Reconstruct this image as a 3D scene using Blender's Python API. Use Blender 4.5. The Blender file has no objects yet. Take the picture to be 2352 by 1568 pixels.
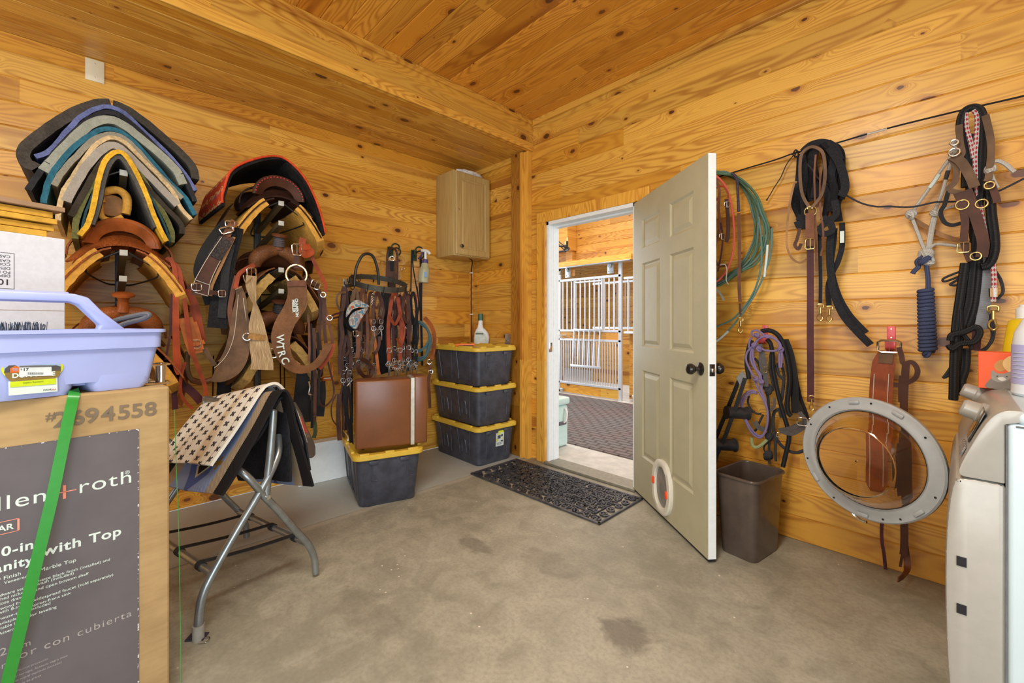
import bpy, bmesh, math, random
from mathutils import Vector, Matrix
R = math.radians
rnd = random.Random(7)
scene = bpy.context.scene
COL = scene.collection

# ---------------------------------------------------------------- camera
F, CX, HY = 987.0, 1176.0, 741.0           # focal length / principal column / horizon row of the 2352x1568 frame
CAM = Vector((3.475, 2.22, 1.2))
YAW = R(46.0)
FW = Vector((-math.sin(YAW), math.cos(YAW), 0)); RT = Vector((math.cos(YAW), math.sin(YAW), 0))
cd = bpy.data.cameras.new('camera'); cam = bpy.data.objects.new('camera', cd); COL.objects.link(cam)
cam.location = CAM; cam.rotation_euler = (R(90), 0, YAW)
cd.sensor_width = 36.0; cd.lens = 36.0 * F / 2352.0
cd.shift_y = -(784.0 - HY) / 2352.0; cd.clip_start = 0.02
scene.camera = cam

# ---------------------------------------------------------------- light
w = bpy.data.worlds.new('world'); scene.world = w; w.use_nodes = True
w.node_tree.nodes['Background'].inputs[0].default_value = (0.75, 0.87, 1.0, 1)
w.node_tree.nodes['Background'].inputs[1].default_value = 0.5
def area(name, loc, rot, sx, sy, power, col):
    l = bpy.data.lights.new(name, 'AREA'); l.shape = 'RECTANGLE'; l.size = sx; l.size_y = sy
    l.energy = power; l.color = col
    o = bpy.data.objects.new(name, l); COL.objects.link(o); o.location = loc; o.rotation_euler = rot
    return o
# daylight through the wide door opening in the right-hand wall behind the camera
area('daylight_side_door', (5.9, 1.2, 1.15), (0, R(90), 0), 2.1, 2.3, 80, (0.72, 0.88, 1.0))
# daylight through the window in the wall behind the camera
area('daylight_back_window', (3.2, -0.85, 1.6), (R(90), 0, R(0)), 3.6, 1.6, 66, (0.90, 0.98, 1.0))
# ceiling tube light of the room
area('ceiling_tube_light', (3.0, 1.9, 2.93), (0, 0, R(90)), 2.4, 0.5, 66, (1.0, 0.97, 0.86))
# barn aisle: open ends let the day in
area('daylight_aisle_left', (-3.6, 6.6, 1.7), (0, R(-90), 0), 2.6, 2.4, 90, (0.88, 0.95, 1.0))
area('daylight_aisle_right', (5.4, 6.6, 1.7), (0, R(90), 0), 2.6, 2.4, 60, (0.88, 0.95, 1.0))
area('aisle_ceiling_light', (0.3, 6.6, 3.3), (0, 0, 0), 3.0, 1.0, 70, (1.0, 0.96, 0.9))
area('stall_light', (-0.6, 9.2, 2.6), (0, 0, 0), 1.5, 1.2, 40, (0.95, 0.97, 1.0))
vs = scene.view_settings
vs.view_transform = 'Standard'; vs.look = 'None'; vs.gamma = 1; vs.use_curve_mapping = False; vs.exposure = 0.42

# ---------------------------------------------------------------- photo ray helpers (used to read true positions)
def RAY(px, py):
    t = (px - CX) / F
    return FW + RT * t + Vector((0, 0, (HY - py) / F))
def AX(px, py, x): d = RAY(px, py); return CAM + d * ((x - CAM.x) / d.x)
def AY(px, py, y): d = RAY(px, py); return CAM + d * ((y - CAM.y) / d.y)
def AZ(px, py, z): d = RAY(px, py); return CAM + d * ((z - CAM.z) / d.z)
def AP(px, py, p0, n): d = RAY(px, py); n = Vector(n); return CAM + d * ((Vector(p0) - CAM).dot(n) / d.dot(n))
def depth(p): return (p - CAM).dot(FW)
def mpp(p): return depth(p) / F                          # metres per photo pixel at a point
def tr(crop, plane, off, pts):
    """points read in a crop (x0,y0,scale) of the photo, laid on wall plane 'x' or 'y' at distance off"""
    x0, y0, s = crop; out = []
    for p in pts:
        o = p[2] if len(p) > 2 else off
        a, b = x0 + p[0] / s, y0 + p[1] / s
        out.append(AX(a, b, o) if plane == 'x' else AY(a, b, 5.0 - o))
    return out
C1 = (0, 180, 3.0146); C2 = (430, 340, 4.3568); C3 = (380, 600, 3.919); C4 = (720, 540, 3.0161)
C5 = (0, 500, 3.4095); C6 = (0, 900, 2.3476); C7 = (380, 860, 2.45)
D1 = (930, 340, 3.4094); D2 = (920, 700, 3.7333); D3 = (1220, 440, 2.3077); D4 = (1060, 1000, 3.92)
D5 = (1620, 320, 3.135); D6 = (1620, 730, 2.75); D7 = (2040, 220, 2.2404); D8 = (1830, 740, 2.4502)
E2 = (2170, 600, 3.1374); E4 = (380, 560, 4.1278); E5 = (760, 560, 5.2286); E6 = (870, 560, 4.9); E7 = (1640, 740, 4.6125)
P0 = (0, 0, 1.0)

# ---------------------------------------------------------------- material helpers
class NT:
    def __init__(s, name):
        s.m = bpy.data.materials.new(name); s.m.use_nodes = True
        s.t = s.m.node_tree; s.b = s.t.nodes['Principled BSDF']
    def n(s, typ, **kw):
        x = s.t.nodes.new(typ)
        for k, v in kw.items(): setattr(x, k, v)
        return x
    def put(s, sock, v):
        if isinstance(v, bpy.types.NodeSocket): s.t.links.new(v, sock)
        elif v is not None: sock.default_value = v
    def math(s, op, a, b=None, c=None, clamp=False):
        x = s.n('ShaderNodeMath', operation=op); x.use_clamp = clamp
        s.put(x.inputs[0], a)
        if b is not None: s.put(x.inputs[1], b)
        if c is not None: s.put(x.inputs[2], c)
        return x.outputs[0]
    def ramp01(s, v, a, b):
        x = s.n('ShaderNodeMapRange', interpolation_type='SMOOTHSTEP'); s.put(x.inputs[0], v)
        s.put(x.inputs[1], a); s.put(x.inputs[2], b); return x.outputs[0]
    def mix(s, f, a, b, mode='MIX'):
        x = s.n('ShaderNodeMix', data_type='RGBA', blend_type=mode)
        s.put(x.inputs[0], f); s.put(x.inputs[6], c4(a)); s.put(x.inputs[7], c4(b)); return x.outputs[2]
    def comb(s, x, y, z):
        c = s.n('ShaderNodeCombineXYZ'); s.put(c.inputs[0], x); s.put(c.inputs[1], y); s.put(c.inputs[2], z); return c.outputs[0]
    def noise(s, vec, scale=1.0, detail=2.0, rough=0.5, dist=0.0):
        x = s.n('ShaderNodeTexNoise'); s.put(x.inputs['Vector'], vec)
        x.inputs['Scale'].default_value = scale; x.inputs['Detail'].default_value = detail
        x.inputs['Roughness'].default_value = rough; x.inputs['Distortion'].default_value = dist
        return x.outputs[0]
    def white(s, v):
        x = s.n('ShaderNodeTexWhiteNoise', noise_dimensions='1D'); s.put(x.inputs['W'], v); return x.outputs[0], x.outputs[1]
    def pos(s):
        g = s.n('ShaderNodeNewGeometry'); sp = s.n('ShaderNodeSeparateXYZ'); s.t.links.new(g.outputs['Position'], sp.inputs[0])
        return g.outputs['Position'], sp.outputs
    def obj(s):
        g = s.n('ShaderNodeTexCoord'); sp = s.n('ShaderNodeSeparateXYZ'); s.t.links.new(g.outputs['Object'], sp.inputs[0])
        return g.outputs['Object'], sp.outputs
    def uv(s):
        g = s.n('ShaderNodeTexCoord'); sp = s.n('ShaderNodeSeparateXYZ'); s.t.links.new(g.outputs['UV'], sp.inputs[0])
        return g.outputs['UV'], sp.outputs
    def bump(s, h, strength=0.3, dist=0.002):
        x = s.n('ShaderNodeBump'); x.inputs['Strength'].default_value = strength; x.inputs['Distance'].default_value = dist
        s.put(x.inputs['Height'], h); s.t.links.new(x.outputs[0], s.b.inputs['Normal'])
    def out(s, col=None, rough=None, metal=None, spec=None):
        if col is not None: s.put(s.b.inputs['Base Color'], c4(col))
        if rough is not None: s.put(s.b.inputs['Roughness'], rough)
        if metal is not None: s.put(s.b.inputs['Metallic'], metal)
        if spec is not None: s.put(s.b.inputs['Specular IOR Level'], spec)
        return s.m
def c4(c): return c if isinstance(c, bpy.types.NodeSocket) else tuple(c)[:3] + (1.0,) if not isinstance(c, float) else c
def srgb(r, g, b):
    f = lambda v: (v / 255 / 12.92) if v / 255 <= .04045 else ((v / 255 + .055) / 1.055) ** 2.4
    return (f(r), f(g), f(b))

def plain(name, col, rough=0.5, metal=0.0, var=0.12, scale=30.0, bump=0.0, spec=0.5, coat=0.0):
    """one colour with a little procedural unevenness"""
    s = NT(name); v, _ = s.obj()
    n = s.noise(v, scale, 4.0, 0.6)
    k = s.ramp01(n, 0.3, 0.7)
    col = tuple(col)
    s.out(s.mix(k, tuple(c * (1 - var) for c in col), tuple(min(1, c * (1 + var)) for c in col)), rough, metal, spec)
    if coat: s.b.inputs['Coat Weight'].default_value = coat
    if bump: s.bump(n, bump, 0.003)
    return s.m
def leather(name, col, rough=0.42, tool=0.0, tscale=90.0):
    s = NT(name); v, _ = s.obj()
    n = s.noise(v, 9.0, 4.0, 0.6); f = s.noise(v, 220.0, 2.0, 0.5)
    base = s.mix(s.ramp01(n, 0.3, 0.72), tuple(c * .50 for c in col), tuple(min(1, c * 1.0) for c in col))
    if tool:
        vo = s.n('ShaderNodeTexVoronoi', feature='DISTANCE_TO_EDGE'); s.put(vo.inputs['Vector'], v); vo.inputs['Scale'].default_value = tscale
        e = s.ramp01(vo.outputs[0], 0.02, 0.12)
        base = s.mix(s.math('MULTIPLY', s.math('SUBTRACT', 1.0, e), tool), base, tuple(c * .3 for c in col))
        s.bump(e, 0.5, 0.002)
    else: s.bump(f, 0.15, 0.001)
    return s.out(base, min(.7, rough + .08), 0.0, 0.2)
def fuzzy(name, col, rough=0.95, scale=120.0, var=0.3, bump=0.8):
    s = NT(name); v, _ = s.obj()
    a = s.noise(v, scale, 3.0, 0.7); b = s.noise(v, scale * .12, 3.0, 0.6)
    k = s.math('ADD', s.math('MULTIPLY', a, 0.5), s.math('MULTIPLY', b, 0.5))
    s.out(s.mix(s.ramp01(k, 0.35, 0.65), tuple(c * (1 - var) for c in col), tuple(min(1, c * (1 + var)) for c in col)), rough, 0, 0.15)
    s.bump(a, bump, 0.004)
    return s.m
def ropemat(name, c1, c2, freq=110.0, mixf=0.5, rough=0.75, sharp=False):
    """braided cord: u runs along, v round"""
    s = NT(name); v, uv = s.uv()
    a = s.math('SINE', s.math('ADD', s.math('MULTIPLY', uv[0], freq * 6.283), s.math('MULTIPLY', uv[1], 6.283 * 3)))
    b = s.math('SINE', s.math('SUBTRACT', s.math('MULTIPLY', uv[0], freq * 6.283), s.math('MULTIPLY', uv[1], 6.283 * 3)))
    k = s.math('MULTIPLY', a, b)
    f = s.ramp01(k, mixf - (0.05 if sharp else .5), mixf + (0.05 if sharp else .5))
    s.out(s.mix(f, c1, c2), rough, 0, 0.3); s.bump(k, 0.5, 0.0015)
    return s.m

def pine(name, al, ac, w=0.1318, seed=0.0, tint=(1, 1, 1), value=1.0, rough=0.34, knots=True):
    """varnished knotty pine boards: grain along axis al, boards laid along axis ac"""
    s = NT(name); _, P = s.pos()
    u, v = P[al], P[ac]
    vw = s.math('DIVIDE', v, w); pid = s.math('FLOOR', vw)
    r1, _c = s.white(s.math('ADD', pid, seed + 0.37))
    jl = s.math('FLOOR', s.math('DIVIDE', s.math('ADD', u, s.math('MULTIPLY', r1, 7.3)), 3.1))
    bid = s.math('ADD', s.math('MULTIPLY', pid, 7.13), s.math('MULTIPLY', jl, 3.71))
    rb, rc = s.white(s.math('ADD', bid, seed)); rr, _d = s.white(s.math('ADD', bid, seed + 51.7))
    uu = s.math('ADD', u, s.math('MULTIPLY', rb, 40.0))
    # knots
    kc = s.comb(s.math('DIVIDE', uu, 0.46), s.math('ADD', s.math('DIVIDE', v, 0.17), s.math('MULTIPLY', rr, 9.0)), 0.0)
    vo = s.n('ShaderNodeTexVoronoi', voronoi_dimensions='2D'); s.put(vo.inputs['Vector'], kc); vo.inputs['Scale'].default_value = 1.0
    sub = s.n('ShaderNodeVectorMath', operation='SUBTRACT'); s.put(sub.inputs[0], kc); s.put(sub.inputs[1], vo.outputs['Position'])
    sx = s.n('ShaderNodeSeparateXYZ'); s.put(sx.inputs[0], sub.outputs[0])
    dx = s.math('MULTIPLY', sx.outputs[0], 0.46 * 0.62); dy = s.math('MULTIPLY', sx.outputs[1], 0.17)
    dd = s.math('SQRT', s.math('ADD', s.math('MULTIPLY', dx, dx), s.math('MULTIPLY', dy, dy)))
    wob = s.math('MULTIPLY', s.math('SUBTRACT', s.noise(s.comb(uu, v, bid), 45.0, 2.0, 0.5), 0.5), 0.010)
    dd = s.math('ADD', dd, wob)
    cr = s.n('ShaderNodeSeparateColor'); s.put(cr.inputs[0], vo.outputs['Color'])
    ex = s.math('GREATER_THAN', cr.outputs[0], 0.52 if knots else 2.0)
    ksz = s.math('ADD', 0.003, s.math('MULTIPLY', s.math('POWER', cr.outputs[1], 1.7), 0.021))
    km = s.math('MULTIPLY', ex, s.math('SUBTRACT', 1.0, s.ramp01(s.math('DIVIDE', dd, ksz), 0.8, 1.12)))
    ring = s.math('MULTIPLY', ex, s.math('EXPONENT', s.math('MULTIPLY', -1.0, s.math('POWER', s.math('DIVIDE', dd, s.math('MULTIPLY', ksz, 2.4)), 2.0))))
    # growth rings: contour lines of a stretched noise, pushed round the knots
    fld = s.noise(s.comb(s.math('MULTIPLY', uu, 0.75), s.math('MULTIPLY', v, 6.5), bid), 1.0, 1.6, 0.42)
    fld = s.math('ADD', fld, s.math('MULTIPLY', ring, 0.22))
    fine = s.noise(s.comb(s.math('MULTIPLY', uu, 3.0), s.math('MULTIPLY', v, 260.0), bid), 1.0, 2.0, 0.6)
    ph = s.math('ADD', s.math('MULTIPLY', fld, s.math('ADD', 105.0, s.math('MULTIPLY', rr, 95.0))), s.math('MULTIPLY', fine, 1.1))
    g = s.math('POWER', s.math('ADD', 0.5, s.math('MULTIPLY', s.math('SINE', ph), 0.5)), 1.7)
    amp = s.ramp01(s.noise(s.comb(s.math('MULTIPLY', uu, .9), s.math('MULTIPLY', v, 5.0), s.math('ADD', bid, 9.1)), 1.0, 1.0, .5), .25, .7)
    g = s.math('MULTIPLY', g, s.math('ADD', 0.30, s.math('MULTIPLY', amp, 0.70)))
    t = lambda c: tuple(min(1, c[i] * tint[i] * value) for i in range(3))
    light, mid, late, heart = t(srgb(233, 180, 78)), t(srgb(216, 154, 50)), t(srgb(162, 86, 18)), t(srgb(150, 76, 18))
    base = s.mix(s.ramp01(s.math('ADD', s.math('MULTIPLY', rb, .75), s.math('MULTIPLY', fine, .25)), 0.1, 0.95), light, mid)
    base = s.mix(s.math('MULTIPLY', g, 0.60), base, late)
    hs = s.noise(s.comb(s.math('MULTIPLY', uu, .35), s.math('MULTIPLY', v, 6.0), s.math('ADD', bid, 3.3)), 1.0, 2.0, .5)
    hm = s.math('MULTIPLY', s.ramp01(hs, 0.60, 0.70), s.ramp01(rc, 0.0, 1.0) if False else 0.62)
    base = s.mix(hm, base, heart)
    base = s.mix(s.math('MULTIPLY', s.ramp01(ring, .25, .9), 0.55), base, late)
    kcol = s.mix(cr.outputs[2], t(srgb(60, 30, 16)), t(srgb(112, 62, 34)))
    base = s.mix(s.math('MULTIPLY', km, 0.93), base, kcol)
    br = s.math('ADD', 0.84, s.math('MULTIPLY', rr, 0.30))
    base = s.mix(1.0, base, s.comb(br, br, br), 'MULTIPLY')
    s.out(base, s.math('ADD', rough, s.math('MULTIPLY', fine, 0.12)), 0, 0.5)
    s.b.inputs['Coat Weight'].default_value = 0.18; s.b.inputs['Coat Roughness'].default_value = 0.25
    s.bump(s.math('SUBTRACT', 1.0, s.math('MULTIPLY', g, .6)), 0.12, 0.0012)
    return s.m

# ---------------------------------------------------------------- mesh builder
def catmull(P, sub=6, closed=False):
    P = [Vector(p) for p in P]; n = len(P)
    if n < 3 or sub < 2: return P
    out = []
    rng = range(n if closed else n - 1)
    for i in rng:
        g = (lambda k: P[k % n]) if closed else (lambda k: P[max(0, min(n - 1, k))])
        p0, p1, p2, p3 = g(i - 1), g(i), g(i + 1), g(i + 2)
        for j in range(sub):
            t = j / sub
            out.append(0.5 * ((2 * p1) + (p2 - p0) * t + (2 * p0 - 5 * p1 + 4 * p2 - p3) * t * t + (3 * p1 - p0 - 3 * p2 + p3) * t ** 3))
    if not closed: out.append(P[-1])
    return out
class MB:
    def __init__(s): s.v = []; s.f = []; s.u = []; s.mi = []; s.cur = 0
    def add(s, vs, fs, uvs=None):
        o = len(s.v); s.v += [tuple(v) for v in vs]
        for i, f in enumerate(fs):
            s.f.append([k + o for k in f]); s.mi.append(s.cur)
            s.u.append(uvs[i] if uvs else [(0, 0)] * len(f))
        return s
    def box(s, lo, hi, M=None, bev=0.0, seg=2):
        bm = bmesh.new(); bmesh.ops.create_cube(bm, size=1.0)
        lo, hi = Vector(lo), Vector(hi)
        for v in bm.verts: v.co = Vector((lo[i] + (v.co[i] + .5) * (hi[i] - lo[i]) for i in range(3)))
        if bev > 0: bmesh.ops.bevel(bm, geom=bm.edges[:], offset=bev, segments=seg, affect='EDGES', profile=0.5)
        s.bm(bm, M); return s
    def bm(s, bm, M=None):
        bm.verts.index_update()
        vs = [(M @ v.co if M else v.co.copy()) for v in bm.verts]
        s.add(vs, [[v.index for v in f.verts] for f in bm.faces]); bm.free(); return s
    def prism(s, poly, ax, a0, a1, M=None, bev=0.0):
        """2D outline poly extruded along axis ax from a0 to a1"""
        bm = bmesh.new(); vs = []
        for p in poly:
            c = [0, 0, 0]; o = [i for i in range(3) if i != ax]; c[o[0]] = p[0]; c[o[1]] = p[1]; c[ax] = a0
            vs.append(bm.verts.new(c))
        f = bm.faces.new(vs); r = bmesh.ops.extrude_face_region(bm, geom=[f])
        for g in r['geom']:
            if isinstance(g, bmesh.types.BMVert): g.co[ax] = a1
        bmesh.ops.recalc_face_normals(bm, faces=bm.faces)
        if bev: bmesh.ops.bevel(bm, geom=bm.edges[:], offset=bev, segments=2, affect='EDGES', profile=.5)
        s.bm(bm, M); return s
    def tube(s, P, r, seg=8, closed=False, sub=6, taper=None, cap=True):
        P = catmull(P, sub, closed); n = len(P)
        if n < 2: return s
        T = []
        for i in range(n):
            a = P[(i - 1) % n] if closed or i > 0 else P[i]; b = P[(i + 1) % n] if closed or i < n - 1 else P[i]
            d = b - a; T.append(d.normalized() if d.length > 1e-9 else Vector((0, 0, 1)))
        N = T[0].orthogonal().normalized(); rings = []; L = 0; ls = []
        for i in range(n):
            N = (N - T[i] * N.dot(T[i])); N = N.normalized() if N.length > 1e-6 else T[i].orthogonal().normalized()
            B = T[i].cross(N); rr = r * (taper(i / (n - 1)) if taper else 1)
            rings.append([P[i] + N * (math.cos(6.2832 * k / seg) * rr) + B * (math.sin(6.2832 * k / seg) * rr) for k in range(seg)])
            if i: L += (P[i] - P[i - 1]).length
            ls.append(L)
        vs = [v for g in rings for v in g]; fs = []; uv = []
        m = n if closed else n - 1
        if closed: ls.append(L + (P[0] - P[-1]).length)
        for i in range(m):
            i2 = (i + 1) % n
            for k in range(seg):
                k2 = (k + 1) % seg
                fs.append([i * seg + k, i2 * seg + k, i2 * seg + k2, i * seg + k2])
                uv.append([(ls[i], k / seg), (ls[i + 1], k / seg), (ls[i + 1], (k + 1) / seg), (ls[i], (k + 1) / seg)])
        if cap and not closed:
            fs.append(list(range(seg))[::-1]); uv.append([(0, 0)] * seg)
            fs.append([(n - 1) * seg + k for k in range(seg)]); uv.append([(0, 0)] * seg)
        return s.add(vs, fs, uv)
    def cyl(s, a, b, r, seg=16, r2=None):
        a, b = Vector(a), Vector(b); k = (r2 / r) if r2 is not None else 1
        return s.tube([a, b], r, seg, sub=1, taper=lambda t: 1 + (k - 1) * t)
    def ribbon(s, P, wd, th, face, sub=5, closed=False, wf=None, twist=None):
        P = catmull(P, sub, closed); n = len(P); face = Vector(face).normalized(); rings = []; L = 0; ls = []
        for i in range(n):
            a = P[(i - 1) % n] if closed or i > 0 else P[i]; b = P[(i + 1) % n] if closed or i < n - 1 else P[i]
            T = (b - a).normalized(); t = i / max(1, n - 1)
            fc = face
            if twist: fc = Matrix.Rotation(twist(t), 3, T) @ face
            W = T.cross(fc)
            if W.length < 0.15: W = T.orthogonal()
            W.normalize(); Nn = W.cross(T).normalized(); ww = wd * (wf(t) if wf else 1) / 2
            rings.append([P[i] + W * ww + Nn * th / 2, P[i] - W * ww + Nn * th / 2, P[i] - W * ww - Nn * th / 2, P[i] + W * ww - Nn * th / 2])
            if i: L += (P[i] - P[i - 1]).length
            ls.append(L)
        if closed: ls.append(L + (P[0] - P[-1]).length)
        vs = [v for g in rings for v in g]; fs = []; uv = []
        vv = [0, wd, wd, 0]
        for i in range(n if closed else n - 1):
            i2 = (i + 1) % n
            for k in range(4):
                k2 = (k + 1) % 4; fs.append([i * 4 + k, i * 4 + k2, i2 * 4 + k2, i2 * 4 + k])
                uv.append([(ls[i], vv[k]), (ls[i], vv[k2]), (ls[i + 1], vv[k2]), (ls[i + 1], vv[k])])
        if not closed:
            fs.append([3, 2, 1, 0]); uv.append([(0, 0)] * 4)
            o = (n - 1) * 4; fs.append([o, o + 1, o + 2, o + 3]); uv.append([(0, 0)] * 4)
        return s.add(vs, fs, uv)
    def torus(s, c, n, R_, r, seg=24, sx=1.0, up=None):
        c, n = Vector(c), Vector(n).normalized()
        u = (Vector(up) if up else (Vector((0, 0, 1)) if abs(n.z) < .9 else Vector((1, 0, 0))))
        u = (u - n * u.dot(n)).normalized(); w = n.cross(u)
        return s.tube([c + u * math.cos(6.2832 * k / seg) * R_ + w * math.sin(6.2832 * k / seg) * R_ * sx for k in range(seg)], r, 6, True, 1)
    def lathe(s, prof, c, ax=(0, 0, 1), seg=24, cap=True):
        c, ax = Vector(c), Vector(ax).normalized(); u = ax.orthogonal().normalized(); w = ax.cross(u); vs = []; fs = []
        for r, h in prof:
            for k in range(seg):
                a = 6.28318 * k / seg; vs.append(c + ax * h + (u * math.cos(a) + w * math.sin(a)) * max(r, 1e-5))
        for i in range(len(prof) - 1):
            for k in range(seg):
                k2 = (k + 1) % seg; fs.append([i * seg + k, i * seg + k2, (i + 1) * seg + k2, (i + 1) * seg + k])
        if cap: fs.append(list(range(seg))[::-1]); fs.append([(len(prof) - 1) * seg + k for k in range(seg)])
        return s.add(vs, fs)
    def grid(s, G, th=0.0, uvf=None, closed_u=False):
        """G[i][j] points -> sheet, thickened by th along the sheet normal"""
        G = [[Vector(p) for p in row] for row in G]; n, m = len(G), len(G[0])
        U = [[(0, 0)] * m for _ in range(n)]
        for i in range(n):
            for j in range(m):
                if uvf: U[i][j] = uvf(i / (n - 1), j / (m - 1)); continue
                a = U[i - 1][j][0] + (G[i][j] - G[i - 1][j]).length if i else 0
                b = U[i][j - 1][1] + (G[i][j] - G[i][j - 1]).length if j else 0
                U[i][j] = (a, b)
        vs = [p for r in G for p in r]; fs = []; uv = []
        idx = lambda i, j: i * m + j
        for i in range(n - 1):
            for j in range(m - 1):
                fs.append([idx(i, j), idx(i + 1, j), idx(i + 1, j + 1), idx(i, j + 1)])
                uv.append([U[i][j], U[i + 1][j], U[i + 1][j + 1], U[i][j + 1]])
        if th:
            N = []
            for i in range(n):
                for j in range(m):
                    a = G[min(n - 1, i + 1)][j] - G[max(0, i - 1)][j]; b = G[i][min(m - 1, j + 1)] - G[i][max(0, j - 1)]
                    q = a.cross(b); N.append(q.normalized() if q.length > 1e-12 else Vector((0, 0, 1)))
            k = len(vs); vs += [vs[t] - N[t] * th for t in range(k)]
            fs += [[q + k for q in f[::-1]] for f in fs]; uv += [q[::-1] for q in uv]
            def side(a, b, ua, ub): fs.append([b, a, a + k, b + k]); uv.append([ub, ua, ua, ub])
            for i in range(n - 1):
                side(idx(i, 0), idx(i + 1, 0), U[i][0], U[i + 1][0]); side(idx(i + 1, m - 1), idx(i, m - 1), U[i + 1][m - 1], U[i][m - 1])
            for j in range(m - 1):
                side(idx(0, j + 1), idx(0, j), U[0][j + 1], U[0][j]); side(idx(n - 1, j), idx(n - 1, j + 1), U[n - 1][j], U[n - 1][j + 1])
        return s.add(vs, fs, uv)
    def make(s, name, mat, parent=None, smooth=True, angle=40):
        me = bpy.data.meshes.new(name); me.from_pydata(s.v, [], s.f)
        ul = me.uv_layers.new(name='uv'); k = 0
        for q in s.u:
            for c in q: ul.data[k].uv = c; k += 1
        for m in (mat if isinstance(mat, (list, tuple)) else [mat]): me.materials.append(m)
        for p, i in zip(me.polygons, s.mi): p.material_index = i
        bm = bmesh.new(); bm.from_mesh(me); bmesh.ops.recalc_face_normals(bm, faces=bm.faces)
        if smooth:
            for e in bm.edges: e.smooth = not (len(e.link_faces) == 2 and e.calc_face_angle(0) > R(angle))
            for f in bm.faces: f.smooth = True
        bm.to_mesh(me); bm.free()
        o = bpy.data.objects.new(name, me); COL.objects.link(o)
        if parent:
            o.parent = parent; o.matrix_parent_inverse = parent.matrix_world.inverted() if parent.type != 'EMPTY' else Matrix.Translation(-parent.location)
        return o
def thing(name, label, cat, loc=(0, 0, 0), group=None):
    o = bpy.data.objects.new(name, None); COL.objects.link(o); o.location = loc; o.empty_display_size = 0.05
    return tag(o, label, cat, group)
def tag(o, label, cat, group=None):
    o['label'] = label; o['category'] = cat
    if group: o['group'] = group
    return o
def struct(name, mb, mat, **k): o = mb.make(name, mat, **k); o['kind'] = 'structure'; return o
def text(name, body, size, mat, M, parent, ext=0.0004, align='LEFT', sx=1.0, bold=0.0, shear=0.0, space=1.0):
    c = bpy.data.curves.new(name, 'FONT'); c.body = body; c.size = size; c.extrude = ext; c.align_x = align; c.offset = bold; c.shear = shear; c.space_character = space
    t = bpy.data.objects.new('tmp', c); COL.objects.link(t)
    dg = bpy.context.evaluated_depsgraph_get(); me = bpy.data.meshes.new_from_object(t.evaluated_get(dg)); bpy.data.objects.remove(t)
    me.transform(Matrix.Diagonal((sx, 1, 1, 1))); me.transform(M); me.name = name; me.materials.clear(); me.materials.append(mat)
    o = bpy.data.objects.new(name, me); COL.objects.link(o)
    if parent: o.parent = parent; o.matrix_parent_inverse = Matrix.Translation(-parent.location)
    return o
def frame(o, x, y):
    """matrix with origin o, x axis x, y axis y"""
    x = Vector(x).normalized(); z = x.cross(Vector(y)).normalized(); y = z.cross(x); o = Vector(o)
    return Matrix(((x.x, y.x, z.x, o.x), (x.y, y.y, z.y, o.y), (x.z, y.z, z.z, o.z), (0, 0, 0, 1)))
def place(o, r):
    return o

# ---------------------------------------------------------------- materials
M_wallL = pine('pine_boards_left_wall', 1, 2, seed=3.0)
M_wallR = pine('pine_boards_right_wall', 0, 2, seed=11.0)
M_ceil = pine('pine_boards_ceiling', 0, 1, seed=23.0, value=0.96, tint=(1.04, .90, .72))
M_soff = pine('pine_boards_soffit', 1, 0, w=0.1239, seed=31.0, value=0.97)
M_beam = pine('pine_boards_beam', 1, 2, w=0.0899, seed=47.0)
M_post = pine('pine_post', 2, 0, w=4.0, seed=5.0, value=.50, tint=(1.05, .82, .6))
M_trim = pine('pine_trim', 2, 0, w=4.0, seed=8.0, knots=False)
M_trimh = pine('pine_trim_lying', 0, 2, w=4.0, seed=8.5, knots=False)
M_barn = pine('pine_boards_barn', 0, 2, seed=61.0, tint=(.95, .94, 1.1), value=.92, rough=.5)
M_doorp = plain('beige_door_paint', srgb(178, 172, 142), 0.45, var=.04, scale=8)
M_white = plain('white_paint', srgb(232, 236, 236), 0.4, var=.03)
M_galv = plain('galvanised_steel', srgb(188, 192, 196), 0.36, 0.85, var=.12, scale=40)
M_alu = plain('pale_stall_metal', srgb(214, 218, 224), 0.4, 0.5, var=.05)
M_steel = plain('aged_steel', (.34, .34, .35), 0.34, 0.9, var=.3)
M_chrome = plain('polished_steel', (.75, .75, .74), 0.16, 1.0, var=.06)
M_bronze = plain('dark_bronze', (.07, .062, .06), 0.22, 0.8, var=.2)
M_brass = plain('worn_brass', srgb(190, 165, 105), 0.28, 0.9, var=.2)
M_blackiron = plain('black_iron', (.035, .035, .033), 0.45, 0.5, var=.2)
M_black = plain('black_plastic', (.014, .014, .016), 0.45, var=.2, spec=.3)
M_blackm = plain('matt_black_webbing', (.016, .016, .018), 0.8, var=.3, scale=80)
# ================================================================= room shell
PW = 0.1318
def planks(mb, along, rects, plane_fn, pw=PW, off=0.0, g=0.0050, dep=0.0065):
    """boards with V-grooves: rect = (a0,a1,c0,c1); plane_fn(a, c, depth) -> point"""
    for a0, a1, c0, c1 in rects:
        br = {c0: None, c1: None}
        k = math.floor((c0 - off) / pw)
        while off + k * pw < c1 + pw:
            z = off + k * pw
            for q in (z - g, z, z + g):
                if c0 < q < c1: br[q] = None
            k += 1
        zs = sorted(br)
        def dp(c):
            m = abs(((c - off) / pw + .5) % 1 - .5) * pw
            return dep * max(0, 1 - m / g)
        for i in range(len(zs) - 1):
            z0, z1 = zs[i], zs[i + 1]; d0, d1 = dp(z0), dp(z1)
            mb.add([plane_fn(a0, z0, d0), plane_fn(a1, z0, d0), plane_fn(a1, z1, d1), plane_fn(a0, z1, d1)], [[0, 1, 2, 3]])
H, HS, BX = 2.985, 2.728, 0.867           # ceiling, soffit underside, soffit face
X1, Y0 = 6.2, -1.2
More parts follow.
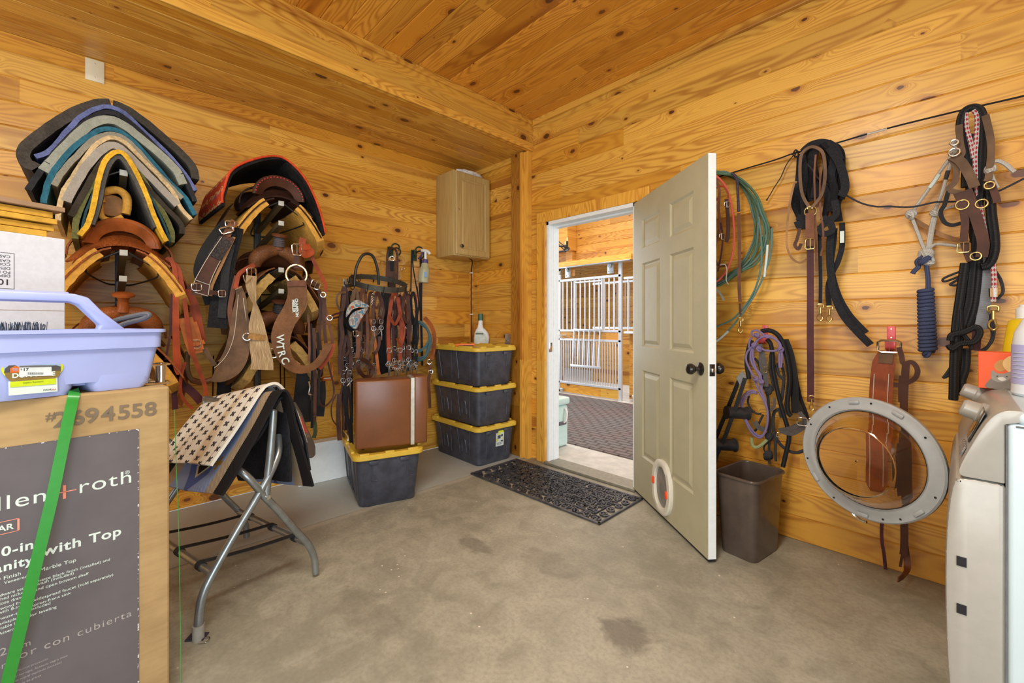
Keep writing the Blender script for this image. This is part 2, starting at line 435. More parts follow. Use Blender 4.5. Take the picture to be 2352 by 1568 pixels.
DX0, DX1, DH = 1.035, 1.885, 2.062        # doorway

b = MB(); planks(b, 'y', [(Y0, 5.0, 0, HS)], lambda a, c, d: (-d, a, c)); b.box((-.12, Y0, 0), (-.006, 5.12, H))
struct('wall_left', b, M_wallL, smooth=False)
b = MB(); planks(b, 'x', [(0, X1, DH, H), (0, DX0, 0, DH), (DX1, X1, 0, DH)], lambda a, c, d: (a, 5.0 + d, c))
for q in [((0, 5.006, DH), (X1, 5.12, H)), ((0, 5.006, 0), (DX0, 5.12, DH)), ((DX1, 5.006, 0), (X1, 5.12, DH))]: b.box(*q)
struct('wall_right', b, M_wallR, smooth=False)
b = MB(); planks(b, 'x', [(BX - .02, X1, Y0, 5.0)], lambda a, c, d: (a, c, H + d)); b.box((BX, Y0, H + .006), (X1, 5.12, H + .1))
struct('ceiling', b, M_ceil, smooth=False)
b = MB(); planks(b, 'y', [(Y0, 5.0, 0, BX)], lambda a, c, d: (c, a, HS + d), pw=.1239); b.box((0, Y0, HS + .006), (BX - .02, 5.0, HS + .06))
struct('soffit_underside', b, M_soff, smooth=False)
b = MB(); planks(b, 'y', [(Y0, 5.0, HS - .012, H - .03)], lambda a, c, d: (BX - d, a, c), pw=.0899, off=.002)
b.box((BX - .03, Y0, HS - .012), (BX - .006, 5.0, H)); b.box((BX, Y0, H - .045), (BX + .02, 5.0, H), bev=.004); b.box((BX, Y0, HS - .014), (BX + .012, 5.0, HS + .022), bev=.003)
struct('beam', b, M_beam, smooth=False)
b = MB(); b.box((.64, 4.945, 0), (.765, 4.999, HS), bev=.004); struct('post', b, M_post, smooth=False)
b = MB(); b.box((.765, 4.93, 0), (.80, 4.999, HS - .012), bev=.003); b.box((.80, 4.948, 0), (.852, 4.999, HS - .012), bev=.003); struct('trim_1', b, M_trim, smooth=False)
b = MB(); b.box((0, 4.97, 0), (.028, 4.999, HS), bev=.002); struct('trim_2', b, M_trim, smooth=False)
b = MB(); b.box((0, 4.972, HS - .05), (.76, 4.999, HS), bev=.003); struct('trim_3', b, M_trimh, smooth=False)
b = MB(); b.box((BX, 4.975, H - .05), (X1, 4.999, H), bev=.004); struct('trim_4', b, M_trimh, smooth=False)
# back and side walls closing the room, with the openings the daylight enters by
b = MB(); planks(b, 'y', [(Y0, 0, 0, H), (2.45, 5.0, 0, H), (0, 2.45, 2.25, H)], lambda a, c, d: (X1 + d, a, c)); struct('wall_east', b, M_wallL, smooth=False)
b = MB(); planks(b, 'x', [(0, 1.2, 0, H), (5.2, X1, 0, H), (1.2, 5.2, 2.45, H), (1.2, 5.2, 0, .8)], lambda a, c, d: (a, Y0 - d, c)); struct('wall_back', b, M_wallR, smooth=False)

# concrete floor
s = NT('concrete_floor'); v, P = s.pos()
n1 = s.noise(v, 1.3, 5, .6); n2 = s.noise(v, 7.0, 6, .65, .6); n3 = s.noise(v, 60.0, 3, .6)
k = s.math('ADD', s.math('MULTIPLY', n1, .5), s.math('MULTIPLY', n2, .5))
base = s.mix(s.ramp01(k, .36, .64), srgb(138, 134, 118), srgb(172, 166, 148))
base = s.mix(s.math('MULTIPLY', s.ramp01(n3, .35, .75), .35), base, srgb(120, 110, 96))
def blot(x, y, rx, ry, amt, col):
    global base
    dx = s.math('DIVIDE', s.math('SUBTRACT', P[0], x), rx); dy = s.math('DIVIDE', s.math('SUBTRACT', P[1], y), ry)
    q = s.math('ADD', s.math('SQRT', s.math('ADD', s.math('MULTIPLY', dx, dx), s.math('MULTIPLY', dy, dy))), s.math('MULTIPLY', s.math('SUBTRACT', n2, .5), 1.6))
    base = s.mix(s.math('MULTIPLY', s.math('SUBTRACT', 1.0, s.ramp01(q, .55, 1.1)), amt), base, col)
for (px, py, rx, ry, am) in [(1440, 1460, .13, .09, .6), (1090, 1250, .14, .07, .45), (1550, 1170, .07, .12, .4), (1260, 1290, .2, .1, .2), (850, 1400, .25, .1, .2)]:
    q = AZ(px, py, 0); blot(q.x, q.y, rx, ry, am, srgb(84, 74, 66))
# chipped pale grout along the slab joint
jd = s.math('ABSOLUTE', s.math('SUBTRACT', s.math('SUBTRACT', P[0], .83), s.math('MULTIPLY', s.math('SUBTRACT', n2, .5), .05)))
base = s.mix(s.math('MULTIPLY', s.math('SUBTRACT', 1.0, s.ramp01(jd, .01, .05)), .4), base, srgb(205, 198, 184))
alc = s.math('SUBTRACT', 1.0, s.ramp01(P[0], .800, .806))
base = s.mix(s.math('MULTIPLY', alc, .7), base, srgb(186, 190, 188))
sp = s.n('ShaderNodeTexVoronoi'); s.put(sp.inputs['Vector'], v); sp.inputs['Scale'].default_value = 16
spk = s.math('MULTIPLY', s.math('LESS_THAN', sp.outputs['Distance'], .07), s.math('GREATER_THAN', s.noise(v, 2.3, 1, .5), .56))
base = s.mix(spk, base, srgb(215, 205, 190))
s.out(base, s.math('ADD', .38, s.math('MULTIPLY', n2, .3)), 0, .4); s.bump(n3, .12, .002); M_floor = s.m
b = MB(); b.add([(.815, Y0, 0), (X1, Y0, 0), (X1, 5.12, 0), (.815, 5.12, 0)], [[0, 1, 2, 3]]); b.add([(0, Y0, 0), (.805, Y0, 0), (.805, 5.12, 0), (0, 5.12, 0)], [[0, 1, 2, 3]])
b.add([(.805, Y0, 0), (.805, Y0, -.01), (.805, 5.12, -.01), (.805, 5.12, 0), (.815, Y0, 0), (.815, Y0, -.01), (.815, 5.12, -.01), (.815, 5.12, 0)], [[0, 1, 2, 3], [1, 5, 6, 2], [5, 4, 7, 6]])
struct('floor', b, M_floor, smooth=False)

# door frame
b = MB()
b.box((.925, 4.978, 0), (1.03, 5.0, DH - .001), bev=.004); b.box((1.0, 4.966, 0), (1.034, 5.0, DH - .002), bev=.004)
b.box((.925, 4.978, DH + .0), (1.99, 5.0, DH + .09), bev=.004)
struct('trim_5', b, M_trim, smooth=False)
b = MB()
b.box((1.035, 4.985, 0), (1.06, 5.115, DH), bev=.002); b.box((1.06, 5.05, 0), (1.068, 5.112, DH - .02), bev=.002)
b.box((1.86, 4.985, 0), (1.885, 5.115, DH), bev=.002)
b.box((1.035, 4.985, DH - .03), (1.885, 5.115, DH), bev=.002); b.box((1.06, 5.06, DH - .045), (1.86, 5.115, DH - .03), bev=.002)
struct('door_frame', b, M_white, smooth=False)
b = MB(); b.box((1.03, 4.95, 0), (1.89, 5.115, .022), bev=.006); struct('door_threshold', b, plain('threshold_metal', srgb(140, 136, 122), .5, .4), smooth=False)
b = MB(); b.box((1.052, 4.99, .95), (1.064, 5.03, 1.03), bev=.002); o = b.make('strike_plate', M_chrome); tag(o, 'small metal strike plate on the white door jamb', 'strike plate')

# open door leaf, six raised panels
DW, DHT, DT = 0.925, 2.03, 0.045
HIN = Vector((1.875, 4.975, 0.018)); dvec = Vector((2.575 - 1.86, 4.455 - 5.0, 0)).normalized()
dn = Vector((-dvec.y, dvec.x, 0))     # towards the wall side
nf = -dn                                # visible face looks back to the room
door = MB()
def dpt(u, z, d): return HIN + dvec * u + Vector((0, 0, z)) + dn * d
PU = [(.135, .40), (.53, .79)]; PZ = [(.22, .90), (1.03, 1.60), (1.71, 1.93)]
# read panel heights from the photo
PZ = [(.27, .86), (1.02, 1.585), (1.685, 1.885)]
def panel_side(d0, sgn):
    us = [0, PU[0][0], PU[0][1], PU[1][0], PU[1][1], DW]; zs = [0] + [q for p in PZ for q in p] + [DHT]
    for i in range(5):
        for j in range(len(zs) - 1):
            hole = i in (1, 3) and j in (1, 3, 5)
            u0, u1, z0, z1 = us[i], us[i + 1], zs[j], zs[j + 1]
            if not hole:
                door.add([dpt(u0, z0, d0), dpt(u1, z0, d0), dpt(u1, z1, d0), dpt(u0, z1, d0)], [[0, 1, 2, 3]]); continue
            rings = [(0, 0), (.012, .009), (.022, .009), (.045, .001), ]
            pts = []
            for ins, dd in rings:
                for (u, z) in ((u0 + ins, z0 + ins), (u1 - ins, z0 + ins), (u1 - ins, z1 - ins), (u0 + ins, z1 - ins)): pts.append(dpt(u, z, d0 + sgn * dd))
            fs = [[r * 4 + k, r * 4 + (k + 1) % 4, r * 4 + 4 + (k + 1) % 4, r * 4 + 4 + k] for r in range(3) for k in range(4)] + [[12, 13, 14, 15]]
            door.add(pts, fs)
panel_side(0, 1); panel_side(DT, -1)
for (u0, u1, z0, z1) in ((0, DW, 0, 0), (0, DW, DHT, DHT), (0, 0, 0, DHT), (DW, DW, 0, DHT)):
    if z0 == z1: door.add([dpt(u0, z0, 0), dpt(u1, z0, 0), dpt(u1, z0, DT), dpt(u0, z0, DT)], [[0, 1, 2, 3]])
    else: door.add([dpt(u0, z0, 0), dpt(u0, z1, 0), dpt(u0, z1, DT), dpt(u0, z0, DT)], [[0, 1, 2, 3]])
dr = thing('door_1', '', 'door', HIN); del dr['label'], dr['category']; dr['kind'] = 'structure'
door.make('leaf', M_doorp, dr, smooth=False)
b = MB()
b.add([dpt(DW + .001, 0, .002), dpt(DW + .001, DHT, .002), dpt(DW + .001, DHT, DT - .002), dpt(DW + .001, 0, DT - .002)], [[0, 1, 2, 3]])
b.make('edge_strip', M_white, dr, smooth=False)
b = MB(); b.box((0, -.035, 0), (DW, 0, .012), Matrix.Identity(4)); b = MB()
b.add([dpt(0.01, -.012, .004), dpt(DW, -.012, .004), dpt(DW, -.012, DT - .004), dpt(.01, -.012, DT - .004), dpt(0.01, 0, .004), dpt(DW, 0, .004), dpt(DW, 0, DT - .004), dpt(.01, 0, DT - .004)], [[0, 1, 2, 3], [0, 1, 5, 4], [3, 2, 6, 7], [1, 2, 6, 5], [0, 3, 7, 4]])
b.make('bottom_seal', M_black, dr, smooth=False)
kz = .945
for sg, d0 in ((-1, 0), (1, DT)):
    prof = [(.033, 0), (.034, .004), (.028, .008), (.013, .012), (.011, .030), (.020, .036), (.028, .048), (.029, .058), (.024, .070), (.010, .076), (0, .077)]
    MB().lathe(prof, dpt(DW - .065, kz, d0), dn * sg).make('door_knob', M_bronze, dr)
b = MB(); b.box((-.014, -.030, -.001), (.014, .030, .003), frame(dpt(DW, kz, DT / 2), dn, (0, 0, 1)), bev=.001); b.make('latch_plate', M_bronze, dr)
b = MB(); b.box((-.008, -.010, 0), (.008, .010, .016), frame(dpt(DW, kz, DT / 2), dn, (0, 0, 1)), bev=.002); b.make('latch_bolt', M_chrome, dr)
# pet door: rounded frame, grey flap, two orange sliders
pc = (.448, .182)
def pet(u, z, d): return dpt(pc[0] + u, pc[1] + z, -d)
def oval(a, h, n=40, ex=3.0, top=.0):
    o = []
    for k in range(n):
        t = 6.2832 * k / n; c, q = math.cos(t), math.sin(t)
        e = ex if q < 0 else 2.2
        o.append((a * math.copysign(abs(c) ** (2 / e), c), h * math.copysign(abs(q) ** (2 / e), q)))
    return o
b = MB(); O = oval(.122, .165, ex=2.3); Iq = oval(.082, .122, ex=2.4); n = 40; vs = []
for (sc, pts, d) in ((1, O, 0), (1, O, .016), (.95, O, .022), (1.06, Iq, .022), (1, Iq, .016), (1, Iq, .0)):
    vs += [pet(p[0] * sc, p[1] * sc, d) for p in pts]
b.add(vs, [[r * n + k, r * n + (k + 1) % n, (r + 1) * n + (k + 1) % n, (r + 1) * n + k] for r in range(5) for k in range(n)])
b.make('pet_door_frame', plain('ivory_plastic', srgb(214, 208, 192), .4, var=.05), dr)
b = MB(); b.add([pet(p[0], p[1], .004) for p in Iq], [list(range(n))]); b.make('pet_door_flap', plain('smoky_flap', srgb(128, 124, 118), .3, var=.2, scale=18), dr, smooth=False)
for sx_ in (-1, 1):
    b = MB(); b.box((-.008, -.022, .0), (.008, .022, .014), frame(pet(sx_ * .088, -.015 * sx_, .018), dvec, (0, 0, 1)), bev=.004); b.make('orange_slider', plain('orange_plastic', srgb(240, 74, 20), .4), dr)

# blank cover plate, wall left
p = AX(218, 163, 0.0)
b = MB(); b.box((0, p.y - .04, p.z - .063), (.006, p.y + .04, p.z + .063), bev=.002); t = thing('cover_plate', 'blank ivory cover plate high on the left board wall', 'cover plate', (0, p.y, p.z)); b.make('plate', plain('ivory', srgb(232, 222, 190), .4, var=.02), t)
for dz in (-.04, .04): MB().lathe([(.003, 0), (.003, .0015), (0, .002)], (.006, p.y, p.z + dz), (1, 0, 0), 10).make('screw', M_chrome, t)
# ================================================================= barn aisle beyond the doorway
s = NT('rubber_pavers'); v, P = s.pos()
bk = s.n('ShaderNodeTexBrick'); mp = s.n('ShaderNodeMapping'); s.put(mp.inputs[0], v); s.t.links.new(mp.outputs[0], bk.inputs[0]); bk.inputs['Scale'].default_value = 1.0
bk.inputs['Brick Width'].default_value = .16; bk.inputs['Row Height'].default_value = .075; bk.inputs['Mortar Size'].default_value = .012
n = s.noise(v, 2.2, 4, .6)
base = s.mix(s.ramp01(n, .40, .62), srgb(108, 106, 106), srgb(116, 102, 100)); base = s.mix(bk.outputs['Fac'], base, srgb(70, 60, 60)); s.out(base, .75); s.bump(bk.outputs['Fac'], .5, .004)
s.n('ShaderNodeValue')
M_pav = s.m
b = MB(); b.box((-4.2, 5.59, -.10), (6, 7.86, .012)); struct('aisle_pavers', b, M_pav, smooth=False)
M_conc = plain('pale_concrete', srgb(196, 194, 188), .6, var=.12, scale=9)
b = MB(); b.box((-4.2, 5.12, -.10), (6, 5.588, 0.0)); b.box((-4.2, 7.862, -.10), (6, 12, 0.0)); struct('aisle_concrete', b, M_conc, smooth=False)
YS = 8.0
# stall front boards, partition and the wall above
b = MB(); planks(b, 'x', [(-4.2, 6, 2.14, 3.6), (-0.02, 6, .03, 1.05), (-4.2, -1.36, .03, 1.05)], lambda a, c, d: (a, YS + .10 + d, c)); b.box((-4.2, YS + .106, 2.14), (6, YS + .16, 3.6)); b.box((-.02, YS + .106, .03), (6, YS + .16, 1.05)); b.box((-4.2, YS + .106, .03), (-1.36, YS + .16, 1.05))
struct('wall_barn', b, M_barn, smooth=False)
b = MB(); planks(b, 'x', [(-4.2, 6, 0, 3.6)], lambda a, c, d: (a, 11.2 + d, c)); struct('wall_stall_back', b, M_barn, smooth=False)
b = MB(); b.box((-4.2, 5.12, 3.6), (6, 11.3, 3.7)); struct('ceiling_barn', b, M_barn, smooth=False)
b = MB(); b.box((-1.75, 5.16, 2.45), (-.75, 6.2, 2.75), bev=.004) if False else b.box((-1.9, YS - .16, 2.42), (-1.02, YS + .09, 2.95), bev=.004)
b.box((-1.20, YS + .02, 2.0), (-1.06, YS + .095, 2.42), bev=.004); struct('beam_barn', b, M_barn, smooth=False)
# sliding door track and its two hangers
t = thing('door_track', 'long wooden header carrying the sliding stall door track', 'door track', (-.6, YS, 2.2))
q0, q1 = AY(1280, 614, YS - .05), AY(1452, 580, YS - .05)
b = MB(); b.box((-2.0, YS - .13, 2.14), (.14, YS + .09, 2.225), bev=.004); b.make('header', M_trimh, t, smooth=False)
b = MB(); b.box((-2.0, YS - .13, 2.122), (.12, YS - .03, 2.140), bev=.003); b.make('rail', M_galv, t)
for px in (1306, 1404):
    q = AY(px, 610, YS - .02)
    h = thing('roller_hanger', 'metal roller hanger on the track, %s' % ('left one above the stall latch' if px < 1350 else 'right one near the stall door corner'), 'roller hanger', (q.x, YS - .03, 2.0)); h['group'] = 'roller hangers of the stall door'
    b = MB(); b.box((q.x - .055, YS - .045, 1.965), (q.x + .055, YS - .035, 2.12), bev=.003); b.make('plate', M_galv, h)
    b = MB(); b.lathe([(.03, 0), (.03, .02), (.012, .022), (.012, .03)], (q.x, YS - .05, 2.09), (0, -1, 0), 16); b.make('wheel', M_chrome, h)
    for dx in (-.03, .03): MB().lathe([(.01, 0), (.01, .008), (0, .009)], (q.x + dx, YS - .045, 2.0), (0, -1, 0), 8).make('bolt', M_chrome, h)
# stall door
XA, XB = -1.335, -.095
t = thing('stall_door', 'white metal sliding stall door with upright bars and feed gate', 'stall door', (XA, YS, 0))
def fr(name, x0, x1, z0, z1, y0=YS - .02, y1=YS + .02, m=None): MB().box((x0, y0, z0), (x1, y1, z1), bev=.003).make(name, m or M_alu, t, smooth=False)
fr('stile', XA, XA + .035, .05, 2.03); fr('stile', XB - .045, XB + .01, .0, 2.16)
fr('rail', XA, XB, 1.905, 1.945); fr('rail', XA, XB, 1.05, 1.085); fr('rail', XA, XB, .90, .935); fr('rail', XA, XB, .165, .20)
MB().box((XA + .03, YS - .012, .93), (XB - .03, YS + .012, 1.055)).make('mid_board', M_barn, t, smooth=False)
MB().box((XA + .03, YS - .012, .02), (XB - .03, YS + .012, .17)).make('kick_board', pine('pine_kick_board', 0, 2, w=4, seed=2, tint=(1, 1.05, .9)), t, smooth=False)
k = 0; x = XA + .09
while x < XB - .05: MB().cyl((x, YS, 1.08), (x, YS, 1.91), .011, 8).make('bar', M_alu, t); x += .093
x = XA + .06
while x < XB - .05: MB().cyl((x, YS, .2), (x, YS, .905), .010, 8).make('bar', M_alu, t); x += .049
# feed gate hanging open in front
gx0, gx1 = -.99, -.44
b = MB()
MB().box((gx0, YS - .055, 1.07), (gx1, YS - .03, 1.10), bev=.003).make('feed_gate_rail', M_alu, t); MB().box((gx0 - .02, YS - .10, .47), (gx1 + .02, YS - .07, .51), bev=.003).make('feed_gate_rail', M_alu, t)
for i in range(6):
    x = gx0 + .02 + i * (gx1 - gx0 - .04) / 5; MB().cyl((x, YS - .04, 1.07), (x, YS - .085, .50), .011, 8).make('feed_gate_bar', M_alu, t)
fr('window_stile', gx0 - .01, gx0 + .012, 1.08, 1.9); fr('window_stile', gx1 - .012, gx1 + .01, 1.08, 1.9); fr('window_rail', gx0, gx1, 1.86, 1.885)
b = MB(); b.tube([(XA - .03, YS - .04, .99), (XA + .1, YS - .04, .985), (XA + .2, YS - .04, .99)], .007); b.tube([(XA + .08, YS - .04, .99), (XA + .1, YS - .05, .93), (XA + .14, YS - .04, .93)], .006); b.make('latch', M_galv, t)
MB().box((XA + .07, YS - .05, .03), (XA + .13, YS - .015, .08), bev=.006).make('stay_roller', M_galv, t)
# grille right of the door
t = thing('stall_grille', 'white barred grille on boards right of the stall door', 'grille', (0, YS, 1.05))
MB().box((-.045, YS - .02, 1.86), (1.6, YS + .02, 1.895), bev=.003).make('rail', M_alu, t); MB().box((-.045, YS - .02, 1.035), (1.6, YS + .10, 1.07), bev=.003).make('rail', M_alu, t)
for i in range(14): MB().cyl((.02 + i * .105, YS, 1.06), (.02 + i * .105, YS, 1.87), .011, 8).make('bar', M_alu, t)
# post and grille at far left, stall interior grille
t = thing('stall_post', 'dark stall post left of the sliding door', 'post', (-1.44, YS, 0)); MB().box((-1.50, YS - .02, 0), (-1.375, YS + .1, 2.2), bev=.004).make('shaft', M_bronze, t)
t = thing('inner_grille', 'barred partition grille deep inside the stall', 'grille', (-.9, 9.6, 1.1))
MB().box((-1.75, 9.58, 1.08), (-.35, 9.62, 1.12)).make('rail', M_galv, t); MB().box((-1.75, 9.58, 1.98), (-.35, 9.62, 2.02)).make('rail', M_galv, t); MB().box((-1.75, 9.55, 0), (-.35, 9.6, 1.08)).make('boards', M_barn, t)
for i in range(16): MB().cyl((-1.72 + i * .09, 9.6, 1.1), (-1.72 + i * .09, 9.6, 2.0), .010, 8).make('bar', M_galv, t)
b = MB(); b.box((.12, YS - .06, .04), (.62, YS - .01, .13), bev=.01); t = thing('door_guide', 'galvanised floor guide at the foot of the stall boards', 'door guide', (.3, YS, .04)); b.make('channel', M_galv, t); MB().cyl((.2, YS - .07, .085), (.2, YS - .01, .085), .02).make('roller', M_chrome, t)
# cooler
t = thing('cooler', 'pale mint cooler chest standing outside the doorway', 'cooler', (.62, 5.55, 0))
M_mint = plain('mint_plastic', srgb(206, 232, 226), .35, var=.03)
MB().box((.32, 5.19, 0.0), (.83, 5.55, .40), bev=.035, seg=4).make('body', M_mint, t)
MB().box((.31, 5.18, .405), (.84, 5.56, .475), bev=.018, seg=3).make('lid', M_mint, t)
MB().tube([(.84, 5.48, .37), (.86, 5.48, .34), (.86, 5.47, .27), (.84, 5.46, .24)], .011).make('latch', M_white, t)
MB().box((.83, 5.32, .215), (.842, 5.50, .25), bev=.004).make('label_strip', plain('grey_strip', (.12, .12, .13), .5), t)
MB().lathe([(.014, 0), (.014, .01), (.006, .012), (0, .013)], (.83, 5.36, .06), (1, 0, 0), 14).make('drain_plug', M_white, t)
# chandelier
q = Vector((-.62, 6.9, 2.33)); q = AY(1262, 572, 6.6)
t = thing('chandelier', 'black ring chandelier with candle lamps in the barn aisle', 'chandelier', (q.x, 6.6, q.z))
MB().torus((q.x, 6.6, q.z), (0, 0, 1), .26, .013, 40).make('ring', M_blackiron, t)
for i in range(6):
    a = i * 1.0472 + .25; c = Vector((q.x + .26 * math.cos(a), 6.6 + .26 * math.sin(a), q.z))
    MB().cyl(c - Vector((0, 0, .02)), c + Vector((0, 0, .08)), .014).make('candle_cup', M_blackiron, t)
    MB().cyl(c + Vector((0, 0, .08)), c + Vector((0, 0, .13)), .008).make('bulb', plain('frosted_bulb%d' % i, srgb(235, 215, 170), .3), t)
    MB().tube([c, Vector((q.x + .13 * math.cos(a), 6.6 + .13 * math.sin(a), q.z + .10)), Vector((q.x, 6.6, q.z + .32))], .007).make('arm', M_blackiron, t)
MB().cyl((q.x, 6.6, q.z + .3), (q.x, 6.6, 3.6), .008).make('chain', M_blackiron, t)
# ================================================================= bins, cabinet, mat, suitcase, waste basket
def rrect(hx, hy, r, n=5):
    o = []
    for cx, cy, a0 in ((hx - r, hy - r, 0), (-hx + r, hy - r, 90), (-hx + r, -hy + r, 180), (hx - r, -hy + r, 270)):
        for k in range(n + 1):
            a = R(a0 + 90 * k / n); o.append((cx + r * math.cos(a), cy + r * math.sin(a)))
    return o
def loft(mb, rings, M=None, cap0=True, cap1=True):
    n = len(rings[0]); vs = [(M @ Vector(p) if M else Vector(p)) for g in rings for p in g]
    fs = [[r * n + k, r * n + (k + 1) % n, (r + 1) * n + (k + 1) % n, (r + 1) * n + k] for r in range(len(rings) - 1) for k in range(n)]
    if cap0: fs.append(list(range(n))[::-1])
    if cap1: fs.append([(len(rings) - 1) * n + k for k in range(n)])
    return mb.add(vs, fs)
M_bin = plain('charcoal_bin_plastic', srgb(66, 69, 80), .42, var=.25, scale=14)
M_lid = plain('yellow_lid_plastic', srgb(222, 186, 66), .42, var=.05)
def make_bin(loc, rz, h, label, group, style=0):
    t = thing('storage_bin', label, 'storage bin', loc, group); M = Matrix.Translation(loc) @ Matrix.Rotation(rz, 4, 'Z')
    b = MB(); lo, hi = (.315, .185), (.340, .210); L = h - .035
    loft(b, [[(x, y, z) for x, y in rrect(*wh, .045)] for wh, z in (((lo[0] - .01, lo[1] - .01), 0), (lo, .012), (hi, L), (hi, h - .02))], M)
    b.make('body', M_bin, t)
    def side(u, z, out):            # long side facing -y
        k = z / L; return M @ Vector((u * (lo[0] + (hi[0] - lo[0]) * k) / hi[0], -(lo[1] + (hi[1] - lo[1]) * k) - out, z))
    def end(u, z, out):
        k = z / L; return M @ Vector((lo[0] + (hi[0] - lo[0]) * k + out, u, z))
    for c in ((-.14), (.14)):
        b = MB()
        if style == 0:
            b.tube([side(c - .09, L - .01, .0), side(c - .07, .06, 0)], .0055, 6, sub=1); b.tube([side(c + .09, L - .01, .0), side(c + .075, .06, 0)], .0055, 6, sub=1)
            b.tube([side(c - .035, .09, 0), side(c - .025, L * .62, 0), side(c, L * .68, 0), side(c + .022, L * .62, 0), side(c + .03, .09, 0)], .007, 6, sub=3)
        else:
            b.tube([side(c - .10, L - .01, 0), side(c - .085, .05, 0), side(c + .085, .05, 0), side(c + .10, L - .01, 0)], .006, 6, sub=1)
        b.make('rib', M_bin, t)
    for u in (-.11, .12):
        zz = .07 if style == 0 else L * .55
        MB().tube([end(u, L - .01, 0), end(u, zz, 0), end(u + .035, zz, 0)], .0055, 6, sub=1).make('rib', M_bin, t)
    b = MB()
    for u in (-.10, .10): MB().box((-.03, -.012, 0), (.03, .012, .008), frame(end(u, L - .02, .004), M.to_3x3() @ Vector((0, 1, 0)), (0, 0, 1)), bev=.003).make('latch_tab', M_bin, t)
    b = MB(); q = (.362, .232)
    loft(b, [[(x, y, z) for x, y in rrect(a, c, r)] for a, c, r, z in ((q[0] - .004, q[1] - .004, .05, h - .034), (q[0], q[1], .052, h - .030), (q[0], q[1], .052, h - .006), (q[0] - .006, q[1] - .006, .05, h), (q[0] - .045, q[1] - .045, .035, h), (q[0] - .052, q[1] - .052, .03, h - .016))], M)
    for sx in (-1, 1):
        for u0, u1 in ((-.19, -.13), (-.03, .03), (.12, .19)): b.box((sx * .349 - .012, u0, h - .004), (sx * .349 + .010, u1, h + .011), M, bev=.003)
        for u0, u1 in ((-.31, -.24), (-.18, .02), (.09, .27)): b.box((u0, sx * .219 - .012, h - .004), (u1, sx * .219 + .010, h + .011), M, bev=.003)
    b.make('lid', M_lid, t)
    return t, M, end
bins = 'charcoal bins with yellow lids stacked in the corner'
c0 = Vector((.405, 4.69, 0))
t1, Mb1, e1 = make_bin(c0, R(-1.5), .330, 'charcoal bin with yellow lid and a printed sticker, bottom of the corner stack', bins)
make_bin(c0 + Vector((.0, 0, .331)), R(-1.5), .330, 'charcoal bin with yellow lid, middle one of the three in the corner stack', bins)
make_bin(c0 + Vector((-.005, 0, .662)), R(-1.2), .330, 'charcoal dusty bin with yellow lid, top of the corner stack under a bottle', bins, 1)
q = e1(.035, .205, .0015); d = Mb1.to_3x3()
Mx = frame(q, d @ Vector((0, 1, 0)), (0.06, 0, 1))
b = MB(); b.box((-.045, -.065, 0), (.045, .05, .001), Mx); o = b.make('sticker', plain('sticker_paper', srgb(205, 214, 212), .5), t1, smooth=False)
b = MB(); b.box((-.02, .05, 0), (.045, .068, .0012), Mx); b.box((-.03, .035, .0005), (.005, .045, .0016), Mx); b.box((-.045, -.02, .0005), (-.025, .0, .0016), Mx); b.box((.02, -.01, .0005), (.03, .005, .0016), Mx); b.make('sticker_yellow', plain('sticker_yellow', srgb(216, 220, 30), .5), t1, smooth=False)
b = MB()
for x, y, w_, h_ in ((-.028, .0, .035, .028), (-.03, -.04, .05, .004), (-.03, -.05, .05, .004), (.012, .015, .02, .018), (.01, -.03, .025, .012)): b.box((x, y, .0006), (x + w_, y + h_, .0017), Mx)
b.make('sticker_print', plain('sticker_ink', (.05, .06, .08), .5), t1, smooth=False)

# single bin under the suitcase
Ab = Vector((.80, 3.427, 0)); Bb = Vector((.905, 3.80, 0)); yb = (Bb - Ab).normalized(); xb = Vector((yb.y, -yb.x, 0)); rzb = math.atan2(xb.y, xb.x)
cb = (Ab + Bb) / 2 - xb * .315
t4, Mb4, e4 = make_bin(cb, rzb, .350, 'black bin with yellow lid standing alone under the brown suitcase', None, 1)

# brown suitcase standing on it
pA, pB = AZ(816, 1036, .372), AZ(956, 1021, .372)
sx_ = (pB - pA).normalized(); sn = Vector((sx_.y, -sx_.x, 0)); tilt = (Vector((0, 0, 1)) + sx_ * -.06 + sn * .02).normalized()
top = AP(803, 876, pA, sn); hh = top.z - pA.z; W = (pB - pA).length
M_case = plain('tan_suitcase_vinyl', srgb(124, 76, 44), .30, var=.10, scale=6)
t = thing('suitcase', 'brown hard suitcase with pale metal trim standing on the yellow lidded bin', 'suitcase', pA)
fM = frame(pA, sx_, tilt)           # x along face, y up, z outwards
b = MB(); b.box((-.0, .004, -.15), (W - .035, hh, .0), fM, bev=.014, seg=3); b.make('front_shell', M_case, t)
b = MB(); b.box((W - .012, .002, -.17), (W + .080, hh + .012, -.015), fM, bev=.012, seg=3); b.make('back_shell', M_case, t)
b = MB(); b.box((W - .037, .002, -.155), (W - .010, hh + .006, -.002), fM, bev=.003); b.make('metal_trim', plain('satin_trim', srgb(214, 210, 196), .3, .6), t, smooth=False)
b = MB(); b.box((W + .079, hh * .78, -.12), (W + .085, hh * .90, -.09), fM, bev=.002); b.make('clasp', M_chrome, t)
for u in (.05, W - .02): MB().lathe([(.012, 0), (.009, .010), (0, .011)], fM @ Vector((u, .006, -.03)), -tilt, 12).make('foot', M_black, t)

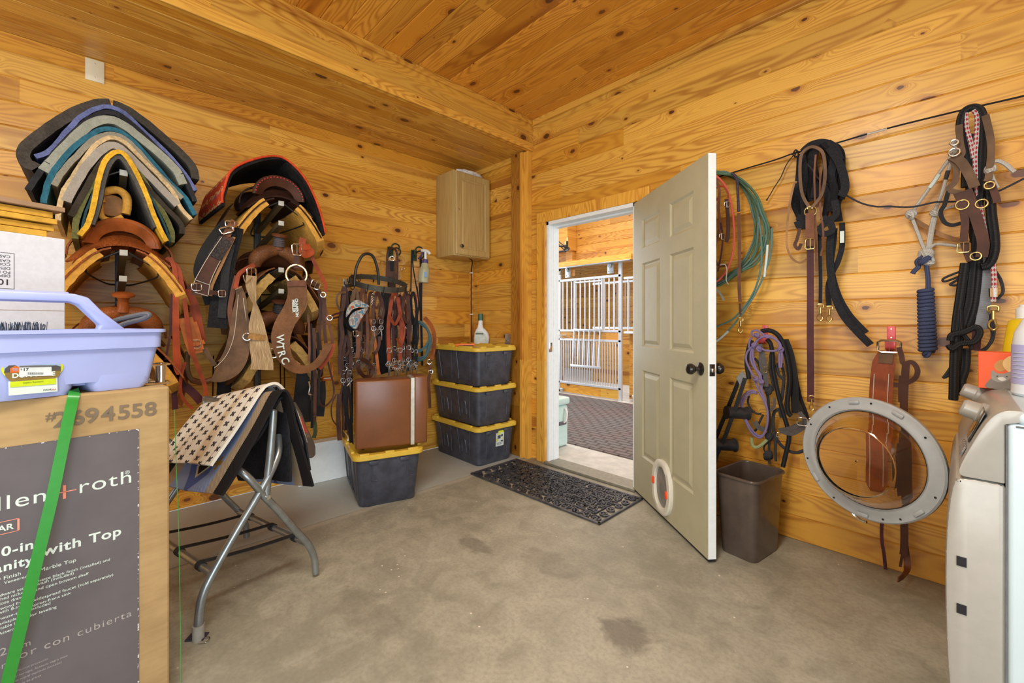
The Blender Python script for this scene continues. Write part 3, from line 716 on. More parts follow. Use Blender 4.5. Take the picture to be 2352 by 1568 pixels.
# wall cabinet
t = thing('wall_cabinet', 'light oak wall cabinet with one locked door in the corner', 'cabinet', (.15, 4.77, 1.82))
M_oak = NT('light_oak_veneer'); v, P = M_oak.pos(); nn = M_oak.noise(M_oak.comb(M_oak.math('MULTIPLY', P[0], 90), M_oak.math('MULTIPLY', P[1], 90), M_oak.math('MULTIPLY', P[2], 4)), 1, 3, .6)
M_oak.out(M_oak.mix(M_oak.ramp01(nn, .3, .75), srgb(196, 168, 108), srgb(176, 146, 88)), .42); M_oak = M_oak.m
MB().box((.002, 4.56, 1.82), (.285, 4.992, 2.60), bev=.003).make('body', M_oak, t)
b = MB(); x0, x1 = .286, .306; ya, yb2, za, zb = 4.572, 4.98, 1.83, 2.59
def cr(d, ins): return [(x1 + d, ya + ins, za + ins), (x1 + d, yb2 - ins, za + ins), (x1 + d, yb2 - ins, zb - ins), (x1 + d, ya + ins, zb - ins)]
loft(b, [cr(-.02, 0), cr(-.004, 0), cr(0, .006), cr(0, .055), cr(-.007, .060), cr(-.007, .072), cr(-.002, .085)]); b.make('door', M_oak, t, smooth=False)
pk = AX(1059, 565, x1); dk = [c for c in t.children if c.name.startswith('door')][0]; MB().lathe([(.006, 0), (.007, .012), (.015, .016), (.016, .022), (.010, .027), (0, .028)], pk, (1, 0, 0), 18).make('knob', M_bronze, dk)
pk = AX(1053, 480, x1); MB().lathe([(.010, 0), (.010, .004), (.004, .0045), (0, .0045)], pk, (1, 0, 0), 16).make('lock', M_chrome, dk)
# crumpled bag on the cabinet
def crumple(mb, c, sx, sy, sz, seed, n=12, m=20, flat=.25):
    r = random.Random(seed); H_ = [[r.random() for _ in range(m)] for _ in range(n + 1)]; G = []
    for i in range(n + 1):
        ph = math.pi * i / n; row = []
        for j in range(m + 1):
            th = 6.2832 * (j % m) / m; k = 1 - flat + flat * H_[i if 0 < i < n else 0][(j % m) if 0 < i < n else 0]
            z = math.cos(ph) * k
            row.append(Vector((c[0] + sx * math.sin(ph) * math.cos(th) * k, c[1] + sy * math.sin(ph) * math.sin(th) * k, c[2] + sz * max(-.55, z))))
        G.append(row)
    return mb.grid(G)
M_bag = plain('clear_plastic_bag', srgb(220, 220, 216), .25, var=.1); M_bag.node_tree.nodes['Principled BSDF'].inputs['Alpha'].default_value = .55
o = crumple(MB(), (.20, 4.80, 2.627), .07, .17, .040, 3).make('plastic_bag', plain('white_plastic_film', srgb(226, 226, 222), .35, var=.1), smooth=False); tag(o, 'crumpled white plastic bag lying on top of the wall cabinet', 'plastic bag')
# cable from the cabinet to the floor corner
b = MB(); b.tube([(.20, 4.80, 1.825), (.18, 4.86, 1.80), (.05, 4.955, 1.72), (.045, 4.957, 1.5), (.045, 4.957, .9)], .0055, 8); o = b.make('power_cable', M_black); tag(o, 'black cable running down the corner trim below the cabinet', 'cable')
for z in (1.70, 1.28): bb = MB(); bb.box((.03, 4.944, z), (.06, 4.972, z + .012), bev=.002); bb.make('cable_clip', M_white, o)
# steel switch plate
p = AY(1167, 781, 5.0); t = thing('switch_plate', 'narrow steel switch plate beside the post behind the bins', 'switch plate', (p.x, 5, p.z))
MB().box((p.x - .035, 4.992, p.z - .06), (p.x + .035, 4.9995, p.z + .06), bev=.002).make('plate', M_galv, t); MB().cyl((p.x, 4.992, p.z), (p.x, 4.985, p.z - .004), .006).make('toggle', M_chrome, t)

# things on the stack
zt = .995
def bottle_outline(mb, c, prof, xdir, depth, M=None):
    """flat-sided bottle: prof = [(left, right, z)], elliptical sections"""
    xdir = Vector(xdir).normalized(); yd = Vector((-xdir.y, xdir.x, 0)); rings = []
    for l, r_, z in prof:
        cx, hw = (l + r_) / 2, (r_ - l) / 2
        rings.append([c + xdir * (cx + hw * math.copysign(abs(math.cos(a)) ** .75, math.cos(a))) + yd * (min(depth, hw) * math.copysign(abs(math.sin(a)) ** .75, math.sin(a))) + Vector((0, 0, z)) for a in [6.2832 * k / 28 for k in range(28)]])
    return loft(mb, [[tuple(p) for p in g] for g in rings])
sp = AZ(1106, 789, zt); m = mpp(sp)
t = thing('cleaner_bottle', 'white cleaner bottle with green cap standing on the top bin', 'bottle', sp)
XD = RT
pr = [(-15, 16, 0), (-17, 17, 2), (-17, 18, 14), (-16, 16, 24), (-13, 10, 32), (-10, 5, 36), (-8, 3, 44), (-7, 3, 52), (-6, 3, 54)]
bottle_outline(MB(), sp, [(a * m, b_ * m, c * m) for a, b_, c in pr], XD, .028).make('body', M_white, t)
bottle_outline(MB(), sp, [(a * m, b_ * m, c * m) for a, b_, c in ((-7.5, 3.5, 53), (-8, 4, 54), (-8, 4, 67), (-7, 3, 69))], XD, .02).make('cap', plain('green_cap', srgb(52, 92, 64), .4), t)
fl = frame(sp - FW * .029 + Vector((0, 0, .002)), RT, (0, 0, 1))
b = MB(); b.prism([(-15 * m, 3 * m), (12 * m, 3 * m), (13 * m, 12 * m), (9 * m, 22 * m), (1 * m, 28 * m), (-9 * m, 28 * m), (-14 * m, 18 * m)], 2, 0, .0008, fl); b.make('label', plain('pale_green_label', srgb(196, 212, 206), .5), t, smooth=False)
b = MB(); b.box((-13 * m, 21 * m, .001), (5 * m, 24 * m, .0016), fl); b.make('label_band', plain('olive_band', srgb(78, 96, 62), .5), t, smooth=False)
b = MB()
for i in range(6): b.box(((-6 + (i % 2) * 2) * m, (5 + 2.4 * i) * m, .001), ((8) * m, (5.7 + 2.4 * i) * m, .0014), fl)
b.make('label_print', M_white, t, smooth=False)
q = AZ(1050, 786, zt); o = crumple(MB(), (q.x - .03, q.y - .02, zt + .028), .10, .09, .055, 9, flat=.5).make('parts_bag', plain('bag_of_parts', srgb(120, 114, 108), .25, var=.55, scale=60), smooth=False); tag(o, 'clear bag of small grey parts on the top bin lid', 'bag')
q = AZ(1068, 790, zt + .02)
t = thing('orange_tool', 'bright orange plastic tool lying before the bag of parts on the top bin', 'tool', (q.x, q.y, zt))
fo = frame(q + Vector((0, 0, -.018)), RT, FW)
MB().prism([(-.085, 0), (.085, -.01), (.085, .04), (.02, .055), (-.06, .04)], 2, .0, .022, fo, bev=.004).make('case', plain('orange_tool_plastic', srgb(238, 112, 28), .4), t)
MB().box((-.05, -.012, -.0), (.075, -.002, .008), fo).make('seam', M_black, t)

# scroll doormat
s = NT('rubber_mat'); v, P = s.obj(); n = s.noise(v, 12, 3, .6); s.out(s.mix(s.ramp01(n, .4, .7), srgb(52, 53, 62), srgb(80, 79, 80)), .42); M_rub = s.m
ma, mb_ = Vector((.80, 4.345, .001)), Vector((2.005, 4.36, .001)); mc = Vector((1.998, 4.868, .001))
t = thing('doormat', 'black openwork rubber doormat with scrolls at the doorway', 'doormat', ma)
ux = (mb_ - ma); LX = ux.length; ux.normalize(); uy = Vector((-ux.y, ux.x, 0)); LY = .52; Mm = frame(ma, ux, uy)
b = MB()
for a0, a1, w_ in ((0, 1, .016), (.105, 0, .008)):
    i = 0 if a0 == 0 else .10
    for lo, hi in (((i, i), (LX - i, i + w_)), ((i, LY - i - w_), (LX - i, LY - i)), ((i, i), (i + w_, LY - i)), ((LX - i - w_, i), (LX - i, LY - i))): b.box((lo[0], lo[1], 0), (hi[0], hi[1], .010 if i else .012), Mm, bev=.002, seg=1)
b.make('border', M_rub, t)
b = MB()
def spiral(cx, cy, r0, turns, a0, dr=1):
    N = int(14 * turns); P = []
    for k in range(N + 1):
        f = k / N; a = a0 + dr * 6.2832 * turns * f; r = r0 * (1 - .86 * f); P.append(Mm @ Vector((cx + r * math.cos(a), cy + r * math.sin(a), .006)))
    b.ribbon(P, .0095, .010, (0, 0, 1), sub=2)
rr_ = random.Random(4)
nx = 15; cs = (LX - .04) / nx
for i in range(nx):
    for yy, s_ in ((.058, 1), (LY - .058, -1)):
        c = .02 + cs * (i + .5); spiral(c, yy + s_ * (.012 if i % 2 else -.008), .036, 1.5, R(90 * i), 1 if i % 2 else -1)
for j in range(4):
    for xx in (.058, LX - .058): spiral(xx, .14 + j * .08, .034, 1.5, R(90 * j), 1 if j % 2 else -1)
ny = 4; nx2 = 11; csx = (LX - .24) / nx2; csy = (LY - .24) / ny
for i in range(nx2):
    for j in range(ny):
        spiral(.12 + csx * (i + .5), .12 + csy * (j + .5), .050 + .006 * ((i + j) % 2), 1.75, R(60 * i + 110 * j), 1 if (i + j) % 2 else -1)
for i in range(nx2):
    for j in range(ny - 1):
        cx, cy = .12 + csx * (i + 1), .12 + csy * (j + 1)
        if i < nx2 - 1: b.ribbon([Mm @ Vector((cx - .03, cy - .02, .006)), Mm @ Vector((cx, cy + .006, .006)), Mm @ Vector((cx + .034, cy - .012, .006))], .006, .010, (0, 0, 1), sub=4)
for i in range(nx2 * 2):
    for j in range(ny * 2 - 1):
        if (i + j) % 2: spiral(.10 + (LX - .20) * (i + .5) / (nx2 * 2), .11 + (LY - .22) * (j + .5) / (ny * 2 - 1), .022, 1.2, R(75 * i + 40 * j), 1 if j % 2 else -1)
for i in range(nx * 2): 
    for yy in (.035, LY - .035): spiral(.03 + (LX - .06) * (i + .5) / (nx * 2), yy + (.03 if (i % 2) == 0 else 0) * (1 if yy < .2 else -1), .018, 1.1, R(80 * i), 1 if i % 2 else -1)
b.make('scrollwork', M_rub, t)

# brown waste basket behind the door
M_bask = plain('brown_basket_plastic', srgb(84, 72, 64), .22, var=.12, scale=10)
cT = Vector((2.712, 4.706, 0)); xa = Vector((.227, -.034, 0)).normalized(); rz = math.atan2(xa.y, xa.x)
Mw = Matrix.Translation(cT) @ Matrix.Rotation(rz, 4, 'Z')
t = thing('waste_basket', 'dark brown rectangular waste basket standing behind the open door', 'waste basket', cT)
b = MB(); rg = [(.085, .128, .03, 0), (.090, .133, .035, .01), (.108, .158, .04, .40), (.108, .158, .04, .412), (.104, .154, .038, .412), (.086, .128, .03, .02)]
loft(b, [[(x, y, z) for x, y in rrect(a, c, r, 6)] for a, c, r, z in rg], Mw); b.make('body', M_bask, t)
b = MB(); P_ = [Mw @ Vector((x, y, .412)) for x, y in rrect(.112, .162, .042, 6)]; b.tube(P_, .0075, 8, closed=True, sub=1); b.make('rim', M_bask, t)
# ================================================================= left foreground: carton, caddy, white box, frames
ce = Vector((-.078, .997, 0)).normalized(); cn = Vector((.997, .078, 0)).normalized(); c0 = Vector((1.695, 2.39, 0)); CT = .993
Mc = frame(c0, ce, (0, 0, 1))          # x to the right along the face, y up, z towards the room
t = thing('vanity_carton', 'tall cardboard vanity carton with dark printed panel and green strap', 'carton', c0)
s = NT('cardboard'); v, P = s.obj(); n = s.noise(s.comb(s.math('MULTIPLY', P[0], 8), s.math('MULTIPLY', P[1], 8), s.math('MULTIPLY', P[2], 60)), 1, 3, .6); n2 = s.noise(v, 6, 4, .6)
s.out(s.mix(s.ramp01(s.math('ADD', s.math('MULTIPLY', n, .4), s.math('MULTIPLY', n2, .6)), .3, .7), srgb(154, 126, 86), srgb(176, 148, 104)), .8, 0, .2); s.bump(n, .12, .001); M_card = s.m
MB().box((-.95, 0, -.47), (0, CT, 0), Mc, bev=.006).make('box', M_card, t, smooth=False)
def fp(px, py): q = Mc.inverted() @ AP(px, py, c0, cn); return q.x, q.y
M_print = plain('dark_print', srgb(92, 86, 88), .6, var=.10, scale=5)
xr, yt = fp(319, 984); xt2, yt2 = fp(60, 1014)
MB().prism([(-.95, .02), (xr, .02), (xr, yt), (-.95, yt)], 2, .0004, .0012, Mc).make('printed_panel', M_print, t, smooth=False)
s = NT('torn_print'); v, P = s.pos(); n = s.noise(v, 120, 2, .5); s.out(s.mix(s.ramp01(n, .6, .63), srgb(92, 86, 88), srgb(205, 206, 210)), .7); M_torn = s.m
b = MB(); b.box((xr - .003, .02, .0005), (xr, yt, .0015), Mc); b.box((-.95, yt - .003, .0005), (xr, yt, .0015), Mc); b.make('scuffed_edge', M_torn, t, smooth=False)
M_ink = plain('grey_ink', srgb(112, 96, 76), .7, var=.08); M_wht = plain('print_white', srgb(206, 218, 210), .6, var=.03); M_cor = plain('print_coral', srgb(224, 140, 116), .6); M_gry2 = plain('print_grey', srgb(160, 152, 150), .6)
def ft(body, px, py, hpx, m=M_wht, align='LEFT', name='lettering', bold=0.0, sx=1.0, space=1.0):
    x, y = fp(px, py); x2, y2 = fp(px, py - hpx); size = (y2 - y) / .70
    text(name, body, size, m, Mc @ Matrix.Translation((x, y, .0016)), t, .0002, align, sx, bold, space=space)
ft('#', 104, 966, 20, M_ink); yb_ = fp(121, 981)[1]; sz_ = (fp(121, 947)[1] - yb_) / .70
for ch_, x0_, x1_ in (('2', 121, 0), ('6', 160, 0), ('6', 199, 228), ('4', 232, 0), ('5', 269, 0), ('5', 300, 0), ('8', 331, 0)):
    if x1_: text('lettering', ch_, sz_, M_ink, Mc @ Matrix.Translation((fp(x1_, 970)[0], yb_ + sz_ * .70, .0016)) @ Matrix.Rotation(math.pi, 4, 'Z'), t, .0002, 'LEFT', 1.05, .0012)
    else: text('lettering', ch_, sz_, M_ink, Mc @ Matrix.Translation((fp(x0_, 970)[0], yb_, .0016)), t, .0002, 'LEFT', 1.05, .0012)

ft('roth', 178, 1133, 31, sx=1.12, space=1.1); ft('allen', 110, 1149, 31, align='RIGHT', sx=1.12, space=1.1)
ft('®', 287, 1089, 8); 
x, y = fp(148, 1129); b = MB(); b.box((-.024, -.0012, .0012), (.024, .0012, .002), Mc @ Matrix.Translation((x, y, 0))); b.box((-.003, -.019, .0012), (.003, .019, .002), Mc @ Matrix.Translation((x, y, 0))); b.make('plus_sign', M_cor, t, smooth=False)
x, y = fp(45, 1203); b = MB(); b.box((x - .004, y - .017, .0012), (x, y + .017, .0018), Mc); b.box((x - .2, y + .0155, .0012), (x, y + .017, .0018), Mc); b.box((x - .2, y - .017, .0012), (x, y - .0155, .0018), Mc); b.make('coral_box', M_cor, t, smooth=False)
ft('MODULAR', 31, 1213, 13, align='RIGHT', bold=.0004)
ft('30-in', 78, 1258, 20, align='RIGHT', bold=.0008, space=1.1); ft('with Top', 97, 1277, 22, bold=.0008, sx=1.08, space=1.08); ft('Vanity', 76, 1292, 19, align='RIGHT', bold=.0008, space=1.1)
L = [((49, 1319), 'Grey Finish', (88, 1313), 'Marble Top'), ((63, 1325), 'Veneered', None, ''), ((60, 1351), 'Hardware sets', (82, 1337), 'matte black finish (installed) and'), ((57, 1361), 'brushed nickel', (82, 1344), 'wash (included)'),
     ((53, 1372), 'Soft-close draw', (78, 1357), 'and open bottom shelf'), ((51, 1384), 'Solid wood fra', None, ''), ((46, 1394), 'with 8-in', (73, 1381), 'widespread faucet (sold separately)'), ((45, 1408), 'farmhouse-st', (70, 1393), 'apron-front sink'),
     ((43, 1420), 'Backsplas', (67, 1402), 'included'), ((41, 1431), 'Adjustable le', (66, 1416), 'for leveling'), ((40, 1443), 'Assemb', None, '')]
for a, ta, c, tc in L:
    ft(ta, a[0], a[1], 6.2 + 2*(a[0] == 49), align='RIGHT')
    if c: ft(tc, c[0] + 2, c[1], 6.2 + 2*(a[0] == 49), sx=1.08)
ft('m', 49, 1488, 14, M_gry2); ft('2', 17, 1500, 17, M_gry2, align='RIGHT'); ft('or con cubierta', 43, 1513, 17, M_gry2, sx=1.1, space=1.15); ft('tocador', 15, 1531, 15, M_gry2, align='RIGHT')
for px, py, tt in ((38, 1542, 'Marmol procesado'), (36, 1554, 'y herrajes: Acabado negro mate'), (34, 1565, 'de niquel cepillado (incluido)'), (32, 1577, 'Frente de granja'), (140, 1549, '')): ft(tt, px, py, 4.5, M_gry2)
b = MB(); 
def off(px, py, o): return AP(px, py, c0 + cn * o, cn)
b.ribbon([off(171, 903, -.03) + Vector((0, 0, .008)), off(170, 906, .004), off(160, 950, .02), off(143, 1030, .035), off(118, 1150, .05), off(84, 1290, .06), off(48, 1440, .055), off(12, 1590, .04), off(2, 1640, .03)], .0245, .0009, cn)
b.make('green_strap', plain('green_strap', srgb(44, 136, 48), .25, var=.05), t)
b = MB(); b.tube([off(401, 940, -.02), off(404, 1050, -.02), off(410, 1200, -.025), off(414, 1400, -.02), off(416, 1600, -.015)], .0011, 5); b.make('green_string', plain('green_string', srgb(60, 150, 60), .5), t)

# lavender caddy
e = Vector((-.288, .958, 0)).normalized(); q0 = Vector((1.652, 2.335, CT + .001)); Mq = frame(q0, e, (0, 0, 1))
M_lav = plain('lavender_plastic', srgb(166, 178, 230), .38, var=.03, scale=8)
t = thing('tote_caddy', 'lavender plastic tote caddy with handle on the cardboard carton', 'caddy', q0)
CL, CWd, CH = .44, .20, .186
b = MB()
def ring(l, r, f, bk, y, rad=.02, n=4):
    o = []
    for cx, cz, a0 in ((r - rad, f - rad, 0), (l + rad, f - rad, 90), (l + rad, bk + rad, 180), (r - rad, bk + rad, 270)):
        for k in range(n + 1):
            a = R(a0 + 90 * k / n); o.append((cx + rad * math.cos(a), y, cz + rad * math.sin(a)))
    return o
# two tub halves with the notch between them
nx0, nx1 = -.170, -.138
bt = MB()
loft(bt, [ring(nx1 + .010, 0, 0, -CWd, 0, .025), ring(nx1, .012, .006, -CWd, .02, .025), ring(nx1 - .006, .022, .014, -CWd - .01, .10, .025)], Mq)
loft(bt, [ring(-CL, nx0 - .006, 0, -CWd, 0, .025), ring(-CL - .012, nx0, .006, -CWd, .02, .025), ring(-CL - .02, nx0 + .006, .014, -CWd - .01, .10, .025)], Mq)
loft(bt, [ring(nx0 - .03, nx1 + .03, -.030, -CWd + .03, .02, .01), ring(nx0 - .03, nx1 + .03, -.025, -CWd + .03, .10, .01)], Mq)
loft(bt, [ring(-CL - .02, .022, .014, -CWd - .01, .098, .025), ring(-CL - .021, .024, .0145, -CWd - .012, .126, .025), ring(-CL - .032, .036, .028, -CWd - .024, .128, .027), ring(-CL - .034, .038, .030, -CWd - .026, CH - .012, .027), ring(-CL - .042, .047, .038, -CWd - .034, CH - .010, .03), ring(-CL - .042, .047, .038, -CWd - .034, CH, .03), ring(-CL - .034, .038, .030, -CWd - .026, CH, .026), ring(-CL - .01, .012, .006, -CWd, .03, .02)], Mq, cap0=True)
bt.make('tub', M_lav, t)
b = MB(); zc = -CWd / 2 + .02      # handle: sloping shoulder up from the rim to a level grip
hp = [(-.016, CH - .012), (-.085, CH + .055), (-.118, CH + .098), (-.150, CH + .108), (-.40, CH + .108), (-.40, CH + .083), (-.162, CH + .083), (-.140, CH + .074), (-.090, CH + .012), (-.10, CH - .02)]
zc = -.035
b.prism(hp, 2, zc - .075, zc - .035, Mq, bev=.006)
b.make('handle', M_lav, t)
b = MB(); b.tube([Mq @ Vector((-.16, CH + .096, zc - .055)), Mq @ Vector((-.40, CH + .096, zc - .055))], .017, 12, sub=1); b.make('grip', M_lav, t)
# sticker on the tub front
def lp(px, py):
    r = Mq.inverted() @ AP(px, py, q0 + (Mq.to_3x3() @ Vector((0, 0, 1))) * .012, Mq.to_3x3() @ Vector((0, 0, 1))); return r.x, r.y
G1 = (0, 780, 10.455)
def lq(cx, cy): return lp(G1[0] + cx / G1[2], G1[1] + cy / G1[2])
tq = Mq.to_3x3() @ Vector((0, 0.09, 1)); Ms = Mq @ Matrix.Translation((0, 0, .0145))
def patch(name, pts, m, z): MB().prism([lq(*p) for p in pts], 2, z, z + .0003, Ms).make(name, m, t, smooth=False)
def ovalp(cx, cy, rx, ry, n=28, sk=-.04): return [(cx + rx * math.cos(6.2832 * k / n), cy + ry * math.sin(6.2832 * k / n) + sk * rx * math.cos(6.2832 * k / n)) for k in range(n)]
patch('label_white', [(200, 1340), (190, 1000), (1370, 900), (1375, 1235)], M_wht, .0)
patch('label_rim', ovalp(768, 680, 750, 330), plain('label_yellow_green', srgb(200, 206, 20), .5), .0004)
patch('label_sky', ovalp(768, 675, 690, 290), plain('label_sky', srgb(150, 176, 206), .5), .0008)
patch('label_field', [(100, 790), (1450, 740), (1400, 880), (1250, 945), (250, 1000), (130, 900)], plain('label_field', srgb(126, 104, 50), .5), .0012)
patch('label_trees', [(85, 800), (110, 690), (230, 590), (330, 600), (440, 650), (1220, 620), (1340, 610), (1450, 640), (1455, 760)], plain('label_trees', srgb(74, 72, 70), .5), .0011)
patch('label_band', [(235, 1010), (1325, 925), (1325, 1060), (235, 1140)], plain('label_lime', srgb(186, 204, 20), .5), .0014)
patch('label_banner', [(360, 455), (500, 385), (800, 350), (1210, 385), (1225, 440), (1190, 462), (800, 420), (400, 490)], plain('label_orange', srgb(222, 84, 28), .5), .0016)
patch('label_emblem', ovalp(795, 485, 200, 62), M_wht, .0018); patch('label_figure', [(750, 465), (790, 430), (835, 450), (808, 500), (772, 500)], plain('label_red', srgb(222, 74, 40), .5), .0022)
patch('label_barn', [(228, 690), (350, 625), (452, 655), (452, 780), (232, 795)], plain('label_barn', srgb(220, 100, 34), .5), .0018)
patch('label_flag', [(285, 680), (420, 680), (420, 735), (285, 740)], plain('label_flag', srgb(170, 140, 150), .5), .0022)
def lt(body, cx, cy, h, m, align='LEFT', bold=0, z=.0026):
    x, y = lq(cx, cy); x2, y2 = lq(cx, cy - h); text('lettering', body, (y2 - y) / .7, m, Mq @ Matrix.Translation((x, y, .0145 + z)), t, .0001, align, 1.0, bold)
lt('DURA', 270, 915, 105, M_wht, bold=.0006); lt('E', 1215, 858, 95, M_wht, bold=.0006)
patch('price_tag', [(450, 620), (1225, 605), (1220, 855), (440, 880)], plain('price_paper', srgb(208, 216, 216), .6), .0028); patch('price_band', [(450, 622), (1225, 606), (1225, 650), (450, 664)], plain('price_grey', (.12, .12, .12), .6), .0032)
M_blk = plain('black_ink', (.03, .03, .035), .6)
lt('$', 470, 725, 40, M_blk, z=.0033); lt('17', 530, 750, 68, M_blk, bold=.0003, z=.0033)
b = MB()
for i in range(22):
    x, y = lq(655 + i * 17, 835); x2, y2 = lq(655 + i * 17 + (5 if i % 3 else 9), 780); b.box((x, y, .0033), (x2, y2, .0035), Ms)
b.make('barcode', M_blk, t, smooth=False)
lt('Professional Farm-Grade', 430, 445, 36, M_wht, z=.002); lt('Impact Resistant', 540, 1050, 36, plain('label_green', srgb(90, 110, 20), .6), z=.002); lt('MADE', 1025, 1225, 36, M_blk, z=.001); lt('USA', 1205, 1215, 36, plain('label_usa', srgb(190, 50, 40), .6), z=.001)
# brush bristles showing over the rim
b = MB(); r_ = random.Random(2)
for i in range(110):
    x = -.30 + .10 * r_.random(); z = -.10 - .05 * r_.random(); a = Mq @ Vector((x, CH - .02, z)); b.tube([a, a + Vector((r_.uniform(-.006, .006), r_.uniform(-.006, .006), .032 + .012 * r_.random()))], .0009, 3, sub=1)
o = b.make('grooming_brush', plain('navy_bristle', (.03, .05, .09), .7)); tag(o, 'navy bristled grooming brush standing in the lavender caddy', 'brush'); bb = MB(); bb.box((-.31, .05, -.155), (-.19, CH - .012, -.095), Mq, bev=.01); bb.make('brush_back', M_trim, o)
b = MB(); P_ = tr(C5, 'x', 1.30, [(850, 850), (900, 800), (1050, 765), (1150, 752), (1170, 770), (1100, 800), (980, 835), (900, 860)])
P_ = [AP(C5[0] + x / C5[2], C5[1] + y / C5[2], (1.42, 2.2, 1.2), FW) for x, y in [(840, 850), (900, 805), (1040, 770), (1140, 752), (1168, 764), (1120, 790), (1000, 822), (900, 856)]]
b.tube(P_, .0085, 8, closed=True); o = b.make('rubber_loop', plain('grey_rubber', (.10, .10, .11), .6)); tag(o, 'dark grey rubber loop handle leaning out of the lavender caddy', 'rubber loop')
# chrome stand at the carton's edge
qc = AZ(372, 884, CT); t = thing('chrome_holder', 'shiny chrome holder with posts at the edge of the cardboard carton', 'chrome holder', qc)
qc = Vector((qc.x - .05, qc.y - .035, CT))
for dz in (.004, .066): 
    b = MB(); b.tube([Mc.to_3x3() @ Vector((u, 0, w_)) + qc + Vector((0, 0, dz)) for u, w_ in ((-.07, -.03), (.045, -.03), (.055, 0), (.045, .03), (-.07, .03))], .0035, 6, closed=True, sub=3); b.make('ring', M_chrome, t)
for u, w_ in ((.035, .02), (.035, -.02), (-.005, .01), (-.05, .02)): q = Mc.to_3x3() @ Vector((u, 0, w_)) + qc; MB().cyl(q, q + Vector((0, 0, .07)), .010, 14).make('post', M_chrome, t)

# white carton with upside-down print
ew = Vector((-.397, .9177, 0)).normalized(); D_ = 1.46; tt = (150 - CX) / F
w0 = CAM + (FW + RT * tt) * D_; w0.z = CT + .001; Mw2 = frame(w0, ew, (0, 0, 1)); wn = Mw2.to_3x3() @ Vector((0, 0, 1))
wh = AP(150, 550, w0, wn).z - CT
t = thing('white_carton', 'white cardboard carton with upside-down black print behind the caddy', 'carton', w0)
MB().box((-.50, 0, -.28), (0, wh, 0), Mw2, bev=.003).make('box', plain('white_board', srgb(206, 208, 214), .7, var=.04, scale=60), t, smooth=False)
def wp(px, py): q = Mw2.inverted() @ AP(px, py, w0, wn); return q.x, q.y
x1, y1 = wp(33, 582); x0_, y0_ = wp(33, 664)
b = MB(); b.box((x1 - .25, y1 - .0012, 0), (x1, y1, .0006), Mw2); b.box((x1 - .25, y0_, 0), (x1, y0_ + .0012, .0006), Mw2); b.box((x1 - .0012, y0_, 0), (x1, y1, .0006), Mw2); b.make('print_frame', M_blk, t, smooth=False)
Rz = Matrix.Rotation(math.pi, 4, 'Z')
for py, h, tx in ((586, 6, 'CASES'), (596, 6, 'CASE'), (604, 6, 'COUNT'), (613, 6, 'DESC'), (622, 6, 'PO NO'), (630, 6, 'DEPT'), (641, 13, '10')):
    x, y = wp(24, py + 1); x2, y2 = wp(24, py + 1 + h); text('lettering', tx, (y - y2) / .7, M_blk, Mw2 @ Matrix.Translation((x, y, .0004)) @ Rz, t, .0002, 'LEFT', 1.1, .0003 if h > 8 else 0)
b = MB(); x, y = wp(75, 712); b.box((-.5, y - .0015, 0), (-.002, y, .0006), Mw2); b.make('flap_seam', plain('brown_seam', srgb(150, 130, 110), .8), t, smooth=False)
# gilt frames stacked on it
M_gilt = plain('gilt_edge', srgb(214, 168, 66), .38, .25, var=.15, scale=25); M_fb = plain('frame_top_grey', srgb(150, 120, 90), .6, var=.08)
zf = CT + wh + .001
for i, (pr_, th, dy) in enumerate(((110, .019, .0), (130, .019, .01), (133, .017, -.004), (126, .020, .006))):
    xr_ = wp(pr_, 560)[0] * 1.0
    o = thing('picture_frame', ['gold-edged flat frame, lowest of the stack on the white carton', 'gold-edged flat frame, second from the bottom of the stack', 'gold-edged flat frame, second from the top of the gold ones', 'gold-edged flat frame directly under the grey topmost board'][i], 'frame', w0, 'gilt frames stacked on the white carton')
    MB().box((-.50, zf - CT, -.27), (xr_, zf - CT + th, -.006 - dy), Mw2, bev=.0015).make('moulding', M_gilt, o, smooth=False); MB().box((-.48, zf - CT + th, -.25), (xr_ - .03, zf - CT + th + .0008, -.04), Mw2).make('backing', M_fb, o, smooth=False)
    zf += th + .0035
o = MB().box((-.50, zf - CT, -.27), (wp(149, 500)[0], zf - CT + .016, .004), Mw2, bev=.002).make('grey_board', M_fb, None, smooth=False); tag(o, 'flat grey-brown board topmost on the stack of gold frames', 'board')
# ================================================================= folding blanket rack with saddle blankets
FA, FB = Vector((1.468, 2.498, 0)), Vector((1.373, 2.963, 0)); RO = (FA + FB) / 2
RAx = Vector((-.972, -.233, 0)).normalized(); RBx = Vector((-.233, .972, 0)).normalized(); RL = .64
def RP(a, b_, z): return RO + RAx * a + RBx * b_ + Vector((0, 0, z))
def NR(cx, cy, a=0.0, crop=C7): return AP(crop[0] + cx / crop[2], crop[1] + cy / crop[2], RO + RAx * a, RAx)
M_tube = plain('grey_steel_tube', srgb(150, 156, 158), .32, .75, var=.15, scale=20)
t = thing('blanket_rack', 'folding grey steel rack standing under the saddle blankets', 'rack', RO)
legA = [NR(185, 1440), NR(192, 1330), NR(212, 1235), NR(265, 1120), NR(400, 880), NR(520, 680), NR(600, 535), NR(650, 440) + RAx * .02, NR(690, 360) + RAx * .08]
legB = [NR(845, 1138), NR(838, 1030), NR(800, 950), NR(735, 880), NR(640, 770), NR(562, 690), NR(520, 640), NR(462, 572) + RAx * .01, NR(415, 520) + RAx * .07]
sup = [NR(566, 690), NR(574, 600), NR(590, 450), NR(603, 300), NR(609, 200)]
def low(P): return [Vector((p.x, p.y, max(.014, p.z))) for p in P]
for nm, Pp in (('leg', low(legA)), ('leg', low(legB)), ('support', sup)):
    for sh in (0, RL):
        MB().tube([p + RAx * sh for p in Pp], .0155, 12, sub=4).make(nm, M_tube, t)
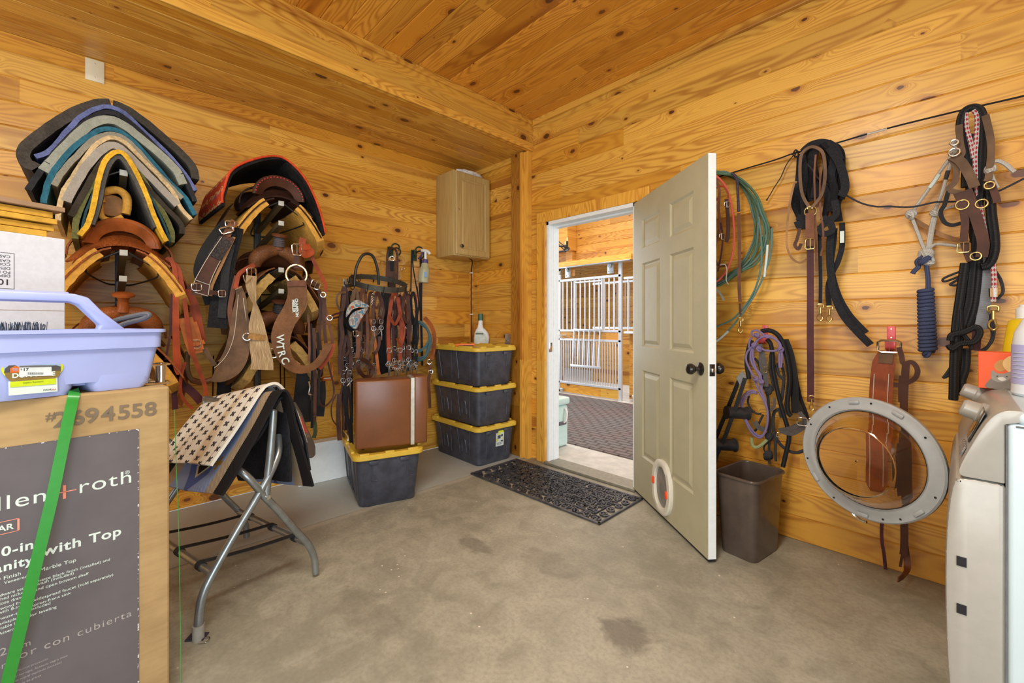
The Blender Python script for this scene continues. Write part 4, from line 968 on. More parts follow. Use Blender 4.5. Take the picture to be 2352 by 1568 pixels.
for i, k in ((legA, 3), (legB, 2)):
    p = Vector(i[k]); MB().tube([p, p + RAx * RL], .014, 12, sub=1).make('cross_tube', M_tube, t)
pl, pr_ = Vector(legA[3]), Vector(legB[2])
for a in (.10, .30, .52):
    b = MB(); u = Vector((0, 0, .016)); b.ribbon([pl + RAx * a + u, (pl + pr_) / 2 + RAx * a + u * .6, pr_ + RAx * a + u], .03, .003, (0, 0, 1)); b.tube([pl + RAx * (a - .015), pl + RAx * (a + .015)], .018, 10, sub=1); b.tube([pr_ + RAx * (a - .015), pr_ + RAx * (a + .015)], .018, 10, sub=1)
    b.make('webbing_strap', M_blackm, t)
for a in (-.016, RL + .016): MB().cyl(NR(566, 685) + RAx * a, NR(566, 685) + RAx * (a - .006), .009, 12).make('rivet', M_chrome, t)
ridge = NR(607, 215); MB().tube([ridge, ridge + RAx * RL], .016, 10, sub=1).make('ridge_tube', M_tube, t)
fa = low(legA)[0]; MB().cyl((fa.x, fa.y, .0), (fa.x, fa.y, .055), .020, 14).make('rubber_foot', plain('grey_boot', srgb(150, 146, 136), .6), t)
b = MB(); b.box((-.035, -.02, 0), (.03, .02, .004), Matrix.Translation((fa.x - .012, fa.y, .002)) @ Matrix.Rotation(.9, 4, 'Z')); o = b.make('foot_wrap', plain('dark_wrap', (.04, .035, .06), .5), t)
b = MB(); b.tube([(fa.x, fa.y - .02, .004), (fa.x + .02, fa.y + .03, .004), (fa.x + .045, fa.y + .02, .004), (fa.x + .03, fa.y - .005, .004)], .002, 5); b.make('cable_tie', M_chrome, t)

BC = (380, 860, 5.226)
def BP(cx, cy, a): p = AP(BC[0] + cx / BC[2], BC[1] + cy / BC[2], RO + RAx * a, RAx); return ((p - RO).dot(RBx), p.z)
def RZ(cx, cy): p = AP(BC[0] + cx / BC[2], BC[1] + cy / BC[2], RO, RBx); return ((p - RO).dot(RAx), p.z)
ridgep = [RZ(*q) for q in ((1240, 112), (1000, 155), (700, 232), (450, 290), (250, 345), (90, 415))]
def ridgez(a):
    P = sorted(ridgep)
    if a <= P[0][0]: return P[0][1]
    for i in range(len(P) - 1):
        if a <= P[i + 1][0]: f = (a - P[i][0]) / (P[i + 1][0] - P[i][0]); return P[i][1] * (1 - f) + P[i + 1][1] * f
    return P[-1][1]
rz0 = ridgez(0.0)
def sheet(name, profN, a_near, a_far, lift, th, mat, near_skew=0.0, wav=.006, seed=1, ksag=.7):
    """profN: profile (b,z) at the near edge, left hem to right hem"""
    P = catmull([Vector((p[0], p[1], 0)) for p in profN], 5); n = 16; G = []; zt_ = max(p.y for p in P); m = len(P)
    ti = max(range(m), key=lambda i: P[i].y)
    for i in range(n + 1):
        f = i / n; row = []
        for j, p in enumerate(P):
            h = abs(j - ti) / max(ti, m - ti)
            a = a_near + near_skew * h + (a_far - a_near) * f
            dz = (ridgez(a) - ridgez(a_near)) * (1 - (1 - ksag) * h)
            w_ = wav * math.sin(f * 9 + seed + j * .25) * h
            row.append(RP(a, p.x + w_, p.y + dz + lift))
        G.append(row)
    return MB().grid(G, th).make(name, mat)
def weave(s, u, v, fu=230.0, fv=120.0):
    k = s.math('MULTIPLY', s.math('SINE', s.math('MULTIPLY', u, fu)), s.math('SINE', s.math('MULTIPLY', v, fv * 6.28))); return k
# Navajo-pattern blanket
s = NT('navajo_blanket'); _, U = s.uv(); u, v = U[0], U[1]
wk = s.math('MULTIPLY', s.math('SINE', s.math('MULTIPLY', v, 900.0)), .0018); uu = s.math('ADD', u, wk)
def lt_(a, b_): return s.math('LESS_THAN', a, b_)
col = s.mix(lt_(uu, .50), srgb(172, 150, 122), srgb(140, 158, 198))
tri = s.math('ABSOLUTE', s.math('SUBTRACT', s.math('FRACT', s.math('DIVIDE', s.math('ADD', v, .045), .30)), .5))     # 0 at centre
zig = s.math('FLOOR', s.math('MULTIPLY', tri, 9.0)); zz = s.math('MULTIPLY', tri, .42)
d1 = s.math('ABSOLUTE', s.math('SUBTRACT', uu, .30))
col = s.mix(lt_(s.math('ADD', d1, s.math('MULTIPLY', zz, .8)), .135), col, srgb(84, 104, 168))
col = s.mix(lt_(s.math('ADD', d1, zz), .072), col, srgb(206, 204, 178))
col = s.mix(lt_(s.math('ADD', d1, zz), .050), col, srgb(38, 34, 34))
col = s.mix(lt_(uu, .20), col, srgb(140, 158, 198))
cx_ = s.math('ABSOLUTE', s.math('SUBTRACT', uu, .172)); cy_ = s.math('ABSOLUTE', s.math('SUBTRACT', s.math('FRACT', s.math('DIVIDE', v, .30)), .40)); cy_ = s.math('MULTIPLY', cy_, .30)
crs = s.math('MAXIMUM', s.math('MULTIPLY', lt_(cx_, .010), lt_(cy_, .028)), s.math('MULTIPLY', lt_(cx_, .030), lt_(cy_, .010)))
col = s.mix(crs, col, srgb(176, 128, 44))
col = s.mix(lt_(uu, .135), col, srgb(172, 150, 122)); col = s.mix(lt_(uu, .072), col, srgb(34, 31, 32))
hems = s.math('GREATER_THAN', uu, .505); col = s.mix(hems, col, srgb(172, 150, 122)); col = s.mix(s.math('GREATER_THAN', uu, .585), col, srgb(34, 31, 32))
wv = weave(s, u, v, 700.0, 110.0); col = s.mix(s.math('MULTIPLY', s.ramp01(wv, -.6, .8), .30), col, s.mix(1.0, col, (.45, .45, .45), 'MULTIPLY'))
s.out(col, .92, 0, .15); s.bump(wv, .8, .002); M_nav = s.m
pn = [BP(*q, -.03) for q in ((680, 1460), (830, 1235), (1000, 955), (1150, 690), (1275, 440), (1360, 270), (1425, 200), (1490, 290), (1560, 600), (1640, 900), (1710, 1180), (1755, 1350))]
o = sheet('saddle_blanket', pn, -.03, .64, .0, .010, M_nav); tag(o, 'woven blue, tan and black patterned blanket draped over the rack', 'saddle blanket')
# white pad with rows of small dark crosses
s = NT('cross_pattern_pad'); _, U = s.uv(); u, v = U[0], U[1]
P1 = .072
fu = s.math('SUBTRACT', s.math('FRACT', s.math('DIVIDE', u, P1)), .5); row = s.math('FLOOR', s.math('DIVIDE', u, P1)); par = s.math('MULTIPLY', s.math('MODULO', row, 2.0), .5)
fv = s.math('SUBTRACT', s.math('FRACT', s.math('ADD', s.math('DIVIDE', v, .046), par)), .5)
pu = s.math('ADD', fu, fv); pv = s.math('SUBTRACT', fu, fv)
au, av = s.math('ABSOLUTE', pu), s.math('ABSOLUTE', pv)
crs = s.math('MAXIMUM', s.math('MULTIPLY', lt_(au, .14), lt_(av, .42)), s.math('MULTIPLY', lt_(av, .14), lt_(au, .42)))
base = s.mix(s.ramp01(s.noise(s.comb(s.math('MULTIPLY', u, 9), s.math('MULTIPLY', v, 1.0), 0), 1, 2, .5), .45, .62), srgb(226, 222, 210), srgb(206, 184, 152))
base = s.mix(lt_(s.math('ABSOLUTE', s.math('SUBTRACT', u, .050)), .0022), base, srgb(160, 130, 100))
base = s.mix(crs, base, srgb(70, 66, 68)); s.out(base, .95, 0, .1); s.bump(s.noise(s.comb(u, v, 0), 400, 2, .6), .5, .002); M_crs = s.m
pc_ = [BP(*q, .10) for q in ((555, 1105), (640, 985), (760, 800), (900, 590), (1040, 390), (1150, 235), (1240, 150))]
bt_ = pc_[-1]; pr2 = [(bt_[0] + .05, bt_[1] - .01), (bt_[0] + .12, bt_[1] - .14), (bt_[0] + .17, bt_[1] - .30)]
o = sheet('saddle_pad', pc_ + pr2, .10, .66, .004, .012, M_crs, near_skew=-.02, seed=4); tag(o, 'off-white saddle pad patterned with rows of small dark crosses', 'saddle pad')
# black felt pad underneath, hanging lower on the right
pb = [BP(*q, .02) for q in ((1000, 900), (1150, 720), (1290, 480), (1365, 330), (1410, 280), (1440, 420), (1470, 800), (1500, 1280))]
o = sheet('felt_pad', pb, .02, .45, -.004, .010, fuzzy('black_felt', (.022, .022, .026)), near_skew=.0); tag(o, 'black felt pad hanging inside the patterned blanket on the rack', 'saddle pad')
pb = [BP(*q, .05) for q in ((1420, 265), (1480, 420), (1600, 780), (1655, 1130), (1560, 1240))]
G = []
G2 = [[RP(.0 + .10 * i, p[0] + .01 * i, p[1] - .00 * i) for p in pb[:4]] for i in range(4)]
o = MB().grid(G2, .008).make('felt_liner', fuzzy('charcoal_felt', (.03, .03, .034))); tag(o, 'charcoal felt liner hanging beside the black pad at the rack front', 'liner')
# grey pad with red emblem on the far right side
s = NT('grey_red_pad'); _, U = s.uv(); u, v = U[0], U[1]
n = s.noise(s.comb(u, v, 0), 30, 1.0, .4, 2.0); d = s.math('ADD', s.math('POWER', s.math('DIVIDE', s.math('SUBTRACT', u, .12), .05), 2.0), s.math('POWER', s.math('DIVIDE', s.math('SUBTRACT', v, .24), .08), 2.0))
c_ = s.mix(lt_(d, 1.0), srgb(104, 102, 102), srgb(224, 46, 44)); c_ = s.mix(s.math('MULTIPLY', s.math('LESS_THAN', s.math('ABSOLUTE', s.math('SUBTRACT', n, .5)), .018), lt_(d, 2.4)), c_, srgb(220, 216, 208)); s.out(c_, .9); M_gr = s.m
q = [[(1500, 330), (1560, 330), (1640, 470)], [(1560, 520), (1640, 560), (1700, 640)], [(1620, 720), (1700, 760), (1780, 800)], [(1690, 900), (1740, 930), (1800, 870)], [(1740, 980), (1780, 985), (1800, 960)]]
G = [[AP(BC[0] + x / BC[2], BC[1] + y / BC[2], RO + RAx * (.02 + .16 * j), RAx) for j, (x, y) in enumerate(r)] for r in q]
o = MB().grid(G, .012).make('emblem_pad', M_gr); tag(o, 'grey pad with a red emblem hanging on the right side of the rack', 'saddle pad')
# ================================================================= saddle racks, pads and saddles on the left wall
def strap(name, crop, plane, off, pts, w_, mat, parent=None, th=.004, face=None, wf=None, sub=5, closed=False, twist=None):
    P = tr(crop, plane, off, pts); m = sum(mpp(p) for p in P) / len(P)
    f = face if face else (CAM - P[len(P) // 2]).normalized() * 1.0
    f = Vector((f[0], f[1], 0 if not face else f[2]))
    return MB().ribbon(P, w_ / crop[2] * m, th, f, sub=sub, closed=closed, wf=wf, twist=twist).make(name, mat, parent)
def cord(name, crop, plane, off, pts, w_, mat, parent=None, sub=6, closed=False, seg=8, taper=None):
    P = tr(crop, plane, off, pts); m = sum(mpp(p) for p in P) / len(P)
    return MB().tube(P, w_ / crop[2] * m / 2, seg, closed, sub, taper).make(name, mat, parent)
def ringm(name, crop, plane, off, c, r, th, mat, parent, sx=1.0):
    p = tr(crop, plane, off, [c])[0]; m = mpp(p) / crop[2]
    f = (CAM - p); f.z = 0
    return MB().torus(p, f, r * m, th * m / 2, 20, sx).make(name, mat, parent)
def buckle(crop, plane, off, c, w_, h_, parent, mat=None, ang=0.0, name='buckle'):
    p = tr(crop, plane, off, [c])[0]; m = mpp(p) / crop[2]; f = (CAM - p); f.z = 0; f.normalize(); r = Vector((-f.y, f.x, 0)); u = Vector((0, 0, 1))
    ca, sa = math.cos(ang), math.sin(ang); rr = r * ca + u * sa; uu = u * ca - r * sa; W_, H_ = w_ * m / 2, h_ * m / 2
    b = MB(); P = [p + rr * (x * W_) + uu * (y * H_) + f * .003 for x, y in ((-1, -.7), (-.7, -1), (.7, -1), (1, -.7), (1, .7), (.7, 1), (-.7, 1), (-1, .7))]
    b.tube(P, max(.0016, W_ * .14), 6, True, 1); b.tube([p - uu * H_ + f * .004, p + uu * H_ + f * .007], .0014, 5, sub=1)
    return b.make(name, mat or M_chrome, parent)
def snap(crop, plane, off, c, L_, parent, mat=None, name='snap_hook'):
    """swivel eye, barrel and hook hanging down"""
    p = tr(crop, plane, off, [c])[0]; m = mpp(p) / crop[2]; f = (CAM - p); f.z = 0; f.normalize(); r = Vector((-f.y, f.x, 0)); L = L_ * m; z = Vector((0, 0, 1)); b = MB()
    q = lambda x, y: p + r * (x * L) - z * (y * L)
    b.tube([q(-.14, .16), q(-.14, 0), q(0, -.04), q(.14, 0), q(.14, .16)], .035 * L, 6, False, 3); b.tube([q(-.17, .17), q(.17, .17)], .04 * L, 6, sub=1)
    b.cyl(q(0, .16), q(0, .50), .065 * L, 10); b.tube([q(.02, .48), q(-.11, .62), q(-.12, .80), q(0, .92), q(.11, .82), q(.10, .70)], .042 * L, 7); b.tube([q(.04, .46), q(.09, .72)], .03 * L, 6, sub=1)
    return b.make(name, mat or M_brass, parent)
CAMDIR = None
M_lb = leather('saddle_brown_leather', srgb(164, 88, 40), .32, tool=.45, tscale=70)
M_lbp = leather('plain_saddle_leather', srgb(172, 92, 42), .28)
M_dk = leather('dark_brown_leather', srgb(68, 42, 32), .38, tool=.35, tscale=120)
M_dkp = leather('dark_plain_leather', srgb(86, 50, 34), .40)
M_md = leather('mid_brown_leather', srgb(124, 74, 46), .40)
M_gb = leather('grey_brown_leather', srgb(118, 88, 62), .45)
M_rb = leather('red_brown_leather', srgb(168, 70, 30), .42)
M_or = leather('orange_leather', srgb(204, 112, 46), .40)
M_tan = leather('tan_strap_leather', srgb(176, 128, 82), .5)
M_bl = leather('black_leather', (.013, .011, .011), .5)
M_mar = leather('maroon_leather', srgb(84, 40, 44), .4)
M_fl = fuzzy('golden_fleece', srgb(212, 158, 72), scale=45, var=.22)
M_flg = fuzzy('worn_tan_fleece', srgb(186, 150, 88), scale=45, var=.28)
M_st = plain('white_stitching', srgb(206, 196, 178), .7)
M_arm = plain('rack_steel', srgb(96, 100, 104), .4, .6, var=.2, scale=60)
M_armd = plain('rack_arm_paint', srgb(104, 92, 66), .5, .1, var=.1)
M_cap = plain('grey_end_cap', srgb(186, 186, 176), .6, var=.08)

def wall_rack(label, y, x1, arms, z0, z1):
    t = thing('saddle_rack', label, 'saddle rack', (0, y, z0), 'steel saddle racks on the left wall')
    MB().box((.001, y - .02, z0), (.032, y + .02, z1), bev=.002).make('upright', M_arm, t)
    for z, L, wires in arms:
        MB().add([(X_, y + sy * .0145, zz) for X_, zc_ in ((.03, z - .095 * L / .568), (L, z)) for sy, zz in ((-1, zc_ - .027), (1, zc_ - .027), (1, zc_), (-1, zc_))], [[0, 1, 2, 3], [4, 5, 6, 7], [0, 1, 5, 4], [1, 2, 6, 5], [2, 3, 7, 6], [3, 0, 4, 7]]).make('arm', M_armd, t, smooth=False); MB().box((L, y - .0155, z - .028), (L + .004, y + .0155, z + .001), bev=.001).make('end_cap', M_cap, t)
        if wires:
            for s_ in (-1, 1):
                MB().tube([(L - .012, y + s_ * .015, z - .008), (L - .018, y + s_ * .11, z - .07), (L - .02, y + s_ * .135, z - .105), (L - .04, y + s_ * .125, z - .13), (.10, y + s_ * .06, z - .14), (.03, y + s_ * .02, z - .14)], .0045, 7, sub=3).make('side_wire', M_blackiron, t)
    return t
Y1, Y2 = 2.316, 3.04
wall_rack('steel saddle rack on the wall under the pad stack', Y1, .568, [(1.951 + .014, .568, 1), (1.551 + .014, .568, 1), (1.44, .50, 0), (1.11, .56, 1)], .55, 2.02)
wall_rack('steel saddle rack on the wall under the red-edged pad', Y2, .568, [(1.938 + .014, .568, 1), (1.817 + .012, .568, 0), (1.526 + .014, .568, 1), (1.397 + .012, .568, 0), (1.115, .56, 1)], .55, 1.98)

# ---- the pad stack
def pad(name, label, pts, wpx, mat, x0=.06, x1=.60, crop=C1, seed=0, rag=.0012, rows=8, lean=0.0, cat='saddle pad', grp='saddle pads stacked on the left rack', both=True):
    x1 = x1 + .002 * seed - .012; P = catmull(tr(crop, 'x', x1, pts), 4); m = mpp(P[0]) / crop[2]; r = random.Random(seed); G = []
    for i in range(rows + 1):
        f = i / rows; x = x1 - (x1 - x0) * f
        G.append([Vector((x + (rag * r.uniform(-1, 1) if i == 0 else 0), p.y + rag * r.uniform(-1, 1) * (.5 if i else 1), p.z + lean * f + rag * r.uniform(-1, 1) * (.5 if i else 1))) for p in P])
    # centre the thickness on the traced line
    th = wpx * m; G2 = []
    for row in G:
        n_ = len(row); nr = []
        for j in range(n_):
            a = row[min(n_ - 1, j + 1)] - row[max(0, j - 1)]; nn_ = Vector((0, -a.z, a.y)).normalized(); nr.append(row[j] - nn_ * th / 2)
        G2.append(nr)
    mb = MB().grid([g[::-1] for g in G2] if False else G2, th * (1 if True else -1))
    o = mb.make(name, mat); tag(o, label, cat, grp); return o
fz = fuzzy
pad('saddle_pad', 'dark charcoal felt pad, left half of the outermost layer', [(765, 172), (700, 172), (560, 212), (420, 290), (290, 380), (190, 462), (158, 525), (185, 585), (240, 610)], 60, fz('charcoal_pad', srgb(70, 64, 58)), seed=1)
pad('saddle_pad', 'dark charcoal felt pad, right half of the outermost layer', [(785, 175), (880, 215), (1020, 312), (1150, 425), (1270, 535), (1338, 620), (1352, 695)], 52, fz('charcoal_pad_b', srgb(66, 62, 56)), seed=2)
pad('saddle_pad', 'pad edged in periwinkle blue wool, second layer', [(245, 540), (350, 495), (450, 380), (560, 265), (680, 204), (770, 198), (860, 238), (960, 330), (1080, 442), (1190, 552), (1280, 660), (1355, 775)], 30, fz('periwinkle_wool', srgb(98, 106, 150)), seed=3)
pad('saddle_pad', 'black felt pad under the periwinkle edge', [(195, 770), (240, 700), (330, 578), (430, 458), (560, 325), (680, 246), (770, 236), (860, 274), (960, 355), (1100, 492), (1220, 612), (1290, 712), (1350, 850)], 34, fz('black_wool', srgb(46, 46, 48)), seed=4)
pad('saddle_pad', 'pale grey-green felt pad, thick middle layer', [(300, 640), (400, 532), (520, 405), (640, 308), (760, 284), (870, 330), (1000, 434), (1120, 534), (1220, 634), (1268, 730)], 58, fz('grey_green_felt', srgb(150, 152, 138), var=.15), seed=5)
pad('saddle_pad', 'teal blue woven blanket in the stack', [(300, 860), (340, 705), (430, 565), (560, 436), (680, 362), (770, 350), (870, 390), (980, 492), (1080, 604), (1180, 722), (1290, 832), (1350, 945)], 32, fz('teal_wool', srgb(48, 98, 116), scale=60), seed=6)
pad('saddle_pad', 'grey felt pad beneath the teal blanket', [(375, 740), (435, 640), (560, 506), (660, 416), (770, 386), (860, 414), (960, 506), (1080, 642), (1200, 765), (1262, 830)], 34, fz('warm_grey_felt', srgb(140, 134, 118), var=.15), seed=7)
pad('saddle_pad', 'tan pad with cream piping in the stack', [(400, 980), (432, 800), (500, 690), (590, 552), (680, 446), (780, 408), (870, 446), (980, 552), (1100, 672), (1200, 790), (1250, 890), (1325, 975)], 28, fz('tan_wool', srgb(196, 170, 128)), seed=8)
pad('saddle_pad', 'light grey felt pad inside the tan one', [(460, 850), (520, 735), (600, 606), (700, 500), (790, 460), (880, 520), (1000, 640), (1120, 762), (1230, 875)], 50, fz('light_grey_felt', srgb(158, 150, 138), var=.12), seed=9)
pad('saddle_pad', 'dark brown pad inside the grey felt one', [(490, 950), (570, 810), (655, 655), (725, 560), (795, 505), (880, 560), (980, 705), (1120, 865), (1250, 1000), (1262, 1075)], 34, fz('dark_brown_felt', srgb(62, 54, 46)), seed=10)
pad('saddle_pad', 'olive and green striped blanket beside the yellow one', [(520, 1110), (530, 970), (590, 820), (660, 680), (730, 560), (800, 512), (870, 530), (960, 650), (1050, 790), (1130, 930), (1190, 1060), (1190, 1135)], 34, fz('olive_wool', srgb(104, 104, 62)), seed=11, x1=.595)
pad('saddle_pad', 'teal striped blanket layer next to the yellow one', [(560, 1080), (585, 960), (640, 800), (700, 640), (760, 545), (800, 525), (860, 540), (950, 660), (1040, 810), (1110, 950), (1165, 1080), (1175, 1135)], 14, fz('dark_teal_wool', srgb(44, 70, 76)), seed=12, x1=.605)
pad('saddle_pad', 'bright yellow wool pad, innermost arch of the stack', [(550, 1085), (612, 1000), (652, 850), (692, 662), (735, 560), (800, 510), (858, 522), (925, 615), (998, 762), (1058, 922), (1108, 1040), (1155, 1125)], 30, fz('yellow_wool', srgb(214, 164, 50), scale=60), seed=13, x1=.61)
pad('saddle_pad', 'grey felt lining under the yellow pad', [(640, 1010), (690, 860), (722, 690), (760, 590), (805, 545), (850, 560), (905, 640), (975, 780), (1035, 920), (1080, 1030)], 26, fz('lining_felt', srgb(84, 82, 78)), seed=14)
b = MB(); P_ = tr(C1, 'x', .42, [(730, 1010), (735, 800), (765, 660), (820, 610), (880, 640), (960, 760), (1040, 960), (1050, 1020)]); G = [[Vector((x, p.y, p.z)) for p in catmull(P_, 3)] for x in (.40, .30, .2, .10)]  # added black filler: stands in for the deep shade inside the arch
b.grid(G, .02); P2 = catmull(P_, 3); c_ = sum(P2, Vector()) / len(P2); b.add([(.12, p.y, p.z) for p in P2], [list(range(len(P2)))])
o = b.make('arch_shade_sheet', fz('black_arch_shade', (.012, .012, .012))); tag(o, 'black sheet added as the deep shade inside the yellow pad arch', 'saddle pad')
# rolled sheepskin
q = tr(C1, 'x', .50, [(775, 880)])[0]; m = mpp(q) / C1[2]
t = thing('sheepskin_roll', 'rolled golden sheepskin tucked on the rack above the tooled saddle', 'sheepskin', q)
MB().lathe([(.02, -.22), (70 * m, -.2), (78 * m, -.02), (74 * m, .0), (60 * m, .006), (.001, .008)], q, (1, 0, 0), 24).make('roll', M_tan, t)
b = MB(); P_ = tr(C1, 'x', .51, [(700, 860), (690, 800), (740, 780), (820, 775), (875, 820), (880, 890), (870, 940)]); b.tube(P_, 26 * m, 10); P_ = tr(C1, 'x', .51, [(690, 850), (700, 950), (770, 985), (850, 960)]); b.tube(P_, 20 * m, 10); b.make('fleece', M_fl, t)

# ---- western saddle
def saddle(y, z, xr, d, label, mats, horn=True, wrap=None, skirts=True, fen=True, kx=1.0, stitch=None, seat_m=None, fl=None, group=None):
    """d=+1 horn towards the room, -1 cantle towards the room; xr = wall distance of the end facing the room"""
    ml, mp_, mf = mats
    t = thing('saddle', label, 'saddle', (0.02, y, z), group)
    x0 = xr - (.27 if d > 0 else .31)
    def W(x, yy, zz): return Vector((x0 + d * x, y + yy * kx * d, z + zz))
    def sec(x, s, side, off=0.0):
        k = max(.0, 1 - abs((x + .01) / .345) ** 3.5) ** .45
        s2 = s * (.25 + .75 * k)
        return W(x, side * (.045 - off * .5 + (.235 - off) * s2 ** .85), -.012 - off - .30 * s2 ** 1.35)
    NX, NS = 14, 8
    for side in (-1, 1):
        G = [[sec(-.31 + .58 * i / NX, j / NS, side) for j in range(NS + 1)] for i in range(NX + 1)]
        g2 = G if side * d > 0 else [r[::-1] for r in G]
        MB().grid(g2, -.008 if False else .008).make('skirt', ml, t)
        G = [[sec(-.305 + .57 * i / NX, .17 + .82 * j / NS, side, .020) + Vector((0, 0, .004 * math.sin(i * 5 + j * 3))) for j in range(NS + 1)] for i in range(NX + 1)]
        g2 = G if side * d > 0 else [r[::-1] for r in G]
        MB().grid(g2, .048).make('fleece_lining', mf, t)
        if fen:
            G = [[W(.02 + (.075 + .02 * j / 8) * (i / 4 * 2 - 1), side * (.215 + .02 * math.sin(j * .5) + .05 * min(1, j / 3)), -.02 - .40 * j / 8) for j in range(9)] for i in range(5)]
            MB().grid(G, .006).make('fender', ml, t)
    # seat and jockeys
    def seat(u, v): # u -1..1 lateral, v 0..1 from fork to cantle
        x = .13 - .33 * v; dish = .085 - .085 * math.sin(math.pi * min(1, v * 1.05)) + .04 * v * v
        hw = .12 + .06 * math.sin(math.pi * v)
        return W(x, u * hw, dish * (1 - .4 * u * u) - .10 * abs(u) ** 2.2 + .01)
    MB().grid([[seat(-1 + 2 * j / 10, i / 10) for j in range(11)] for i in range(11)], .012).make('seat', seat_m or mp_, t)
    # cantle with rolled rim; back jockey below it
    def can(a, r, x): return W(x - .05 * r, .135 * math.cos(a) * (.45 + .55 * r), .015 + .125 * math.sin(a) * (.30 + .70 * r) if True else 0)
    G = [[can(math.pi * j / 16, .52 + .48 * i / 5, -.195) for j in range(17)] for i in range(6)]
    MB().grid(G, .014).make('cantle', mp_, t)
    MB().tube([can(math.pi * j / 16, 1.03, -.195) for j in range(17)], .013, 8, sub=2).make('cantle_rim', mp_, t)
    if stitch: 
        b = MB()
        for j in range(1, 22):
            a = math.pi * j / 22; p = can(a, 1.0, -.210); q_ = can(a + .05, 1.0, -.210); b.tube([p, q_], .0035, 5, sub=1)
        o_ = b.make('buckstitching', stitch, t); o_['kind'] = 'stuff'
    G = [[W(-.205 - .085 * i / 5, .215 * (j / 8 - 1) if False else (-.20 + .40 * j / 12) * (1 - .10 * i / 5), (.075 - .055 * i / 5) * (1 - ((j - 6) / 6) ** 2) - .075 * ((j - 6) / 6) ** 2 - .01) for j in range(13)] for i in range(6)]
    MB().grid(G, .010).make('back_jockey', ml, t)
    G = [[W(-.185 + .02 * i, .20 * math.cos(math.pi * j / 16), -.04 + .135 * math.sin(math.pi * j / 16) ** .8) for j in range(17)] for i in range(3)]
    MB().grid(G, .008).make('side_jockey', ml, t)
    # fork and swells
    def fk(a): return W(.165 + .01 * math.sin(a), .125 * math.cos(a), .01 + .095 * math.sin(a))
    MB().tube([fk(math.pi * (-.06 + 1.12 * j / 14)) for j in range(15)], .040, 12, sub=2, taper=lambda u: .72 + .42 * abs(math.sin(u * math.pi * 2)) ** .8 * 1.0).make('swell', ml, t)
    if horn:
        hb = W(.185, 0, .115); ax = (Vector((d * .28, 0, 1))).normalized()
        MB().lathe([(.034, 0), (.024, .02), (.021, .055), (.026, .072), (.045, .078), (.046, .088), (.036, .094), (0, .096)], hb, ax, 20).make('horn', mp_, t)
        if wrap:
            b = MB()
            for k in range(5): b.torus(hb + ax * (.022 + k * .011), ax, .029 - .001 * k, .0075, 18)
            b.make('horn_wrap', wrap, t)
    return t, W
gs = 'western saddles on the wall racks'
saddle(Y1, 1.575, .60, -1, 'tan tooled saddle with golden fleece, cantle facing out below the pad stack', (M_lb, M_lbp, M_fl), horn=False)
saddle(Y1, 1.145, .60, 1, 'basket-tooled tan saddle with bare horn behind the lavender caddy', (leather('basket_tooled_leather', srgb(164, 92, 44), .35, tool=.5, tscale=110), M_lbp, M_fl))
ts, W_ = saddle(Y2, 1.962, .60, -1, 'dark brown saddle with red-stitched cantle under the red-edged pad', (M_dk, M_dkp, M_fl), horn=False, stitch=plain('red_lacing', srgb(224, 60, 70), .6))
saddle(Y2, 1.548, .60, 1, 'worn tan saddle with rubber-wrapped horn, middle one on the rack', (leather('worn_tooled_leather', srgb(132, 84, 50), .36, tool=.4, tscale=80), M_md, M_flg), wrap=plain('grey_rubber_wrap', srgb(84, 78, 80), .6))
saddle(Y2, 1.135, .60, 1, 'dark worn saddle with black-wrapped horn, lowest on the rack', (leather('old_tooled_leather', srgb(110, 64, 38), .36, tool=.4, tscale=80), M_dkp, M_flg), wrap=plain('black_rubber_wrap', (.03, .03, .032), .6))
# horn of the dark saddle standing up inside the pad
hb = tr(C2, 'x', .22, [(812, 330)])[0]; MB().lathe([(.034, -.05), (.024, -.02), (.021, .05), (.026, .075), (.047, .082), (.048, .094), (.036, .10), (0, .102)], hb, (0, 0, 1), 20).make('horn', M_dkp, ts)

# ---- red-edged pad over the dark saddle
s = NT('southwest_pattern'); _, U = s.uv(); u, v = U[0], U[1]
n = s.noise(s.comb(s.math('MULTIPLY', u, 1.0), s.math('MULTIPLY', v, 3.0), 0), 26, 1.5, .5); st_ = s.math('FRACT', s.math('DIVIDE', s.math('ADD', v, s.math('MULTIPLY', s.math('ABSOLUTE', s.math('SUBTRACT', s.math('FRACT', s.math('MULTIPLY', u, 9)), .5)), .05)), .085))
c_ = s.mix(s.math('MULTIPLY', lt_(st_, .34), s.math('GREATER_THAN', n, .47)), srgb(196, 66, 30), srgb(206, 170, 118)); c_ = s.mix(s.math('MULTIPLY', s.math('GREATER_THAN', st_, .62), s.math('GREATER_THAN', n, .60)), c_, srgb(92, 78, 140)); s.out(c_, .9, 0, .15); s.bump(s.noise(s.comb(u, v, 0), 300, 2, .5), .6, .003); M_sw = s.m
t = thing('saddle_pad', 'black wool pad with red edging and red patterned top over the dark saddle', 'saddle pad', (.1, Y2, 1.9))
rp = [(352, 548), (352, 470), (372, 400), (420, 255), (520, 168), (700, 102), (860, 78), (980, 106), (1100, 205), (1200, 335), (1290, 520), (1350, 700), (1385, 850)]
P = catmull(tr(C2, 'x', .62, rp), 4)
def flare(f, p, k): return Vector((.62 - .53 * f, p.y - .035 * f * max(0, (3.0 - p.y)) / .3, p.z - .02 * f))
G = [[flare(i / 8, p, 0) for p in P] for i in range(9)]
MB().grid(G, -.004 if False else .004).make('patterned_top', M_sw, t)
G = [[(lambda w_: Vector((w_.x - .004, w_.y + (.014 if w_.y < 3.05 else -.016), w_.z - .016)))(flare(i / 8, p, 0)) for p in P] for i in range(9)]
MB().grid(G, .014).make('black_wool_lining', fz('black_shearling', srgb(34, 32, 32), scale=90, var=.5), t)
